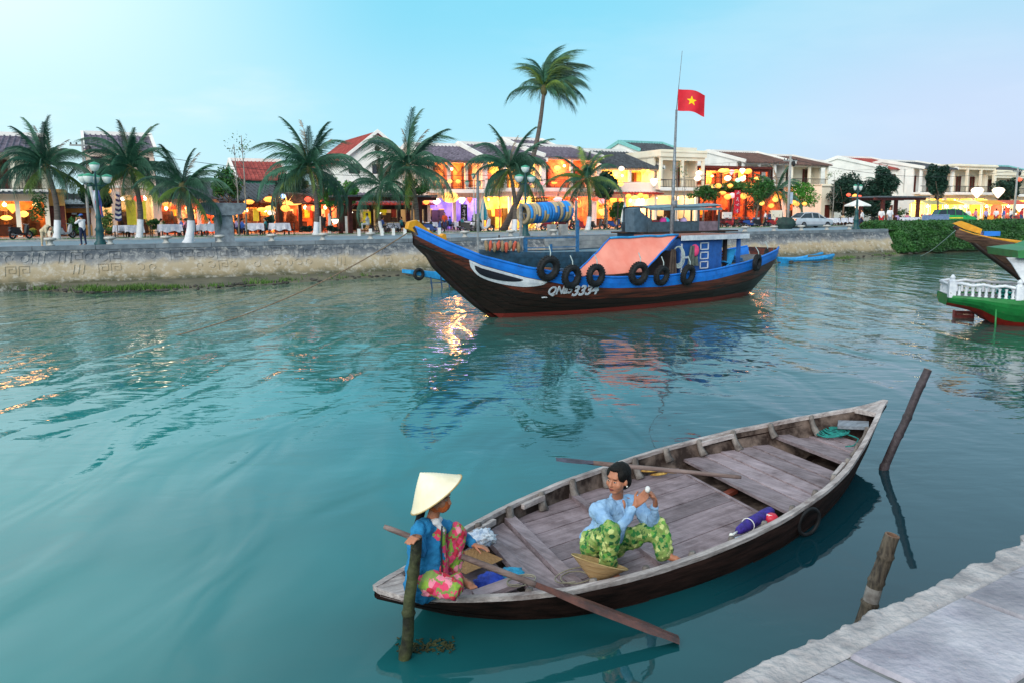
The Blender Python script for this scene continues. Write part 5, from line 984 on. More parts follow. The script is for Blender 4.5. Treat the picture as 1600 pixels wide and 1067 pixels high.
def roof_gable(par, x0, x1, y0, y1, ze, zr, m, rake=trimw, over=.5, ridge_y=None, wallm=None, name='roof', pitch=.42, gable=True):
    ym = ridge_y if ridge_y is not None else (y0+y1)/2; mb = MB(); k = (zr-ze)/(ym-y0); yb = y0-over; zb = ze-over*k*.6
    k2 = (zr-ze)/(y1-ym); yc = y1+over; zc = ze-over*k2*.6
    mb.prism([(x0, yb, zb), (x0, ym, zr), (x0, yc, zc), (x0, yc, zc-.12), (x0, ym, zr-.14), (x0, yb, zb-.12)], (x1-x0, 0, 0))
    n_ = max(2, int((x1-x0)/pitch))
    for i in range(n_):
        x = x0+(i+.5)*(x1-x0)/n_; w_ = .09
        for (ya, za, yb_, zb_) in ((yb, zb, ym, zr), (yc, zc, ym, zr)):
            mb.add([(x-w_, ya, za), (x, ya, za+.11), (x+w_, ya, za), (x-w_, yb_, zb_), (x, yb_, zb_+.11), (x+w_, yb_, zb_)], [(0, 1, 4, 3), (1, 2, 5, 4), (0, 2, 1), (3, 4, 5)])
    nr = max(3, int((ym-yb)/.55))
    for j in range(1, nr): # horizontal tile courses as low steps
        t = j/nr; y_, z_ = yb+(ym-yb)*t, zb+(zr-zb)*t; mb.box(x0, x1, y_-.03, y_+.03, z_-.01, z_+.035)
    o = mb.build(name, m, par)
    mb = MB(); mb.box(x0-.06, x1+.06, ym-.16, ym+.16, zr-.06, zr+.30)
    for x in (x0-.10, x1-.14):
        for (ya, za) in ((yb, zb), (yc, zc)): mb.prism([(x, ya, za-.14), (x, ya, za+.28), (x, ym, zr+.32), (x, ym, zr-.15)], (.24, 0, 0))
    r_ = mb.build('ridge_trim', rake, par)
    if gable and wallm:
        mb = MB()
        for x in (x0+.10, x1-.30): mb.prism([(x, y0, ze-.02), (x, ym, zr-.16), (x, y1, ze-.02)], (.2, 0, 0))
        mb.build('gable_wall', wallm, par)
    return o
def roof_front(par, x0, x1, y0, y1, ze, zr, m, rake, wallm):   # gable faces the street, ridge runs back
    xm = (x0+x1)/2; k = (zr-ze)/(xm-x0); ov = .4; mb = MB(); yb, yc = y0-.35, y1; a, b = x0-ov, x1+ov; za = ze-ov*k
    mb.prism([(a, yb, za), (xm, yb, zr), (b, yb, za), (b, yb, za-.14), (xm, yb, zr-.16), (a, yb, za-.14)], (0, yc-yb, 0)); n_ = int((yc-yb)/.42)
    for i in range(n_):
        y = yb+(i+.5)*(yc-yb)/n_
        for (xa, sx) in ((a, 1), (b, -1)): mb.add([(xa, y-.09, za), (xa, y, za+.11), (xa, y+.09, za), (xm, y-.09, zr), (xm, y, zr+.11), (xm, y+.09, zr)], [(0, 1, 4, 3), (1, 2, 5, 4)])
    mb.build('roof', m, par); mb = MB()
    for (xa, xb_) in ((a, xm), (b, xm)): mb.prism([(xa, yb-.12, za-.16), (xa, yb-.12, za+.20), (xb_, yb-.12, zr+.26), (xb_, yb-.12, zr-.10)], (0, .24, 0))
    mb.build('ridge_trim', rake, par); mb = MB(); mb.prism([(x0, y0+.02, ze-.02), (xm, y0+.02, zr-.18), (x1, y0+.02, ze-.02)], (0, .25, 0)); mb.build('gable_wall', wallm, par)
    mb = MB(); mb.X = Matrix.Translation((xm, y0, ze+(zr-ze)*.4)) @ Matrix.Rotation(pi/2, 4, 'X'); mb.lathe([(0, .03), (.3, .03), (.3, 0)], 14); mb.build('gable_vent', woodd, par)
def railing(par, x0, x1, y, z, h=.9, m=iron, step=.22, solid=None):
    if solid: mb = MB(); mb.box(x0, x1, y-.06, y+.06, z, z+h); mb.build('balcony_parapet', solid, par); return
    mb = MB(); mb.box(x0, x1, y-.04, y+.04, z+h-.07, z+h); mb.box(x0, x1, y-.03, y+.03, z+.05, z+.1); n_ = int((x1-x0)/step)
    for i in range(n_+1): x = x0+(x1-x0)*i/n_; mb.box(x-.018, x+.018, y-.018, y+.018, z, z+h-.07)
    mb.build('balcony_railing', m, par)
def win(par, x0, x1, z0, z1, y=0, shutter=None, lit=None):
    f = MB()
    for q in ((x0, x1, z0, z0+.07), (x0, x1, z1-.07, z1), (x0, x0+.07, z0+.07, z1-.07), (x1-.07, x1, z0+.07, z1-.07)): f.box(q[0], q[1], y-.05, y+.06, q[2], q[3])
    xm = (x0+x1)/2; f.box(xm-.03, xm+.03, y-.03, y+.04, z0+.07, z1-.07)
    o = f.build('window', woodd, par); g = MB(); g.quad((x0+.05, y+.03, z0+.05), (x1-.05, y+.03, z0+.05), (x1-.05, y+.03, z1-.05), (x0+.05, y+.03, z1-.05)); g.build('pane', lit or winglass, o)
    if shutter:
        for (a, b) in ((x0-.42, x0-.03), (x1+.03, x1+.42)): mb = MB(); mb.box(a, b, y-.09, y-.05, z0, z1); mb.build('shutter', shutter, o)
def building(px0, px1, d, dep, y2, ye, label, wallm, ground='shop', g_glow='o', g_pow=260, bays=2, upper='loggia', u_glow='o', u_pow=160, u_bays=3, roof=None, yr=None, roofm=tile_d, bal='iron', canopy=None, ov=1.1, shutter=None, piers=None, wallU=None, back=None, name='shophouse', rake=trimw):
    s0, s1 = qs(px0, d), qs(px1, d); W = s1-s0; pm = (px0+px1)/2; r = thing(name, label, 'building', Q(s0, d, ZQ), TH); Z = lambda py: qz(pm, py, d)-ZQ
    z2 = Z(y2) if y2 else None; ze = Z(ye); zt = z2 or ze; piers = piers or wallm; wallU = wallU or wallm
    mb = MB(); pw = .34
    ops = [(pw+(W-pw)*i/bays, (W-pw)*(i+1)/bays, 0, zt-.75) for i in range(bays)] if ground == 'shop' else [(W*(i+.5)/bays-.55, W*(i+.5)/bays+.55, 0 if i % 2 == 0 else .9, min(2.5, zt-.6)) for i in range(bays)]
    wall_cells(mb, W, 0, zt, ops, 0, .3); mb.box(0, .28, .3, dep, 0, ze); mb.box(W-.28, W, .3, dep, 0, ze); mb.box(.28, W-.28, dep-.3, dep, 0, ze); mb.build('wall', wallm, r)
    mb = MB(); mb.box(.281, W-.281, .3, 4.8, zt-.14, zt-.02); mb.build('ceiling', beigep, r)
    mb = MB(); mb.box(.281, W-.281, .0, 4.8, .012, .05); mb.build('interior_floor', intfl, r)
    if ground == 'shop':
        c_, im = GL[g_glow]; mb = MB(); mb.box(.285, W-.285, 4.3, 4.45, .05, zt-.15); mb.box(.285, .33, .31, 4.3, .05, zt-.15); mb.box(W-.33, W-.285, .31, 4.3, .05, zt-.15); mb.build('interior_wall', im, r)
        for i in range(bays):
            x = W*(i+.5)/bays
            if bays > 1 or True: plight(c_, g_pow/bays*1.35, r, (x, 1.9, zt-1.0)); mb = MB(); mb.ell((x, 1.9, zt-1.0), .17, 8, 6); mb.tube([(x, 1.9, zt-.8), (x, 1.9, zt-.15)], .015, 4); mb.build('pendant_lamp', lampv if g_glow == 'v' else (lampwh if g_glow == 'w' else lampw), r)
        rr_ = random.Random(int(px0)+5)
        for i in range(bays*6): # shelves, counters and hangings inside
            x = rr_.uniform(.6, W-1.3); w_ = rr_.uniform(.4, 1.1); k_ = rr_.random(); mb = MB()
            if k_ > .92 : mb.ell((x, rr_.uniform(.8, 2.5), rr_.uniform(.3, .6)), (.35, .3, .35), 8, 6); mb.build('pot_plant', mat('pot_plant_green', '#2f6a34', '#1a4020'), r); continue
            if k_ < .4: mb.box(x, x+w_, 4.0, 4.28, .06, rr_.uniform(1.2, 2.3)); mb.box(x-.05, x+w_+.05, 3.95, 4.0, 1.0, 1.06); mb.build('shelf', woodd, r)
            elif k_ < .7: mb.box(x, x+w_, 4.2, 4.28, 1.3, 2.2); mb.box(x+.08, x+w_-.08, 4.18, 4.2, 1.38, 2.12); mb.build('picture', [mat('framed_cloth_a', '#e0c040'), mat('framed_cloth_b', '#7a1e1a'), mat('framed_cloth_c', '#e8e0cc')][rr_.randrange(3)], r)
            else: mb.box(x, x+w_, 2.6, 3.1, .06, .95); mb.box(x-.04, x+w_+.04, 2.55, 3.15, .95, 1.0); mb.build('counter', woodd, r)
    else:
        for o_ in ops: mb = MB(); mb.box(o_[0], o_[1], .12, .2, o_[2]+.05, o_[3]); mb.build('door_panel' if o_[2] == 0 else 'window_panel', woodr, r)
    if canopy:
        cm, cd, cz = canopy; z_ = zt-.55 if cz is None else Z(cz); mb = MB(); mb.prism([(-.1, 0-.01, z_+.28), (-.1, -cd, z_), (-.1, -cd, z_-.09), (-.1, -.01, z_+.16)], (W+.2, 0, 0))
        for i in range(int(W/.42)): x = i*.42+.1; mb.bar((x, 0-.02, z_+.32), (x, -cd, z_+.04), .14, .07)
        mb.build('canopy', cm, r)
    if z2:
        if upper == 'loggia':
            mb = MB(); mb.box(-.06, W+.06, -ov, .3, z2-.10, z2+.16); mb.box(-.1, W+.1, -ov-.07, -ov, z2-.22, z2+.1); mb.build('balcony_slab', trimw, r); mb = MB()
            for i in range(u_bays+1): x = (W-.3)*i/u_bays; mb.box(x, x+.3, -ov+.08, -ov+.38, z2+.16, ze)
            mb.box(0, W, -ov+.1, -ov+.36, ze-.38, ze); mb.build('column', wallU, r)
            c_, im = GL[u_glow]; dz = min(ze-.5, z2+2.6); mb = MB(); wo_ = [(W*(i+.5)/u_bays-.5, W*(i+.5)/u_bays+.5, z2+.16, dz) for i in range(u_bays)]; wall_cells(mb, W, z2+.16, ze, wo_, 1.6, 1.8); mb.box(.281, W-.281, -ov+.4, 4.0, ze-.1, ze-.02); mb.box(.281, W-.281, 3.9, 4.0, z2+.16, ze-.1); mb.build('interior_wall', im if u_pow else wallU, r)
            for o_ in wo_: mb = MB(); mb.box(o_[0], o_[0]+.3, 1.45, 1.55, o_[2], o_[3]); mb.box(o_[1]-.3, o_[1], 1.45, 1.55, o_[2], o_[3]); mb.build('door_leaf', woodr, r)
            if u_pow:
                for i in range(max(1, u_bays//2)): x = W*(i+.5)/max(1, u_bays//2); plight(c_, u_pow*.7, r, (x, .6, ze-.9), .2); mb = MB(); mb.ell((x, .6, ze-.9), .15, 8, 6); mb.build('pendant_lamp', lampw, r)
            if bal == 'iron': railing(r, .05, W-.05, -ov+.1, z2+.16)
            elif bal: railing(r, .05, W-.05, -ov+.1, z2+.16, .9, solid=bal)
            yf = -ov
        else:
            mb = MB(); n_ = u_bays; ww = min(.62, W/n_*.3); zw0, zw1 = z2+.9*(upper != 'doors')+.15*(upper == 'doors'), min(ze-.45, z2+2.5); ops = [(W*(i+.5)/n_-ww, W*(i+.5)/n_+ww, zw0, zw1) for i in range(n_)]; wall_cells(mb, W, z2, ze, ops, 0, .3); mb.build('wall', wallU, r)
            for o_ in ops: win(r, o_[0]+.01, o_[1]-.01, o_[2]+.01, o_[3]-.01, .1, shutter)
            mb = MB(); mb.box(-.05, W+.05, -.12, -.003, z2-.12, z2+.08); mb.build('string_course', trimw, r); yf = 0
            if upper == 'doors': mb = MB(); mb.box(.1, W-.1, -.8, -.121, z2-.05, z2+.1); mb.build('balcony_slab', trimw, r); railing(r, .1, W-.1, -.75, z2+.1)
    else: yf = 0
    if roof == 'gable': roof_gable(r, -.15, W+.15, yf, dep, ze, Z(yr) if yr else ze+2.2, roofm, rake, wallm=wallU)
    elif roof == 'front': roof_front(r, 0, W, yf, dep, ze, Z(yr), roofm, rake, wallU)
    elif roof == 'flat':
        zp = Z(yr) if yr else ze+.6; mb = MB(); mb.box(-.1, W+.1, yf-.12, yf+.12, ze, zp); mb.box(-.1, .12, yf+.12, dep, ze, zp); mb.box(W-.12, W+.1, yf+.12, dep, ze, zp); mb.box(-.1, W+.1, yf+.12, dep, ze-.02, ze+.1); mb.box(-.2, W+.2, yf-.2, yf-.121, zp-.3, zp-.12); mb.build('parapet', wallU, r)
    elif roof == 'lean':
        zr = Z(yr); mb = MB(); mb.prism([(-.2, yf-1.0, ze-.1), (-.2, dep, zr), (-.2, dep, zr-.15), (-.2, yf-1.0, ze-.22)], (W+.4, 0, 0)); k_ = (zr-ze+.1)/(dep-yf+1)
        for i in range(int((W+.4)/.42)): x = -.1+i*.42; mb.bar((x, yf-1.0, ze-.06), (x, dep-.05, zr+.03), .16, .09)
        mb.build('roof', roofm, r)
    return r, W, Z
b1, W1, Z1 = building(-70, 78, 27, 12, 300, 236, 'cream two storey house at the left edge with orange lit bar below', cream, g_glow='o', g_pow=600, bays=3, upper='loggia', u_pow=0, roof='gable', yr=203, canopy=(tile_g, 1.6, 302))
building(78, 103, 27.5, 8, None, 300, 'narrow ochre side wing of the cream house beside the bar', ochre, ground='wall', bays=1, roof='flat', yr=296, name='side_wing')
building(101, 142, 29, 7, None, 322, 'low ochre cottage with grey metal awning behind the photographer', ochre, ground='wall', bays=2, roof='lean', yr=300, roofm=tile_g, canopy=(mat('grey_sheet_metal', '#a9bcc8', '#8698a4', .5), 1.2, 318), name='cottage')
b3, W3, Z3 = building(142, 247, 29, 9, 292, 232, 'pinkish house with dark tiled roof and tall yellow banners by its door', pinkp, g_glow='w', g_pow=280, bays=3, upper='windows', roof='gable', yr=205, u_bays=3, shutter=woodr, piers=ochre)
building(247, 344, 29, 9, None, 308, 'low tiled restaurant with red lit interior left of the stone monument', pinkp, g_glow='r', g_pow=1300, bays=3, roof='lean', yr=272, roofm=tile_g, name='restaurant')
b5, W5, Z5 = building(344, 436, 29, 10, None, 312, 'low dark tiled restaurant with rows of orange lanterns behind the monument', woodr, g_glow='o', g_pow=1700, bays=3, roof='lean', yr=281, roofm=tile_g, name='restaurant')
b5b, W5b, _ = building(436, 532, 29, 10, None, 308, 'low tiled restaurant with shell shaped entrance canopy behind the tall palm', woodd, g_glow='r', g_pow=1200, bays=3, roof='lean', yr=284, roofm=tile_g, name='restaurant')
building(374, 452, 44, 8, None, 279, 'house with bright red roof and green gable behind the dark tiled restaurant', mat('green_gable_paint', '#5fb49a', '#46907a'), ground='wall', bays=2, roof='gable', yr=249, roofm=tile_r, name='back_house')
b6, W6, Z6 = building(538, 645, 36, 13, 286, 250, 'tall white three storey house with red gabled roof behind the pergola', white_p, ground='wall', bays=3, upper='windows', u_bays=3, roof='front', yr=207, roofm=tile_r, name='tall_house', rake=white_p)
building(534, 668, 29, 6, None, 316, 'dark open fronted bar with red awning behind the pergola', woodd, g_glow='w', g_pow=130, bays=3, roof='lean', yr=300, roofm=tile_d, canopy=(mat('red_awning', '#c0281e', '#8e1a14', .7), 1.8, 320), name='bar')
building(668, 752, 29, 12, 299, 250, 'orange lit two storey restaurant with violet ground floor bar', pinkp, g_glow='v', g_pow=750, bays=2, upper='loggia', u_glow='o', u_pow=900, u_bays=3, roof='gable', yr=222, canopy=None)
building(752, 842, 29, 12, 297, 250, 'yellow lit two storey restaurant with white balcony behind the leaning palm', trimw, g_glow='y', g_pow=2300, bays=2, upper='loggia', u_glow='y', u_pow=1500, u_bays=3, roof='gable', yr=221)
b9, W9, Z9 = building(842, 928, 29, 12, 297, 246, 'red lit two storey restaurant with purple tiled roof and open balcony', trimw, g_glow='r', g_pow=2200, bays=3, upper='loggia', u_glow='r', u_pow=1800, u_bays=2, roof='gable', yr=224)
roof_gable(b9, .6, W9-1.2, 7, 13, Z9(221), Z9(208), tile_d, wallm=trimw, name='rear_roof')
building(928, 1022, 29, 13, 300, 262, 'yellow lit shophouse with dark sloping roof and white patterned balcony', trimw, g_glow='o', g_pow=1900, bays=2, upper='loggia', u_glow='y', u_pow=1700, u_bays=2, roof='gable', yr=231, roofm=tile_g, bal=trimw, canopy=(mat('red_awning', '#c0281e'), 1.7, 303))
b11, W11, Z11 = building(1022, 1090, 28, 12, 296, 247, 'cream art deco shophouse with square parapet and dark red doors', cream, g_glow='w', g_pow=420, bays=2, upper='loggia', u_glow='w', u_pow=0, u_bays=2, roof='flat', yr=236, bal='iron')
mb = MB(); mb.box(W11*.32, W11*.78, -1.24, -1.0, Z11(236), Z11(232)); mb.build('parapet_crest', cream, b11)
building(996, 1062, 42, 9, None, 236, 'rear house with grey tiled roof and turquoise edged gable', white_p, ground='wall', bays=2, roof='gable', yr=220, roofm=tile_g, rake=turq, name='rear_house')
b12, W12, Z12 = building(1090, 1190, 29, 9, 292, 264, 'open two storey lantern hung restaurant under flat grey roof', woodr, g_glow='r', g_pow=1500, bays=4, upper='loggia', u_glow='o', u_pow=1700, u_bays=4, roof='flat', yr=261, bal='iron')
building(1112, 1150, 42, 6, None, 246, 'plain white block behind the lantern hung restaurant', white_p, ground='wall', bays=1, roof='flat', yr=243, name='rear_block')
building(1150, 1225, 36, 13, 290, 254, 'white gabled house with brown tiled roof and arched balcony', white_p, g_glow='r', g_pow=900, bays=2, upper='loggia', u_pow=0, u_bays=3, roof='gable', yr=234, roofm=tile_b, bal='iron')
building(1225, 1282, 36, 13, 292, 258, 'cream house with brown roof next to the white gabled house', cream, g_glow='r', g_pow=900, bays=2, upper='loggia', u_pow=0, u_bays=2, roof='gable', yr=240, roofm=tile_b, bal='iron')
building(1282, 1303, 30, 5, None, 290, 'small cream gate lodge behind the silver car', cream, ground='wall', bays=1, roof='flat', yr=288, name='gate_lodge')
building(1312, 1372, 42, 15, 296, 266, 'low white house with red roof behind the dark trees', white_p, ground='wall', bays=2, upper='windows', u_bays=3, roof='gable', yr=249, roofm=tile_r, rake=white_p)
building(1378, 1428, 33, 17, 300, 264, 'large white gabled house with red brown roof pieces', white_p, ground='wall', bays=2, upper='windows', u_bays=2, roof='gable', yr=242, roofm=tile_r, rake=white_p)
building(1425, 1475, 30, 12, 303, 264, 'cream two storey house with brown shuttered balcony', white_p, g_glow='y', g_pow=900, bays=2, upper='loggia', u_pow=0, u_bays=2, roof='gable', yr=250, roofm=tile_g, bal='iron')
building(1475, 1540, 30, 12, 303, 262, 'long cream terrace house with open upper gallery near the right edge', cream, g_glow='y', g_pow=2000, bays=3, upper='loggia', u_pow=0, u_bays=3, roof='flat', yr=258, bal='iron')
building(1540, 1660, 30, 12, 306, 276, 'cream terrace with flat fascia at the right edge', cream, g_glow='y', g_pow=1800, bays=3, upper='loggia', u_pow=0, u_bays=4, roof='flat', yr=268, bal='iron')
building(1545, 1610, 42, 10, None, 270, 'rear house with grey roof and turquoise gable at the right edge', white_p, ground='wall', bays=2, roof='gable', yr=258, roofm=tile_g, rake=turq, name='rear_house')

# signs, banners and canopies on the fronts
def onplane(px, py, d): s_, z_ = qsz(px, py, d); return Q(s_, d, z_)
def panel(name, label, cat, px0, py0, px1, py1, d, m, th=.06, strokes=None, tilt=0, group=None):
    p0, p1 = onplane(px0, py1, d), onplane(px1, py0, d); W_ = (V((p1.x, p1.y, 0))-V((p0.x, p0.y, 0))).length; H_ = p1.z-p0.z; r = thing(name, label, cat, p0, TH, group)
    mb = MB(); mb.X = Matrix.Rotation(tilt, 4, 'Y'); mb.box(0, W_, -th/2, th/2, 0, H_); mb.build('panel', m, r)
    if strokes:
        mb = MB(); mb.X = Matrix.Rotation(tilt, 4, 'Y'); rr_ = random.Random(px0)
        nrow, sm = strokes; vert = H_ > W_
        n_ = nrow
        for i in range(n_):
            c_ = (W_/2, H_*(i+.5)/n_) if vert else (W_*(i+.5)/n_, H_/2); q_ = min(W_, H_)*.5
            for _ in range(3): a = rr_.uniform(0, pi); l = q_*rr_.uniform(.4, .7); ox, oz = rr_.uniform(-.2, .2)*q_, rr_.uniform(-.2, .2)*q_; mb.bar((c_[0]+ox-cos(a)*l, -th/2-.02, c_[1]+oz-sin(a)*l), (c_[0]+ox+cos(a)*l, -th/2-.02, c_[1]+oz+sin(a)*l), .02, .07, (0, 1, 0))
        mb.build('lettering', sm, r)
    return r
ylb = mat('yellow_banner_cloth', '#e9e44a', '#d8d038', .8); rdb = mat('red_banner_cloth', '#e0283c', '#b81c2c', .8)
panel('banner', 'left tall yellow green banner at the door of the pinkish house', 'banner', 199, 313, 211, 352, 28.4, ylb); panel('banner', 'right tall yellow green banner beside the dark doorway of the pinkish house', 'banner', 217, 313, 227, 343, 28.4, ylb)
panel('banner', 'yellow banner inside the lantern lit restaurant', 'banner', 396, 326, 404, 346, 28.4, ylb); panel('banner', 'tall red banner with pale characters by the parked motorbikes', 'banner', 1147, 298, 1157, 334, 22, rdb, strokes=(4, wpaint))
panel('menu_board', 'black menu board on the orange wall right of the violet bar', 'board', 720, 320, 730, 346, 28.5, mat('chalkboard', '#16181a'), strokes=(4, wpaint)); panel('poster', 'yellow poster panel in the dark bar behind the pergola', 'poster', 567, 331, 579, 351, 28.4, mat('yellow_poster', '#e8d018', '#c8b010', .7, emit=.3)); panel('poster', 'small yellow framed sign under the red awning', 'poster', 592, 328, 604, 333, 28.4, mat('yellow_poster', '#e8d018'))
panel('sign_board', 'wide wooden shop sign over the red lit restaurant', 'sign', 830, 309, 858, 317, 28.2, woodr, strokes=(7, mat('gold_letters', '#f0c060', emit=.6))); panel('sign_board', 'pale street notice board hanging on the utility pole', 'sign', 1233, 301, 1239, 319, 13, mat('pale_board', '#b8cadc'))
panel('notice', 'small white plate on the ochre cottage wall', 'sign', 112, 333, 120, 336, 28.8, wpaint); panel('low_wall', 'cream low garden wall behind the cyclists', 'wall', 586, 348, 624, 360, 22, beigep, .3); panel('low_wall', 'white low wall beside the red banner', 'wall', 1129, 332, 1143, 342, 24, wht, .25); panel('low_wall', 'cream gate panel left of the silver car', 'wall', 1204, 329, 1221, 345, 22, cream, .3)
for (px, py, lb) in ((456, 312, 'behind the tall palm'), (703, 309, 'over the violet bar')): # glowing oval signs
    p = onplane(px, py, 27.6); t = thing('lit_sign', 'glowing yellow oval restaurant sign '+lb, 'sign', p, TH); mb = MB(); mb.X = Matrix.Rotation(pi/2, 4, 'X'); mb.lathe([(0, 0), (1.0, 0), (1.0, .1), (0, .1)], 20); mb.v = [(x*(1.35 if px < 500 else .9), y, z*.55) for x, y, z in mb.v]; mb.build('sign_face', glow('sign_glow', (1, .55, .12), 1.6), t)
    mb = MB(); [mb.bar((-.8+i*.3, -.13, -.15+.1*(i % 2)), (-.65+i*.3, -.13, .2), .05, .05, (0, 1, 0)) for i in range(6)]; mb.build('lettering', mat('sign_letters_red', '#b82814', emit=.3), t)
mb = MB(); pL = onplane(450, 320, 27.2); 
for i in range(9):
    a = pi*(i+.5)/9; mb.prism([(cos(a)*.5, 0, sin(a)*.25), (cos(a-.16)*2.6, -.9, sin(a-.16)*.9+.1), (cos(a+.16)*2.6, -.9, sin(a+.16)*.9+.1)], (0, .12, .1))
o = mb.build('shell_canopy', tile_b); o.location = pL; o.rotation_euler = (0, 0, TH); tag(o, 'fan shaped tiled entrance canopy under the glowing oval sign', 'canopy')

# pergolas
def pergola(label, px0, px1, d, ytop, posts, rows=2):
    s0, s1 = qs(px0, d), qs(px1, d); W = s1-s0; zt = qz((px0+px1)/2, ytop, d)-ZQ; r = thing('pergola', label, 'pergola', Q(s0, d, ZQ), TH); dk = mat('dark_red_post', '#5c2622', '#3e1a18', .8)
    for p in posts:
        for y in (0, 3.0): x = qs(p, d)-s0; mb = MB(); mb.box(x-.17, x+.17, y-.17, y+.17, 0, zt-.3); mb.build('post', dk, r)
    for y in (-.1, 2.9): mb = MB(); mb.box(0, W, y, y+.2, zt-.3, zt-.02); mb.build('beam', dk, r)
    n_ = int(W/.42)
    for i in range(n_): x = (i+.5)*W/n_; mb = MB(); mb.box(x-.06, x+.06, -.7, 3.7, zt, zt+.14); mb.build('rafter', mat('grey_rafter', '#5c6872', '#454e56'), r)
    return r
pergola('dark red pergola with grey rafters before the open bar', 528, 682, 17, 308, (547, 656)); pergola('second pergola with dark posts beside the hedge', 1364, 1444, 15, 309, (1378, 1433))

# ---------------------------------------------------------------- palms
def frond_mesh(nm, m, L_=3.6, bend=1.2, hang=.5, leaf=.72, n=58, seed=1, wind=0, sparse=0):
    rr = random.Random(seed); mb = MB(); pts = []; p = V((0, 0, 0)); a = 0; k = 12
    for i in range(k+1): pts.append(p.copy()); t = i/k; a = -bend*t**1.5; p = p+V((cos(a), wind*t*t, sin(a)))*(L_/k)
    mb.tube(pts, [.045*(1-.8*i/k) for i in range(k+1)], 4, False)
    for i in range(n):
        t = .10+.9*(i+.5)/n; f = t*k; j = min(int(f), k-1); q = pts[j].lerp(pts[j+1], f-j); d = (pts[j+1]-pts[j]).normalized(); ll = leaf*(.35+.65*sin(pi*min(1, t*.85+.12)))*rr.uniform(.85, 1.12)
        for sg in (-1, 1):
            if rr.random() < sparse: continue
            out = (V((0, sg, 0))*(.8-.35*t) + d*(.55+.4*t) + V((0, wind*1.2, -.15))).normalized(); mid = q+out*ll*.5+V((0, 0, -hang*.2*ll)); tip = q+out*ll*.92+V((rr.uniform(-.12, .12), rr.uniform(-.06, .06), -hang*ll*rr.uniform(.6, 1.5))); wv = d*.017+V((0, 0, .006))
            mb.add([q-wv, q+wv, mid+wv*1.15, mid-wv*1.15, tip], [(0, 1, 2, 3), (3, 2, 4)])
    return mb.mesh(nm, m)
pf = mat('palm_leaf', '#3e6e54', '#1f4436', .5, 2, rnd=.28, spec=.4); pfy = mat('yellowing_palm_leaf', '#6f8a34', '#46602a', .55, 2, rnd=.25); pfd = mat('dry_palm_leaf', '#8a7a66', '#6a5c4c', .8, 3, rnd=.2)
tk = mat('palm_trunk_bark', '#6b625c', '#463f3b', .9, 2, .5, stretch=(1, 1, 7)); tkw = mat('whitewashed_trunk', '#e9e9ec', '#cfd2da', .85, 3, .2)
FM = {'up': frond_mesh('frond', pf, 3.3, .8, .35, .70, seed=1), 'mid': frond_mesh('frond', pf, 3.8, 1.75, .9, .88, seed=2), 'low': frond_mesh('frond', pf, 3.6, 1.5, 1.1, .9, seed=3), 'dn': frond_mesh('frond', pfy, 3.0, .7, .9, .7, seed=4), 'thin': frond_mesh('frond', pfd, 3.1, .6, .25, .5, 40, 5, sparse=.35), 'w1': frond_mesh('frond', pf, 3.6, 1.9, .9, .95, seed=6, wind=.35), 'w2': frond_mesh('frond', pfy, 3.4, 2.0, 1.0, .9, seed=7, wind=.2), 'w3': frond_mesh('frond', pf, 3.6, 1.6, .9, .95, seed=8, wind=-.35), 'yel': frond_mesh('frond', pfy, 3.3, 1.3, .5, .7, seed=9)}
def palm(label, pxb, d, pxc, pyc, size, seed, nf=24, mode='n', white=1.25, bow=.3, r0=.2):
    s0 = qs(pxb, d); root = Q(s0, d, ZQ); sc_, zc = qsz(pxc, pyc, d); top = Q(sc_, d, zc)-root; t = thing('palm_tree', label, 'palm tree', root); rr = random.Random(seed)
    pts = [top*u+V((EX.x, EX.y, 0))*(-bow*sin(pi*u)*(1 if top.dot(EX) > 0 else -1))+V((0, 0, top.z*.0)) for u in [i/14 for i in range(15)]]
    mb = MB(); mb.tube(pts, [r0*(1.55 if i == 0 else 1.15-.5*i/14) for i in range(15)], 9); mb.build('trunk', tk, t, True)
    if white: k = max(1, round(14*white/top.length)); mb = MB(); mb.tube(pts[:k+1], [r0*(1.6 if i == 0 else 1.19-.5*i/14) for i in range(k+1)], 9, False); mb.build('painted_base', tkw, t, True)
    mb = MB(); mb.ell(top, (r0*1.2, r0*1.2, r0*2.2), 8, 6); mb.build('crown_heart', mat('palm_heart', '#5c5a34', '#3e3c24', .9), t, True)
    for i in range(nf):
        u = i/nf; az = i*2.39996+rr.uniform(-.45, .45); el = radians(84-120*u+rr.uniform(-16, 16)); sz = size/3.6*rr.uniform(.68, 1.1)
        if mode == 'wind':
            az = rr.gauss(.1, .7)+(pi if i % 7 == 3 else 0); el = radians(104-98*u+rr.uniform(-12, 12)); sz *= 1.08-.25*u; key = ('w1', 'w3', 'w2')[i % 3]
        else: key = 'thin' if (i in (1, 3) and mode != 'y') else 'up' if u < .22 else 'mid' if u < .62 else 'low' if u < .86 else 'dn'
        if mode == 'y' and i % 2: key = 'yel'
        o = ob('frond', FM[key], t); o.location = top+V((0, 0, .1)); o.rotation_euler = (rr.uniform(-.25, .25), -el, az); o.scale = (sz,)*3
    return t
palm('coconut palm with white painted base in front of the lit bar at far left', 85, 13.4, 72, 262, 3.6, 1, 31)
palm('tall coconut palm before the pinkish house, full rounded crown', 215, 13.4, 204, 264, 4.0, 2, 38)
palm('shorter coconut palm standing on the road edge left of the stone monument', 291, 1.6, 286, 296, 3.1, 3, 23, r0=.22)
palm('large coconut palm with wide drooping crown before the lantern restaurants', 492, 13.0, 483, 264, 4.4, 4, 34)
palm('tall coconut palm with upright dry spears above the pergola', 650, 13.4, 637, 262, 5.0, 5, 31)
palm('small drooping palm in front of the white three storey house', 597, 14.2, 596, 292, 3.6, 6, 16, white=1.0, r0=.13)
palm('coconut palm crossed by the leaning trunk behind the float reel', 803, 13.2, 796, 266, 4.7, 7, 31)
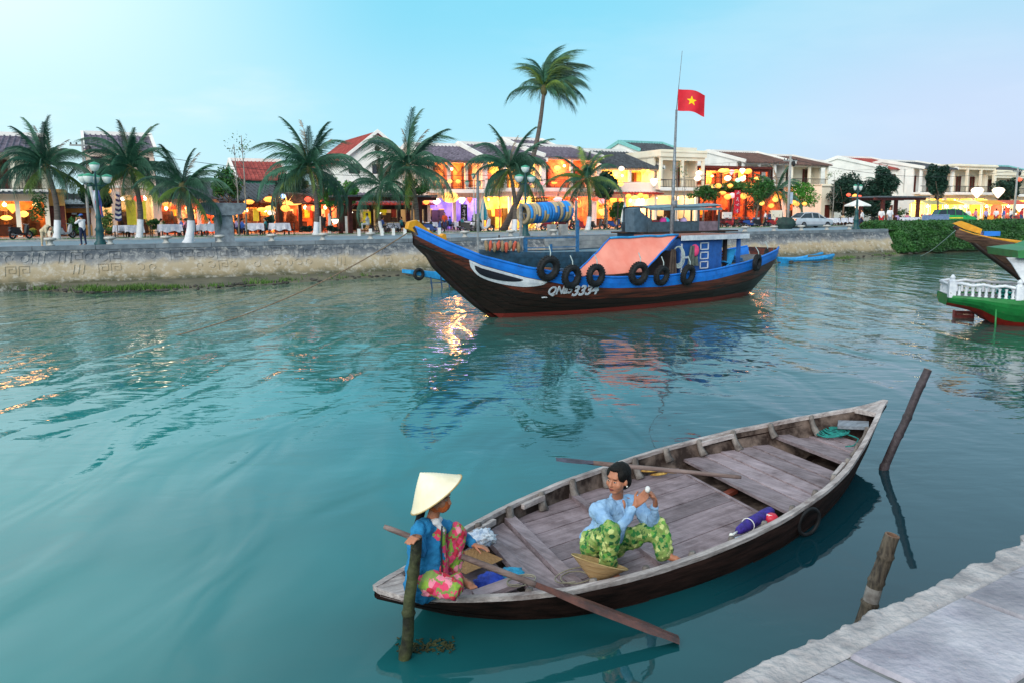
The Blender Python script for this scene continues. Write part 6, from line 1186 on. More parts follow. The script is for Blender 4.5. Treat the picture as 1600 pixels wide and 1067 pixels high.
lp = palm('very tall windblown palm leaning right over the yellow restaurant', 786, 20, 850, 142, 4.7, 8, 46, 'wind', white=0, bow=-.9, r0=.26)
palm('small yellowish palm beside the red lit restaurant', 918, 13.6, 917, 282, 4.2, 9, 26, 'y')
palm('bushy little palm in front of the brown roofed house', 1222, 24, 1214, 300, 4.0, 10, 20, 'n', white=0, r0=.12)
palm('small palm behind the trees near the hedge', 1372, 30, 1374, 290, 3.2, 12, 14, 'n', white=0, r0=.12)

# ---------------------------------------------------------------- broadleaf trees, shrubs, hedge
def leafmat(n, a, b): return mat(n, a, b, .6, 1.4, rnd=.12, spec=.3)
lg = {'bright': leafmat('bright_green_leaves', '#4f9a2e', '#2a6420'), 'mid': leafmat('mid_green_leaves', '#3a6e30', '#1f4422'), 'dark': leafmat('dark_green_leaves', '#24483a', '#132b24'), 'olive': leafmat('olive_leaves', '#5f7c3c', '#3c5428')}
def leaves(mb, c, r, n, sz, rr, nclump=16):
    cl = []
    for i in range(nclump):
        v = V((rr.gauss(0, 1), rr.gauss(0, 1), rr.gauss(0, 1))).normalized()*rr.uniform(.35, .82); cl.append((v, rr.uniform(.26, .46)))
    for i in range(n):
        v, q = cl[rr.randrange(nclump)]; w_ = V((rr.gauss(0, 1), rr.gauss(0, 1), rr.gauss(0, 1))).normalized()*q*rr.uniform(.6, 1.05)+v; p = V((c[0]+w_.x*r[0], c[1]+w_.y*r[1], c[2]+w_.z*r[2]))
        a = V((rr.gauss(0, 1), rr.gauss(0, 1), rr.gauss(0, .6))).normalized()*sz*rr.uniform(.6, 1.3); b = V((rr.gauss(0, 1), rr.gauss(0, 1), rr.gauss(0, 1))).normalized()*sz*.55; mb.add([p-a, p-b*.8, p+a, p+b*.8], [(0, 1, 2, 3)])
def tree(label, pxb, d, pxc, pyc, rx, rz, key, seed, n=2600, sz=.16, name='tree', trunk=True, tm=None, branches=5, cat='tree'):
    s0 = qs(pxb, d); root = Q(s0, d, ZQ); sc_, zc = qsz(pxc, pyc, d); top = Q(sc_, d, zc)-root; rr = random.Random(seed); Y_ = (root+top).y; R_ = rx*Y_/F; RZ = rz*Y_/F; t = thing(name, label, cat, root)
    if trunk:
        mb = MB(); mb.tube([V((0, 0, 0)), top*.3+V((.05, 0, 0)), top*.62, top*.85], [.17, .13, .10, .06], 7)
        for i in range(branches): a = rr.uniform(0, 6.28); st = top*rr.uniform(.45, .75); mb.tube([st, st+V((cos(a)*R_*.35, sin(a)*R_*.35, RZ*.35)), st+V((cos(a)*R_*.75, sin(a)*R_*.75, RZ*.8))], [.06, .045, .02], 5)
        mb.build('trunk', tm or mat('tree_bark', '#77695c', '#4e443b', .9, 4, .4), t, True)
    mb = MB(); leaves(mb, top, (R_, R_*.85, RZ), n, sz, rr, 20); mb.build('crown', lg[key], t); return t
for a in (('rounded green tree in front of the dark tiled restaurant roof', 372, 26, 353, 292, 26, 26, 'mid', 1), ('bright green tree right of the large palm trunk', 515, 24, 516, 300, 26, 26, 'bright', 2), ('second bright green bush tree left of the white house', 545, 25, 545, 301, 16, 18, 'bright', 22), ('leafy tree behind the pergola beside the palm trunk', 640, 25, 648, 293, 26, 17, 'mid', 3), ('dark green tree between the red restaurant and yellow shophouse', 945, 24, 946, 290, 19, 24, 'dark', 4),
          ('rounded green tree before the art deco house', 1098, 24, 1100, 302, 26, 16, 'mid', 5), ('leaning green tree above the parked motorbikes', 1178, 21, 1190, 298, 28, 24, 'mid', 6), ('large bright green tree behind the silver car', 1252, 24, 1254, 303, 34, 25, 'bright', 7), ('dark tree with pale forked stem right of the car', 1315, 26, 1322, 300, 30, 34, 'dark', 8), ('dense dark tree behind the white umbrella', 1345, 30, 1350, 300, 34, 30, 'dark', 9), ('dark leafy tree filling the gap above the white covered tables', 1330, 27, 1328, 314, 34, 26, 'dark', 31), ('broad dark tree left of the large white gabled house', 1362, 27, 1364, 318, 26, 24, 'dark', 32), ('dark slender tree before the large white gabled house', 1385, 26, 1380, 290, 22, 30, 'dark', 10), ('thin leafed dark tree in front of the cream two storey house', 1465, 18, 1466, 285, 20, 26, 'dark', 11), ('dark bushy tree near the right edge', 1580, 24, 1574, 298, 22, 22, 'dark', 12), ('dark tree behind the large palm crown', 440, 32, 452, 292, 26, 20, 'dark', 14), ('vine covered balcony shrub on the lantern restaurant', 1140, 27.3, 1150, 292, 34, 9, 'mid', 15), ('dark tree filling the gap left of the pinkish house', 150, 26, 152, 300, 24, 26, 'dark', 16), ('bushy green shrub right of the black gate by the shophouse', 962, 22, 966, 330, 14, 22, 'mid', 17)): tree(*a, n=5200, sz=.21) if a[7] == 'dark' else tree(*a)
for i, (px, d, py, rx, rz, key, lb) in enumerate(((118, 25, 350, 11, 16, 'mid', 'beside the ochre cottage'), (60, 24, 325, 16, 26, 'mid', 'in front of the orange lit bar'), (165, 24, 345, 13, 18, 'olive', 'left of the tall yellow banners'), (244, 24, 352, 14, 11, 'mid', 'right of the yellow banners'), (345, 24, 348, 15, 9, 'mid', 'behind the stone monument'), (420, 25, 345, 9, 11, 'dark', 'beside the lantern lit doorway'), (480, 18, 358, 12, 5, 'dark', 'low by the white table'), (520, 18, 358, 12, 5, 'dark', 'low beside the white painted posts'), (1180, 26, 322, 16, 12, 'dark', 'behind the parked motorbikes'), (1410, 20, 338, 14, 14, 'mid', 'under the second pergola'), (1335, 26, 336, 26, 10, 'dark', 'behind the white covered tables'), (745, 26, 340, 8, 9, 'mid', 'left of the folded umbrella'))):
    tree('leafy green shrub '+lb, px, d, px, py, rx, rz, key, 40+i, 700, .13, 'shrub', False, cat='shrub')
def bare_tree(label, px, d, ytop, seed, lean=0, n=9, m=None, spread=1.1):
    root = Q(qs(px, d), d, ZQ); h = qz(px, ytop, d)-ZQ; rr = random.Random(seed); t = thing('sapling', label, 'tree', root); mb = MB(); tp_ = V((lean, 0, h)); mb.tube([V((0, 0, 0)), tp_*.5+V((.08, 0, 0)), tp_], [.07, .05, .02], 6)
    for i in range(n): u = rr.uniform(.35, .95); a = rr.uniform(0, 6.28); st = tp_*u; l = spread*rr.uniform(.4, 1)*(1.2-u); mb.tube([st, st+V((cos(a)*l*.5, sin(a)*l*.5, l*.6)), st+V((cos(a)*l*.7, sin(a)*l*.7, l*1.3))], [.03, .02, .01], 4)
    mb.build('trunk', m or mat('pale_bark', '#9c9890', '#6e6a64', .9), t, True); mb = MB(); leaves(mb, tp_*.95, (spread*.8, spread*.8, h*.12), 60, .11, rr, 12); mb.build('crown', lg['olive'], t)
for i, (px, d, y, lb) in enumerate(((384, 14, 212, 'tall thin bare sapling right of the stone monument'), (372, 14.5, 226, 'shorter thin sapling beside the stone monument'), (1056, 24, 258, 'pale bare tree in front of the art deco house'), (1068, 23, 268, 'second pale bare tree near the art deco house'), (780, 15, 280, 'thin tree before the yellow lit restaurant'), (1300, 16, 270, 'pale forked tree right of the silver car'), (948, 14, 320, 'slim dark stem beside the red motorbike'))): bare_tree(lb, px, d, y, 60+i, spread=1.3 if i else 1.6)
# hedge bank
hs0, hs1 = SE-.3, SE+75
kk = 60
mb = MB()
for i in range(kk):
    a, b = hs0-1.0+(hs1-hs0+1)*i/kk, hs0-1.0+(hs1-hs0+1)*(i+1)/kk; mb.quad(Q(a, -1.5, -.2), Q(b, -1.5, -.2), Q(b, .6, ZQ-.1), Q(a, .6, ZQ-.1))
kind(mb.build('river_bank', mat('bank_earth', '#4c4a36', '#34331f', .9, 1)), 'structure')
hd = thing('hedge', 'long dense dark green hedge on the bank right of the retaining wall', 'hedge', Q(hs0, 2, 1)); rr = random.Random(8); mb = MB()
def hedge_f(s_, t): # t 0 foot .. 1 top back
    if t < .62: u = t/.62; d_, z_ = -1.5+2.4*u**1.1, .35+(2.6-.35)*u**.75
    else: u = (t-.62)/.38; d_, z_ = 0.9+3.2*u, 2.6+.12*sin(u*3)
    tap = min(1, max(0, (s_-hs0+.2)/3.0+.35)); b = .28*noise.noise(V((s_*.6, t*5, 0)))+.15*noise.noise(V((s_*1.9, t*12, 4))); return d_+b*.5, .25+(z_-.25)*tap+b*.6
for i in range(64000):
    s_ = hs0+rr.random()**1.5*(hs1-hs0); t = rr.random(); d_, z_ = hedge_f(s_, t); p = Q(s_+rr.gauss(0, .05), d_+rr.gauss(0, .1), z_+rr.gauss(0, .08)); a = V((rr.gauss(0, 1), rr.gauss(0, 1), rr.gauss(0, 1))).normalized()*.13; b = V((rr.gauss(0, 1), rr.gauss(0, 1), rr.gauss(0, 1))).normalized()*.075; mb.add([p-a, p-b, p+a, p+b], [(0, 1, 2, 3)])
child(mb.build('foliage', mat('hedge_leaves', '#336a2a', '#173c1a', .6, .8, rnd=0, contrast=(.3, .7), coord='Object')), hd)
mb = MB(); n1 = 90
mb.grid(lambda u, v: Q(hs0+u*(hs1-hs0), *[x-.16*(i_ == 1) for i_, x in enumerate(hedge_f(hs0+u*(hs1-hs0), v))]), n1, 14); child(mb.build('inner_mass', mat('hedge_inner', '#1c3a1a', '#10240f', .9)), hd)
# ================================================================ bollards, lamps, poles
stn = mat('bollard_stone', '#c3c2bd', '#9a9b9b', .9, 5, .4)
def bollard_mesh():
    mb = MB(); mb.lathe([(0, 0), (.20, 0), (.20, .05), (.13, .09), (.12, .22), (.2, .27), (.30, .30), (.32, .36), (.28, .41), (0, .44)], 16); return mb.mesh('bollard', stn, True)
bm_ = bollard_mesh(); bpx = [75, 169, 257, 341, 423, 503, 578, 652, 726, 798, 865, 1165, 1210, 1253, 1293, 1328]
for i, px in enumerate(bpx):
    o = ob('stone_bollard', bm_); o.location = Q(qs(px, .2), .2, 2.245); tag(o, 'grey stone mooring bollard, %s from the left along the far quay' % ORD[i], 'bollard', 'stone bollards along the far quay edge')
gpaint = mat('dark_green_lamp_paint', '#1d5458', '#123c42', .5, 3, spec=.4); globe = mat('frosted_globe', '#dfe8e6', '#c4d2d0', .3); capg = mat('green_lamp_cap', '#2f9c7c', '#23795f', .5)
def street_lamp(label, px, d, ytop, nglobe, gr=.24, pipe=gpaint, basew=1.0, gl=globe):
    root = Q(qs(px, d), d, ZQ); h = qz(px, ytop, d)-ZQ; t = thing('street_lamp', label, 'street lamp', root, TH)
    mb = MB(); b = basew; mb.lathe([(0, 0), (.34*b, 0), (.34*b, .15), (.22*b, .3), (.20*b, .8), (.26*b, .9), (.17*b, 1.05), (.14*b, 1.5), (.17*b, 1.6), (.11*b, 1.75), (.085*b, h*.55), (.06*b, h-.5), (.05*b, h)], 14); mb.build('pole', pipe, t, True)
    for i in range(nglobe):
        a = 2*pi*i/nglobe+.35; top = i == nglobe-1 and nglobe > 2; p = V((0, 0, h+.22)) if top else V((cos(a)*.62, sin(a)*.62, h-.42)); mb = MB()
        if not top: mb.tube([(0, 0, h-.75), (p.x*.6, p.y*.6, h-.80), (p.x, p.y, p.z-.22)], .035, 6); mb.build('arm', pipe, t, True); mb = MB()
        mb.lathe([(.05, -.24), (gr*.62, -.18), (gr*.92, .0), (gr, .12), (gr*.9, .16)], 14, p); g = mb.build('globe', gl, t, True); mb = MB(); mb.lathe([(gr*1.08, .13), (gr*.9, .2), (gr*.3, .27), (0, .29)], 14, p); mb.build('globe_cap', capg, g, True)
    return t
street_lamp('dark green street lamp with four pale globes near the man taking a photo', 154, .9, 268, 5, .27)
street_lamp('dark green street lamp with three globes behind the float reel', 821, 1.0, 270, 4, .3)
street_lamp('slim green street lamp by the white umbrella', 1338, 1.0, 286, 2, .16, basew=1.1); street_lamp('thin double globe lamp left of the grey pole', 741, 16, 280, 3, .2, wht, .6)
street_lamp('short white globe lamp beside the pergola', 514, 20, 338, 1, .3, wht, .5, glow('lit_globe', (1, .85, .6), 4))
def utility_pole(label, px, d, ytop, r=.13, cross=True):
    root = Q(qs(px, d), d, ZQ); h = qz(px, ytop, d)-ZQ; t = thing('utility_pole', label, 'utility pole', root, TH); mb = MB(); mb.tube([(0, 0, 0), (0, 0, h)], [r*1.2, r*.8], 10); mb.build('pole', conc, t, True)
    if cross: mb = MB(); mb.box(-.9, .9, -.06, .06, h-.55, h-.42); mb.build('cross_arm', conc, t); mb = MB(); [mb.lathe([(.05, 0), (.07, .08), (.03, .16)], 6, (x, 0, h-.42)) for x in (-.8, -.4, .4, .8)]; mb.ell((.45, 0, h-.75), (.2, .2, .3), 8, 6); kind(mb.build('insulator', iron, t), 'stuff')
    return root+V((0, 0, h-.3))
pA = utility_pole('grey concrete utility pole with cross arm left of the silver car', 1231, 13, 244); pB = utility_pole('grey utility pole near the right edge', 1584, 16, 262); pC = utility_pole('grey pole left of the yellow restaurant', 747, 15, 268, cross=False); pD = utility_pole('thin pole behind the palms at far left', 138, 24, 218, .1)
def wire(label, a, b, sag): pts = [a*(1-t)+b*t-V((0, 0, sag*4*t*(1-t))) for t in [i/14 for i in range(15)]]; mb = MB(); mb.tube(pts, .02, 4); tag(mb.build('overhead_wire', iron), label, 'wire')
wire('overhead wire between the left pole and the middle grey pole', pD, pC, 1.0); wire('second overhead wire strung lower between the left pole and the middle pole', pD-V((0, 0, .7)), pC-V((0, 0, .9)), 1.2); wire('overhead wire between the middle pole and the pole by the silver car', pC, pA, 1.4); wire('overhead wire running from the pole by the car to the right edge pole', pA, pB, 1.3)
# leaning pole with striped flags by the first lamp
root = Q(qs(160, 6), 6, ZQ); t = thing('leaning_pole', 'leaning grey pole leaning left behind the green street lamp', 'pole', root); top_ = onplane(141, 292, 6)-root; mb = MB(); mb.tube([(0, 0, 0), top_], .10, 8); mb.build('pole', conc, t, True)
for i, (c_, lb, dx) in enumerate((('#c8ccd8', 'pale', -.15), ('#c83a52', 'red', .02), ('#3a4a8c', 'blue', -.3))):
    a = onplane(143+i*3, 298, 5.8); b = onplane(150+i*3, 340, 5.8); mb = MB(); mb.grid(lambda u, v: a+(b-a)*v+V((EX.x*.22*u, EX.y*.22*u, 0))+V((0, .04*sin(v*9+u*4), 0)), 3, 14); tag(mb.build('pennant', mat(lb+'_pennant_cloth', c_)), lb+' hanging pennant cloth beside the leaning pole', 'pennant')
p = onplane(190, 333, 27); t = thing('barber_flag', 'blue and white feather flag with chevrons before the pinkish house', 'flag', V((p.x, p.y, ZQ)), TH); mb = MB(); mb.tube([(0, 0, 0), (0, 0, 3.2), (.5, 0, 3.9)], .03, 6); mb.build('pole', iron, t, True)
mb = MB(); mb.mi = 0
for i in range(12): mb.mi = i % 2; z = 1.3+i*.2; mb.add([(-.55+i*.02, 0, z), (-.28+i*.02, 0, z-.12), (0, 0, z), (0, 0, z+.2), (-.28+i*.02, 0, z+.08), (-.55+i*.02, 0, z+.2)], [(0, 1, 4, 5), (1, 2, 3, 4)])
mb.build('flag_cloth', [mat('navy_cloth', '#24387c'), wht], t)
# stone T monument
root = Q(qs(349, 2.6), 2.6, ZQ); t = thing('stone_monument', 'grey T shaped stone monument standing on the quay road', 'monument', root, TH); z_ = lambda py: qz(349, py, 2.6)-ZQ; gst = mat('granite', '#8e979f', '#656c74', .85, 3, .5, detail=8); k_ = 46.5/F
mb = MB(); hw = .52; mb.prism([(-hw, -.45, 0), (hw, -.45, 0), (hw*.93, -.42, z_(337)), (-hw*.93, -.42, z_(337))], (0, .9, 0)); mb.build('pillar', gst, t)
w2 = 1.28; za, zb, zt = z_(337), z_(329), z_(318); mb = MB(); mb.prism([(-w2*.5, -.6, za), (w2*.45, -.6, za), (w2*.8, -.6, za+.09), (w2, -.6, zb+.04), (w2*1.0, -.6, zt), (-w2*.98, -.6, zt+.03), (-w2*1.02, -.6, zb+.06), (-w2*.85, -.6, za+.13)], (0, 1.2, 0)); mb.build('cap_slab', gst, t)
# low white posts and rail before the pergola, concrete bench
for i in range(8):
    px = 560+i*18; o = MB(); o.box(-.1, .1, -.1, .1, 0, .55); o_ = o.build('low_post', wht); o_.location = Q(qs(px, 11.6), 11.6, ZQ); o_.rotation_euler = (0, 0, TH); tag(o_, 'short white concrete post, %s from the left in front of the pergola' % ORD[i], 'post', 'short white posts by the verge')
for i, px in enumerate((862, 880)): o = MB(); o.box(-.28, .28, -.2, .2, 0, .85); o_ = o.build('gate_pillar', conc); o_.location = Q(qs(px, .9), .9, ZQ); o_.rotation_euler = (0, 0, TH); tag(o_, '%s grey concrete pillar at the top of the quay steps' % ('left', 'right')[i], 'pillar')
for px, lb in ((541, 'left white sign post beside the round lamp'), (499, 'white post left of the pergola plants'), (515, 'leaning white post right of the doorway')): o = MB(); o.box(-.1, .1, -.1, .1, 0, 1.5); o_ = o.build('white_post', wht); o_.location = Q(qs(px, 19), 19, ZQ); tag(o_, lb, 'post')
# ---------------------------------------------------------------- lanterns
def lantern_mesh(nm, m, r, kind_='round'):
    mb = MB(); prof = {'round': [(.10, -.8), (.55, -.62), (.9, -.3), (1, 0), (.9, .3), (.55, .62), (.10, .8)], 'drop': [(.08, -1.1), (.35, -.75), (.75, -.2), (.95, .25), (.7, .6), (.1, .75)], 'flat': [(.1, -.5), (.7, -.38), (1.1, 0), (.7, .38), (.1, .5)]}[kind_]
    n_ = 12; vs = [(q*r*(1+.05*(j % 2))*cos(2*pi*j/n_), q*r*(1+.05*(j % 2))*sin(2*pi*j/n_), z*r) for q, z in prof for j in range(n_)]
    mb.add(vs, [(i*n_+j, i*n_+(j+1) % n_, (i+1)*n_+(j+1) % n_, (i+1)*n_+j) for i in range(len(prof)-1) for j in range(n_)]); mb.mi = 1
    mb.lathe([(0, .72*r), (.22*r, .72*r), (.2*r, .95*r), (0, .95*r)], 6); mb.tube([(0, 0, .9*r), (0, 0, 1.6*r)], .01, 4); mb.lathe([(.06*r, -1.5*r), (.10*r, -.8*r)], 5); return mb.mesh(nm, [m, woodd], False)
lc = {'red': glow('lantern_red', (1, .10, .05), 1.5), 'orange': glow('lantern_orange', (1, .36, .06), 1.7), 'yellow': glow('lantern_yellow', (1, .60, .12), 1.6), 'white': glow('lantern_white', (1, .82, .62), 1.5), 'pink': glow('lantern_pink', (1, .34, .36), 1.4), 'green': glow('lantern_green', (.35, .8, .55), 1.0), 'blue': glow('lantern_blue', (.35, .55, 1), 3.0)}
LM = {}
def lantern(col_, px, py, d, r, kd, label, group=None):
    key = (col_, r, kd)
    if key not in LM: LM[key] = lantern_mesh('silk_lantern', lc[col_], r, kd)
    o = ob('silk_lantern', LM[key]); o.location = onplane(px, py, d); tag(o, label, 'lantern', group)
def lrow(where, items, d, grp):
    for i, (c_, px, py, r, kd) in enumerate(items): lantern(c_, px, py, d, r, kd, '%s lantern %s, %s from the left' % ('glowing '+c_, where, ORD[i]), grp)
lrow('before the pinkish house and red restaurant', [('orange', 165, 299, .42, 'round'), ('red', 217, 311, .4, 'round'), ('orange', 262, 320, .42, 'flat'), ('yellow', 297, 331, .42, 'round'), ('red', 305, 322, .42, 'flat'), ('orange', 320, 329, .3, 'round')], 26.5, 'lanterns left of the stone monument')
lrow('along the eave of the dark tiled restaurants', [('orange', 389, 316, .42, 'flat'), ('orange', 421, 312, .5, 'flat'), ('orange', 409, 328, .4, 'flat'), ('yellow', 422, 326, .46, 'flat'), ('white', 424, 333, .34, 'round'), ('blue', 442, 307, .26, 'round'), ('orange', 446, 326, .42, 'round'), ('red', 481, 312, .32, 'round'), ('red', 482, 326, .28, 'round'), ('orange', 490, 326, .34, 'round'), ('red', 497, 313, .44, 'flat'), ('red', 517, 314, .36, 'flat')], 26.4, 'lanterns along the dark tiled eaves')
lrow('over the violet bar', [('orange', 666, 316, .34, 'round'), ('pink', 674, 312, .34, 'drop'), ('white', 682, 315, .40, 'round'), ('white', 722, 313, .38, 'drop'), ('red', 734, 313, .34, 'drop')], 26.6, 'lanterns over the violet bar')
lrow('on the upper balcony of the orange restaurant', [('orange', 668, 283, .28, 'round'), ('yellow', 684, 284, .30, 'round'), ('orange', 690, 284, .26, 'round'), ('yellow', 703, 284, .24, 'round'), ('orange', 716, 284, .26, 'round')], 27.2, 'lanterns on the orange balcony')
lrow('over the red and yellow restaurants', [('red', 765, 275, .3, 'drop'), ('red', 775, 277, .3, 'drop'), ('pink', 813, 311, .4, 'flat'), ('yellow', 871, 263, .34, 'round'), ('pink', 826, 288, .34, 'flat'), ('pink', 846, 287, .34, 'flat'), ('orange', 866, 286, .3, 'flat'), ('pink', 872, 312, .5, 'flat'), ('red', 862, 318, .5, 'flat'), ('pink', 886, 318, .5, 'flat'), ('red', 896, 313, .44, 'flat'), ('orange', 905, 321, .36, 'round'), ('red', 887, 270, .3, 'drop'), ('yellow', 947, 271, .28, 'round')], 26.9, 'lanterns over the red lit restaurants')
lrow('around the yellow lit shophouse front', [('red', 930, 312, .4, 'flat'), ('pink', 941, 314, .44, 'round'), ('white', 971, 264, .34, 'round'), ('orange', 1005, 268, .3, 'round'), ('yellow', 1012, 269, .34, 'round'), ('yellow', 970, 280, .34, 'round'), ('yellow', 970, 288, .34, 'round'), ('white', 1022, 284, .5, 'drop'), ('orange', 982, 307, .34, 'round'), ('yellow', 992, 309, .42, 'flat'), ('orange', 1001, 306, .36, 'round'), ('orange', 1009, 308, .36, 'round'), ('yellow', 940, 331, .4, 'drop')], 26.7, 'lanterns around the yellow shophouse')
lrow('in the open lantern hung restaurant', [('white', 1092, 271, .38, 'round'), ('white', 1090, 279, .42, 'round'), ('yellow', 1129, 267, .46, 'flat'), ('orange', 1135, 268, .42, 'round'), ('pink', 1143, 269, .36, 'drop'), ('orange', 1150, 268, .40, 'flat'), ('white', 1160, 267, .38, 'drop'), ('orange', 1169, 268, .44, 'round'), ('white', 1137, 279, .42, 'round'), ('white', 1160, 280, .38, 'round'), ('yellow', 1111, 292, .34, 'round'), ('orange', 1122, 291, .40, 'round'), ('orange', 1141, 291, .34, 'round'), ('yellow', 1165, 291, .34, 'round'), ('orange', 1173, 291, .34, 'round'), ('green', 1153, 282, .34, 'round')], 26.3, 'lanterns of the open restaurant upper floor')
lrow('low in front of the open restaurant', [('orange', 1129, 302, .40, 'flat'), ('orange', 1137, 308, .42, 'round'), ('pink', 1144, 306, .40, 'round'), ('orange', 1162, 307, .44, 'round'), ('yellow', 1190, 318, .36, 'round'), ('yellow', 1182, 280, .30, 'round'), ('orange', 1205, 322, .36, 'round'), ('yellow', 1212, 312, .40, 'round'), ('orange', 1215, 308, .5, 'round')], 24.5, 'lanterns low before the open restaurant')
lrow('above the garden restaurant behind the car', [('orange', 1240, 317, .34, 'round'), ('orange', 1245, 319, .34, 'round'), ('orange', 1257, 319, .28, 'round'), ('red', 1326, 305, .26, 'round'), ('orange', 1336, 307, .34, 'round'), ('red', 1343, 308, .26, 'round'), ('white', 1340, 324, .36, 'drop')], 22.5, 'lanterns behind the silver car')
lrow('hanging at the riverside stalls on the right', [('white', 1527, 300, .8, 'drop'), ('white', 1560, 300, .8, 'drop'), ('white', 1593, 323, .7, 'drop'), ('yellow', 1497, 318, .5, 'round'), ('orange', 1510, 314, .4, 'round'), ('yellow', 1538, 316, .5, 'round'), ('orange', 1546, 320, .4, 'round'), ('yellow', 1569, 318, .5, 'round'), ('orange', 1486, 322, .4, 'round'), ('red', 1593, 281, .32, 'round')], 22, 'lamps at the stalls on the right')
p = onplane(19, 325, 26.6); lrow('inside the bar at far left', [('orange', 19, 325, .42, 'drop'), ('yellow', 10, 341, .4, 'flat'), ('yellow', 37, 335, .34, 'round')], 29.2, 'lanterns in the bar at far left')
for i, (px, py, c_) in enumerate(((1527, 306, (1, .85, .6)), (1562, 306, (1, .75, .4)), (1500, 320, (1, .7, .3)), (1145, 300, (1, .5, .2)), (990, 300, (1, .6, .25)))):
    pass

# ---------------------------------------------------------------- people: a few poses shared as meshes
def vx(n): return {'vox': n, 'sm': 2}
def pose(nm, J, extra_shirt=()):
    P_ = {k: V(v) for k, v in J.items()}; C_ = bpy.data.collections.get('x'); root = ob('person', None)
    g = lambda a, b, r0, r1: ('c', P_[a], P_[b], r0, r1)
    hd_ = P_['head']; limbs = [g('shL', 'elL', .045, .036), g('elL', 'haL', .036, .028), g('shR', 'elR', .045, .036), g('elR', 'haR', .036, .028)]; lg_ = [g('hipL', 'knL', .085, .058), g('knL', 'anL', .056, .036), g('hipR', 'knR', .085, .058), g('knR', 'anR', .056, .036)]
    f = V((1, 0, 0)); feet = [('c', P_[a], P_[a]+V((.14, 0, -.05)), .04, .035) for a in ('anL', 'anR')]; hands = [('e', P_[a], (.05, .04, .05)) for a in ('haL', 'haR')]
    tor = [('c', P_['pel'], P_['chest'], .135, .15), ('c', P_['shL'], P_['shR'], .07, .07)]
    b = body('body', skin2, [('e', hd_, (.10, .085, .125)), ('e', hd_+V((.09, 0, -.01)), (.02, .015, .02)), ('c', P_['neck'], hd_, .055, .055)]+shrink(tor, .9)+limbs+shrink(lg_, .9)+feet+hands, .022, 2, parent=root)
    body('shirt', whitec, [(c[0], c[1], c[2], c[3]*1.12, c[4]*1.12) for c in tor]+[('c', P_['shL'], P_['elL'], .072, .06), ('c', P_['shR'], P_['elR'], .072, .06)], .026, 2, .012, 9, root)
    body('trousers', mat('denim', '#2c3a58', '#1d2740'), [(c[0], c[1], c[2], c[3]*1.15, c[4]*1.3) for c in lg_]+[('c', P_['hipL'], P_['hipR'], .13, .13)], .026, 2, .01, 9, root)
    body('hair', hairm, [('e', hd_+V((-.025, 0, .035)), (.105, .095, .115))], .02, 1, parent=root); return root
st = dict(head=(.02, 0, 1.56), neck=(0, 0, 1.40), chest=(0, 0, 1.2), pel=(0, 0, .92), shL=(0, .17, 1.36), shR=(0, -.17, 1.36), elL=(.02, .24, 1.08), elR=(.02, -.24, 1.08), haL=(.10, .24, .82), haR=(.10, -.24, .82), hipL=(0, .09, .9), hipR=(0, -.09, .9), knL=(.03, .11, .48), knR=(-.02, -.11, .48), anL=(.0, .12, .08), anR=(-.05, -.12, .08))
wk = dict(st, knL=(.18, .10, .5), anL=(.16, .1, .08), knR=(-.06, -.1, .48), anR=(-.34, -.1, .14), haL=(-.12, .24, .84), haR=(.25, -.22, .9))
ph = dict(st, elL=(.22, .22, 1.22), elR=(.22, -.22, 1.22), haL=(.30, .06, 1.50), haR=(.30, -.06, 1.50))
se = dict(head=(.04, 0, 1.20), neck=(0, 0, 1.04), chest=(0, 0, .84), pel=(-.02, 0, .52), shL=(0, .17, 1.0), shR=(0, -.17, 1.0), elL=(.10, .22, .76), elR=(.10, -.22, .76), haL=(.32, .14, .78), haR=(.32, -.14, .78), hipL=(0, .09, .5), hipR=(0, -.09, .5), knL=(.42, .12, .5), knR=(.42, -.12, .5), anL=(.42, .12, .08), anR=(.42, -.12, .08))
be = dict(head=(.62, 0, .98), neck=(.52, 0, 1.02), chest=(.34, 0, 1.05), pel=(0, 0, .88), shL=(.48, .17, 1.03), shR=(.48, -.17, 1.03), elL=(.52, .2, .78), elR=(.52, -.2, .78), haL=(.50, .12, .56), haR=(.50, -.12, .56), hipL=(0, .09, .86), hipR=(0, -.09, .86), knL=(.02, .11, .46), knR=(-.02, -.11, .46), anL=(-.02, .12, .08), anR=(-.06, -.12, .08))
POSES = {}
cl = {k: mat('cloth_'+k, c_) for k, c_ in dict(white='#e6e6ea', beige='#cdbb9c', orange='#e2552a', red='#c02a34', navy='#202c4c', black='#1a1a20', grey='#8a8e96', blue='#3a6ac0', pink='#e08aa0', yellow='#d8c04a', teal='#2a8a90', brown='#5a3a2a', lilac='#b0a0d0', denim='#344a78').items()}
def person(ps, px, d, face, shirt, trousers, label, s=1.0, z=0, group=None, pos=None):
    if ps not in POSES:
        POSES[ps] = pose(ps, {'st': st, 'wk': wk, 'ph': ph, 'se': se, 'be': be}[ps]); o = POSES[ps]
        for c in o.children:
            if c.name.startswith('shirt'): c.material_slots[0].link = 'OBJECT'; c.material_slots[0].material = cl[shirt]
            if c.name.startswith('trousers'): c.material_slots[0].link = 'OBJECT'; c.material_slots[0].material = cl[trousers]
    else: o = dup(POSES[ps], mats=None); [setattr(c.material_slots[0], 'link', 'OBJECT') or setattr(c.material_slots[0], 'material', cl[shirt] if c.name.startswith('shirt') else cl[trousers]) for c in o.children if c.name[:5] in ('shirt', 'trous')]
    o.location = (pos if pos is not None else Q(qs(px, d), d, ZQ))+V((0, 0, z)); o.rotation_euler = (0, 0, face); o.scale = (s,)*3; tag(o, label, 'person', group); return o
E_ = TH
o = person('ph', 127, 2.6, pi-.4, 'white', 'navy', 'man in blue cap and pale shirt taking a photograph on the quay', 1.03)
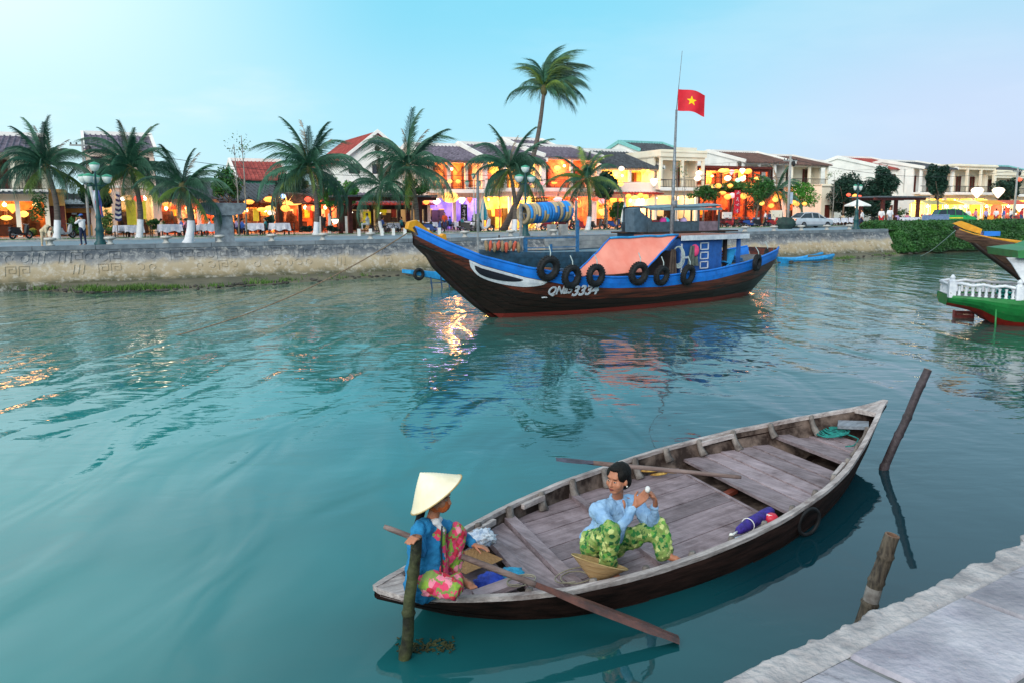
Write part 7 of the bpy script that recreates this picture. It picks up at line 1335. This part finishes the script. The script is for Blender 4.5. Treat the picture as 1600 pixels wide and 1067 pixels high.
mb = MB(); mb.ell((.02, 0, 1.66), (.12, .11, .07), 12, 6); mb.tube([(.08, 0, 1.64), (.2, 0, 1.63)], [.08, .06], 8, flat=.2); mb.build('cap', cl['blue'], o, True)
person('be', 66, 1.4, -.5, 'beige', 'beige', 'elderly person in beige bending over the bollard at far left', 1.0)
person('st', 505, 25, -1.2, 'black', 'black', 'woman in black standing at the lantern restaurant doorway', 1.0); person('st', 695, 25, -1.8, 'orange', 'denim', 'person in orange shirt and jeans standing by the violet bar', 1.05)
person('wk', 1347, 5.2, 2.6, 'white', 'navy', 'girl in white top and dark jeans walking past the slim lamp', 1.08); person('st', 1377, 10, -1.9, 'white', 'red', 'person in white shirt and red shorts standing by the hedge end', 1.15); person('st', 1390, 9, -1.6, 'white', 'grey', 'broad man in white polo and grey trousers by the hedge end', 1.22)
person('st', 886, 24, -1.4, 'black', 'black', 'man in dark clothes standing among the red lit tables', 1.0); person('st', 1196, 17, 2.9, 'white', 'denim', 'rider in white shirt standing among the parked motorbikes', 1.05); person('wk', 1202, 16, 3.6, 'navy', 'navy', 'rider in navy shirt leaning on a motorbike beside the white one', 1.0)
for i, (px, d, sh_, tr_, f_, lb) in enumerate(((1497, 13, 'red', 'black', -1, 'red shirt left of the stalls'), (1512, 12, 'white', 'denim', -2, 'white shirt and jeans by the stall front'), (1524, 13, 'pink', 'navy', 2, 'pink shirt facing the stalls'), (1540, 12, 'lilac', 'black', -1.3, 'lilac shirt among the stall customers'), (1556, 13, 'white', 'red', 1, 'white shirt and red trousers by the lamps'), (1568, 12, 'blue', 'grey', 3, 'blue shirt walking at the stalls'), (1579, 13, 'white', 'navy', 0, 'white shirt and navy trousers before the pole'), (1596, 12, 'red', 'denim', 2, 'red shirt at the right edge'))): person('st' if i % 2 else 'wk', px, d, f_, sh_, tr_, 'person in '+lb, 1.1)

# tables with cloths and seated diners
cloth_w = mat('white_tablecloth', '#e8e8f0', '#c4c6d8', .85, 3, .3); cloth_b = mat('navy_tablecloth', '#28306a', '#1c2250')
def table_proto(tw=.8, cm=cloth_w):
    t = ob('dining_table', None); mb = MB()
    def f(u, v):
        x, y = (u*2-1), (v*2-1); m_ = max(abs(x), abs(y)); 
        if m_ <= .72: return V((x/.72*tw/2, y/.72*tw/2, .76))
        k_ = (m_-.72)/.28; q = m_; ex, ey = x/q, y/q; return V((ex*(tw/2+.05*k_+.03*sin(8*(ex+ey))*k_), ey*(tw/2+.05*k_+.03*cos(9*(ex-ey))*k_), .76-.42*k_-.05*k_*sin(5*ex*ey)))
    mb.grid(f, 14, 14); mb.build('tablecloth', cm, t, False)
    for sx in (-1, 1):
        for sy in (-1, 1): mb = MB(); mb.box(sx*tw*.42-.03, sx*tw*.42+.03, sy*tw*.42-.03, sy*tw*.42+.03, 0, .73); mb.build('leg', woodd, t)
    return t
def chair_proto():
    t = ob('dining_chair', None); mb = MB(); mb.box(-.22, .22, -.22, .22, .42, .47); mb.build('seat', woodd, t); mb = MB(); mb.box(-.22, -.18, -.22, .22, .47, .95); mb.build('backrest', woodd, t)
    for sx in (-1, 1):
        for sy in (-1, 1): mb = MB(); mb.box(sx*.2-.02, sx*.2+.02, sy*.2-.02, sy*.2+.02, 0, .42); mb.build('leg', woodd, t)
    return t
TP, CP, used = table_proto(1.0), chair_proto(), [0, 0]
shc = ['white', 'pink', 'lilac', 'white', 'blue', 'grey', 'beige', 'teal']
def table(px, d, where, diners=0, sc=1.15, chairs=2):
    o = TP if not used[0] else dup(TP); used[0] = 1; p = Q(qs(px, d), d, ZQ+.008); o.location = p; o.rotation_euler = (0, 0, TH+.1*(px % 3)); o.scale = (sc,)*3; tag(o, 'white cloth covered table '+where, 'table', 'white cloth restaurant tables')
    for i in range(chairs):
        c = CP if not used[1] else dup(CP); used[1] = 1; sg = -1 if i == 0 else 1; c.location = p+EX*(sg*.95); c.rotation_euler = (0, 0, TH+(0 if sg < 0 else pi)); tag(c, 'dark chair %s of the table %s' % ('left' if sg < 0 else 'right', where), 'chair', 'dark restaurant chairs')
        if i < diners: k = (px+i*3) % 8; person('se', 0, 0, TH+(0 if sg < 0 else pi), shc[k], 'navy', 'diner in %s, %s at table %s' % (shc[k], 'left' if sg < 0 else 'right', where), 1.05, pos=p+EX*(sg*.92))
for a in ((189, 20.5, 'between the palm and the yellow banners', 0, 1.2), (208, 19.5, 'right behind the second palm trunk', 0, 1.2), (262, 17, 'left of the whitewashed palm by the monument', 0, 1.3), (270, 23, 'in front of the red restaurant door', 2, 1.2), (309, 24, 'under the yellow lantern', 2, 1.1), (329, 17.5, 'just left of the stone monument', 0, 1.3), (300, 27, 'deep in the red restaurant entrance', 1, 1.1), (396, 19, 'right of the stone monument with two diners', 2, 1.3), (386, 24, 'behind the saplings', 1, 1.1), (436, 17.5, 'alone before the lantern doorway', 0, 1.3), (735, 24, 'near the black menu board', 1, 1.2), (716, 26, 'outside the violet bar', 1, 1.1), (672, 26, 'left inside the violet bar front', 1, 1.1), (1300, 15, 'behind the front of the silver car', 0, 1.2), (1312, 16, 'second right of the silver car', 0, 1.2), (1326, 17, 'beside the white umbrella', 1, 1.2), (1410, 14, 'under the second pergola', 2, 1.2), (1425, 14, 'at the right post of the second pergola', 1, 1.2), (612, 22, 'in the dark bar behind the low wall', 2, 1.1), (890, 25, 'under the pink lanterns', 1, 1.1), (1050, 25, 'before the art deco house', 1, 1.1)): table(*a)

# ---------------------------------------------------------------- motorbikes, bicycles
chrome = mat('chrome_metal', '#9aa0a6', '#6c7278', .25, 5, metal=.8); blackp = mat('black_plastic', '#1b1c20', '#101114', .5)
def bike_proto(scooter=False):
    t = ob('motorbike', None); pm = mat('scooter_white_paint', '#e8eaee', '#d0d4da', .35) if scooter else mat('motorbike_red_paint', '#a82028', '#7c161c', .35)
    for x in (-.62, .62):
        w_ = ob('wheel', None, t); mb = MB(); mb.torus((x, 0, .29), .24, .055, (0, 1, 0), 20, 6); mb.build('tyre', rubber, w_, True); mb = MB(); mb.torus((x, 0, .29), .17, .02, (0, 1, 0), 16, 5); [mb.bar((x-cos(a)*.17, 0, .29-sin(a)*.17), (x+cos(a)*.17, 0, .29+sin(a)*.17), .02, .02) for a in (0, 1.05, 2.1)]; mb.build('rim', chrome, w_)
    mb = MB(); P2 = [(-.85, .55), (-.7, .75), (-.1, .72), (.05, .42), (.3, .40), (.42, .85), (.52, .98), (.58, .92), (.56, .50), (.32, .28), (-.2, .26), (-.45, .42)]; w_ = .11 if not scooter else .17; mb.prism([(x, -w_, z) for x, z in P2], (0, 2*w_, 0)); mb.build('fairing', pm, t)
    mb = MB(); mb.prism([(-.82, -.12, .74), (-.78, -.12, .83), (-.1, -.12, .80), (.02, -.12, .72)], (0, .24, 0)); mb.build('saddle', blackp, t); mb = MB(); mb.tube([(.42, -.33, 1.02), (.5, -.1, .98), (.5, .1, .98), (.42, .33, 1.02)], .018, 6); mb.tube([(.50, 0, .98), (.63, 0, .29)], .03, 6); mb.build('handlebar', chrome, t)
    for sg in (-1, 1): mb = MB(); mb.tube([(.46, sg*.28, 1.02), (.44, sg*.33, 1.18)], .008, 4); mb.ell((.44, sg*.34, 1.2), (.02, .05, .035), 8, 5); mb.build('mirror', blackp, t)
    mb = MB(); mb.ell((.6, 0, .86), (.05, .08, .07), 8, 6); mb.build('headlight', mat('lamp_glass', '#dfe4e8', rough=.1), t, True); mb = MB(); mb.tube([(-.1, -.14, .26), (-.8, -.16, .34)], [.03, .045], 7); mb.build('exhaust', chrome, t, True); mb = MB(); mb.ell((-.02, 0, .34), (.17, .12, .13), 8, 6); mb.build('engine', iron, t, True)
    return t
BP = {0: bike_proto(), 1: bike_proto(True)}; bused = {0: 0, 1: 0}; bcol = {k: mat('motorbike_paint_'+k, c_, rough=.35, spec=.6) for k, c_ in dict(red='#a82028', black='#1c1e24', blue='#2a4f9c', silver='#a2a8b0', maroon='#5c1a22', white='#e8eaee').items()}
def bike(px, d, rot, c_, label, sc=False, s=1.08):
    k = 1 if sc else 0; o = BP[k] if not bused[k] else dup(BP[k]); bused[k] = 1; o.location = Q(qs(px, d), d, ZQ+.008); o.rotation_euler = (.0, 0, rot); o.scale = (s,)*3; tag(o, label, 'motorbike', 'parked motorbikes')
    for c in o.children:
        if c.name.startswith('fairing'): c.material_slots[0].link = 'OBJECT'; c.material_slots[0].material = bcol[c_]
for a in ((30, 20, 1.2, 'black', 'black motorbike parked in front of the bar at far left'), (97, 20, 1.0, 'silver', 'silver motorbike parked behind the first palm trunk'), (663, 15.5, .3, 'black', 'black motorbike with front wheel right before the violet bar'), (677, 15, .1, 'blue', 'dark blue motorbike just behind the large boat bow'), (753, 15.6, .25, 'white', 'white scooter parked left of the leaning palm', True, 1.25), (735, 15.8, -.2, 'black', 'black motorbike half behind the white scooter'), (860, 17, .2, 'red', 'red motorbike parked behind the reel left end'), (884, 17.5, .4, 'maroon', 'maroon motorbike behind the right end of the reel'), (912, 15.3, .3, 'red', 'red motorbike at the small yellowish palm'), (930, 15.5, -.2, 'black', 'black motorbike right of the small yellowish palm'), (959, 19, .5, 'blue', 'blue motorbike near the folded umbrella'), (900, 19, 1.2, 'red', 'red motorbike further back by the red restaurant'), (1030, 20, .3, 'red', 'red motorbike seen under the grey canopy'),
          (1132, 16, .9, 'maroon', 'maroon motorbike leftmost of the parked row'), (1142, 15.6, .8, 'red', 'red motorbike second of the parked row'), (1152, 16, .9, 'black', 'black motorbike under the red banner'), (1163, 15.6, .7, 'maroon', 'maroon motorbike beneath the leaning tree'), (1172, 15.2, .5, 'blue', 'blue motorbike in the middle of the parked row'), (1181, 15.6, .8, 'silver', 'silver motorbike in the parked row'), (1188, 15, .3, 'black', 'black motorbike beside the rider in white'), (1200, 15.4, .9, 'blue', 'blue motorbike by the rider in navy'), (1209, 15, .6, 'red', 'red motorbike rightmost of the parked row'), (1370, 16, .6, 'black', 'black motorbike at the left post of the second pergola'), (1500, 16, .5, 'red', 'red motorbike behind the green taxi'), (1590, 14, .6, 'red', 'red motorbike near the right edge')): bike(*a)
def bicycle(px, d, rot, label, s=1.1):
    t = thing('bicycle', label, 'bicycle', Q(qs(px, d), d, ZQ), rot); t.scale = (s,)*3; fm_ = mat('bicycle_paint', '#3a4656')
    for x in (-.52, .52): w_ = ob('wheel', None, t); mb = MB(); mb.torus((x, 0, .33), .31, .02, (0, 1, 0), 24, 5); mb.build('tyre', rubber, w_, True); mb = MB(); [mb.bar((x-cos(a)*.3, 0, .33-sin(a)*.3), (x+cos(a)*.3, 0, .33+sin(a)*.3), .006, .006) for a in (0, .52, 1.05, 1.57, 2.1, 2.6)]; kind(mb.build('spoke', chrome, w_), 'stuff')
    mb = MB(); [mb.tube([a, b], .018, 6) for a, b in (((-.52, 0, .33), (-.05, 0, .3)), ((-.05, 0, .3), (-.18, 0, .8)), ((-.52, 0, .33), (-.16, 0, .72)), ((-.16, 0, .72), (.38, 0, .76)), ((-.05, 0, .3), (.38, 0, .74)), ((.36, 0, .9), (.52, 0, .33)))]; kind(mb.build('bicycle_frame', fm_, t, True), 'stuff')
    mb = MB(); mb.ell((-.2, 0, .84), (.13, .07, .03), 8, 5); mb.build('saddle', blackp, t, True); mb = MB(); mb.tube([(.28, -.25, 1.0), (.4, 0, .92), (.28, .25, 1.0)], .014, 5); mb.build('handlebar', chrome, t); return t
b_ = bicycle(574, 15.5, TH+2.9, 'dark bicycle ridden by the cyclist in white before the pergola'); person('se', 574, 15.5, TH+2.9, 'white', 'white', 'cyclist in white riding before the pergola', 1.05, .35)
bicycle(592, 15.8, TH, 'bicycle parked left of the small whitewashed palm'); bicycle(608, 15.8, TH+.2, 'bicycle parked right of the small whitewashed palm'); bicycle(842, 13, TH, 'bicycle standing behind the reel, pale wheels'); bicycle(826, 13, TH+.3, 'bicycle beside the base of the second street lamp')
# cars
def car(label, px, d, rot, paint, taxi=False, s=1.0):
    t = thing('car', label, 'car', Q(qs(px, d), d, ZQ), rot); t.scale = (s,)*3; L2, W2 = 2.25, .86
    prof = [(-2.25, .45, .84), (-2.2, .85, .84), (-1.6, .95, .86), (1.05, .97, .86), (1.9, .84, .83), (2.2, .66, .76), (2.25, .42, .76)]
    mb = MB(); secs = [(-2.27, .34, .62, .70), (-2.22, .26, .92, .80), (-1.7, .22, 1.0, .85), (-.9, .2, 1.0, .87), (.4, .2, .98, .87), (1.1, .2, .96, .86), (1.75, .24, .86, .82), (2.15, .28, .74, .74), (2.27, .34, .58, .64)] if not taxi else [(-2.2, .34, .9, .78), (-2.15, .26, 1.1, .82), (-1.4, .22, 1.14, .86), (.4, .2, 1.12, .87), (1.2, .2, 1.04, .86), (1.8, .24, .92, .82), (2.15, .28, .78, .74), (2.25, .34, .6, .64)]
    ring = lambda x, zl, zh, w_: [V((x, y*w_, z)) for y, z in ((-.80, zl), (-1, zl+.14), (-1.0, zl+(zh-zl)*.55), (-.93, zh-.05), (-.80, zh), (.80, zh), (.93, zh-.05), (1.0, zl+(zh-zl)*.55), (1, zl+.14), (.80, zl))]
    P_ = [p_ for q in secs for p_ in ring(*q)]; n_ = 10; mb.add(P_, [(i*n_+j, (i+1)*n_+j, (i+1)*n_+(j+1) % n_, i*n_+(j+1) % n_) for i in range(len(secs)-1) for j in range(n_)]+[tuple(range(n_)), tuple(range(len(P_)-1, len(P_)-n_-1, -1))]); mb.build('body', paint, t, False)
    hs = [(-1.75, .97, .72, .72), (-1.15, 1.40, .58, .60), (-.3, 1.47, .60, .62), (.35, 1.42, .58, .6), (1.15, .95, .72, .72)] if not taxi else [(-2.1, 1.1, .74, .74), (-1.8, 1.66, .64, .64), (-.3, 1.74, .66, .66), (.5, 1.64, .62, .62), (1.25, 1.02, .74, .74)]
    zb = .93 if not taxi else 1.05; mb = MB(); P_ = []
    for x, z, w_, _ in hs: P_ += [V((x, -.80, zb)), V((x, -w_, max(z, zb+.01))), V((x, w_, max(z, zb+.01))), V((x, .80, zb))]
    mb.add(P_, [(i*4+j, (i+1)*4+j, (i+1)*4+j+1, i*4+j+1) for i in range(len(hs)-1) for j in range(3)]); mb.build('window_glass', winglass, t)
    mb = MB(); P_ = []
    for x, z, w_, _ in hs[1:-1]: P_ += [V((x, -w_-.02, z-.02)), V((x, -w_+.05, z+.03)), V((x, w_-.05, z+.03)), V((x, w_+.02, z-.02))]
    mb.add(P_, [(i*4+j, (i+1)*4+j, (i+1)*4+j+1, i*4+j+1) for i in range(2) for j in range(3)])
    mb.build('roof', paint, t, True)
    for sg in (-1, 1):
        mb = MB()
        for (a, b) in zip(hs, hs[1:]): mb.bar((a[0], sg*(a[2]+.012), a[1]), (b[0], sg*(b[2]+.012), b[1]), .05, .06)
        for x in ((-.35, .45) if not taxi else (-1.1, -.2, .6)): mb.bar((x, sg*.815, zb), (x, sg*.64, hs[2][1]-.03), .05, .07)
        mb.build('pillar', paint, t)
        for x in (-1.38, 1.38): w_ = ob('wheel', None, t); mb = MB(); mb.torus((x, sg*.80, .31), .23, .085, (0, 1, 0), 22, 8); mb.build('tyre', rubber, w_, True); mb = MB(); mb.X = Matrix.Translation((x, sg*.84, .31)) @ Matrix.Rotation(pi/2, 4, 'X'); mb.lathe([(0, .03), (.16, .03), (.18, -.03), (0, -.03)], 14); mb.build('hub_cap', chrome, w_)
        mb = MB(); mb.ell((2.12, sg*.58, .66), (.12, .15, .08), 10, 6); mb.build('headlight', mat('lamp_glass', '#dfe4e8'), t, True); mb = MB(); mb.ell((-2.2, sg*.66, .80), (.06, .14, .09), 10, 6); mb.build('tail_light', mat('tail_red', '#a01018', rough=.3), t, True); mb = MB(); mb.ell((.95, sg*.93, .99), (.07, .08, .06), 8, 5); mb.build('mirror', paint, t, True)
    return t
car('silver sedan parked on the road by the round bright green tree', 1266, 11.0, TH-.12, mat('silver_car_paint', '#c9cdd2', '#b9bdc4', .3, 2, metal=.4, spec=.6), s=1.05)
tx_ = car('green taxi with pale roof lettering parked behind the hedge', 1490, 12.5, TH-.5, mat('green_taxi_paint', '#1c9a4a', '#178440', .35, 2), True, 1.05); mb = MB(); mb.box(-.25, .25, -.08, .08, 1.77, 1.9); mb.build('roof_sign', wht, tx_); mb = MB(); mb.box(-1.2, .6, -.885, -.876, .72, .84); mb.build('side_stripe', mat('yellow_stripe', '#e6d23a'), tx_)
mb = MB(); mb.box(-2.2, 2.2, -.05, .05, .25, .8); mb.box(-2.2, 2.2, -.08, .08, .82, .9); o = mb.build('barrier', mat('blue_grey_barrier', '#7f93b4', '#64789a')); o.location = Q(qs(1462, 9.5), 9.5, ZQ+.35); o.rotation_euler = (0, 0, TH); tag(o, 'blue grey low barrier in front of the green taxi', 'barrier')
o = blob('covered_motorbike', 'motorbike hidden under a dark green cover beside the silver car', 'motorbike', Q(qs(1228, 9), 9, ZQ+.5), (.95, .4, .62), mat('dark_green_cover', '#22403a', '#14282a', .7, 3, .4), 4, amp=.3)
# umbrellas
def folded_umbrella(px, d, ytop, label, c1, c2):
    root = Q(qs(px, d), d, ZQ); h = qz(px, ytop, d)-ZQ; t = thing('parasol', label, 'parasol', root); mb = MB(); mb.tube([(0, 0, 0), (0, 0, h)], .03, 6); mb.build('pole', iron, t); 
    n_ = 16; prof = [(.03, h), (.16, h-.4), (.30, h-1.0), (.40, h-1.7), (.30, h-1.95)]
    for sect in range(8):
        mb = MB(); vs = []
        for r_, z in prof: vs += [(r_*(1.0 if q % 2 == 0 else .62)*cos(2*pi*(sect*2+q)/n_), r_*(1.0 if q % 2 == 0 else .62)*sin(2*pi*(sect*2+q)/n_), z) for q in range(3)]
        mb.add(vs, [(i*3+j, i*3+j+1, (i+1)*3+j+1, (i+1)*3+j) for i in range(4) for j in range(2)]); mb.build('canopy_panel', (c1, c2)[sect % 2], t)
bl4 = mat('aqua_parasol_cloth', '#3ab0c8', '#2a8ea6')
folded_umbrella(756, 19, 311, 'folded blue and white parasol beside the white scooter', bl4, wht); folded_umbrella(976, 14.5, 317, 'folded pale blue and white parasol left of the grey engine hood', wht, mat('pale_blue_cloth', '#a8cbe0'))
root = Q(qs(1339, 9), 9, ZQ); t = thing('parasol', 'open white parasol above the girl in dark jeans', 'parasol', root); h = qz(1339, 312, 9)-ZQ; hb_ = qz(1339, 321, 9)-ZQ; mb = MB(); mb.tube([(0, 0, 0), (0, 0, h)], .04, 6); mb.build('pole', wht, t)
for q in range(8): a0, a1 = 2*pi*q/8, 2*pi*(q+1)/8; mb = MB(); mb.add([(0, 0, h), (1.35*cos(a0), 1.35*sin(a0), hb_), (1.35*cos((a0+a1)/2)*.94, 1.35*sin((a0+a1)/2)*.94, hb_-.02), (1.35*cos(a1), 1.35*sin(a1), hb_), (1.35*cos(a1), 1.35*sin(a1), hb_-.12), (1.35*cos(a0), 1.35*sin(a0), hb_-.12)], [(0, 1, 2), (0, 2, 3), (1, 5, 4, 3, 2)]); mb.build('canopy_panel', wht, t)
# riverside food stalls behind the hedge
for i, (px0, px1, c_, lb) in enumerate(((1444, 1472, '#f0d890', 'pale yellow cloth'), (1474, 1500, '#f2c030', 'bright yellow cloth'), (1502, 1532, '#f4e0b0', 'cream cloth'), (1534, 1566, '#f0a830', 'orange yellow cloth'), (1568, 1600, '#d86048', 'red cloth'))):
    d = 20; s0, s1 = qs(px0, d), qs(px1, d); W = s1-s0; t = thing('market_stall', 'lit market stall with %s awning behind the hedge' % lb, 'stall', Q(s0, d, ZQ), TH); m_ = mat('stall_cloth_%s' % lb.split()[0], c_, rough=.8)
    for x in (.05, W-.05):
        for y in (0, 2): mb = MB(); mb.box(x-.04, x+.04, y-.04, y+.04, 0, 2.7); mb.build('post', wht, t)
    mb = MB(); mb.prism([(0, -.6, 2.45), (0, 1.0, 3.0), (0, 2.3, 2.6), (0, 2.3, 2.55), (0, 1.0, 2.95), (0, -.6, 2.4)], (W, 0, 0)); mb.build('awning', m_, t); mb = MB(); mb.box(0, W, 2.2, 2.25, .9, 2.5); mb.build('back_cloth', m_, t); mb = MB(); mb.box(.05, W-.05, .2, .9, 0, .95); mb.build('counter', m_, t)
    mb = MB(); mb.ell((W/2, .9, 2.2), .16, 8, 6); mb.build('hanging_bulb', lampwh, t); plight((1, .75, .42), 420, t, (W/2, .6, 2.05), .2)
    rr = random.Random(i)
    for k in range(7): x = .3+k*(W-.6)/6; mb = MB(); mb.ell((x, .55, 1.1), (.16, .14, .18), 7, 5); mb.build('goods', [cl[q] for q in ('red', 'yellow', 'white', 'orange', 'pink', 'teal', 'beige')][(k+i) % 7], t)
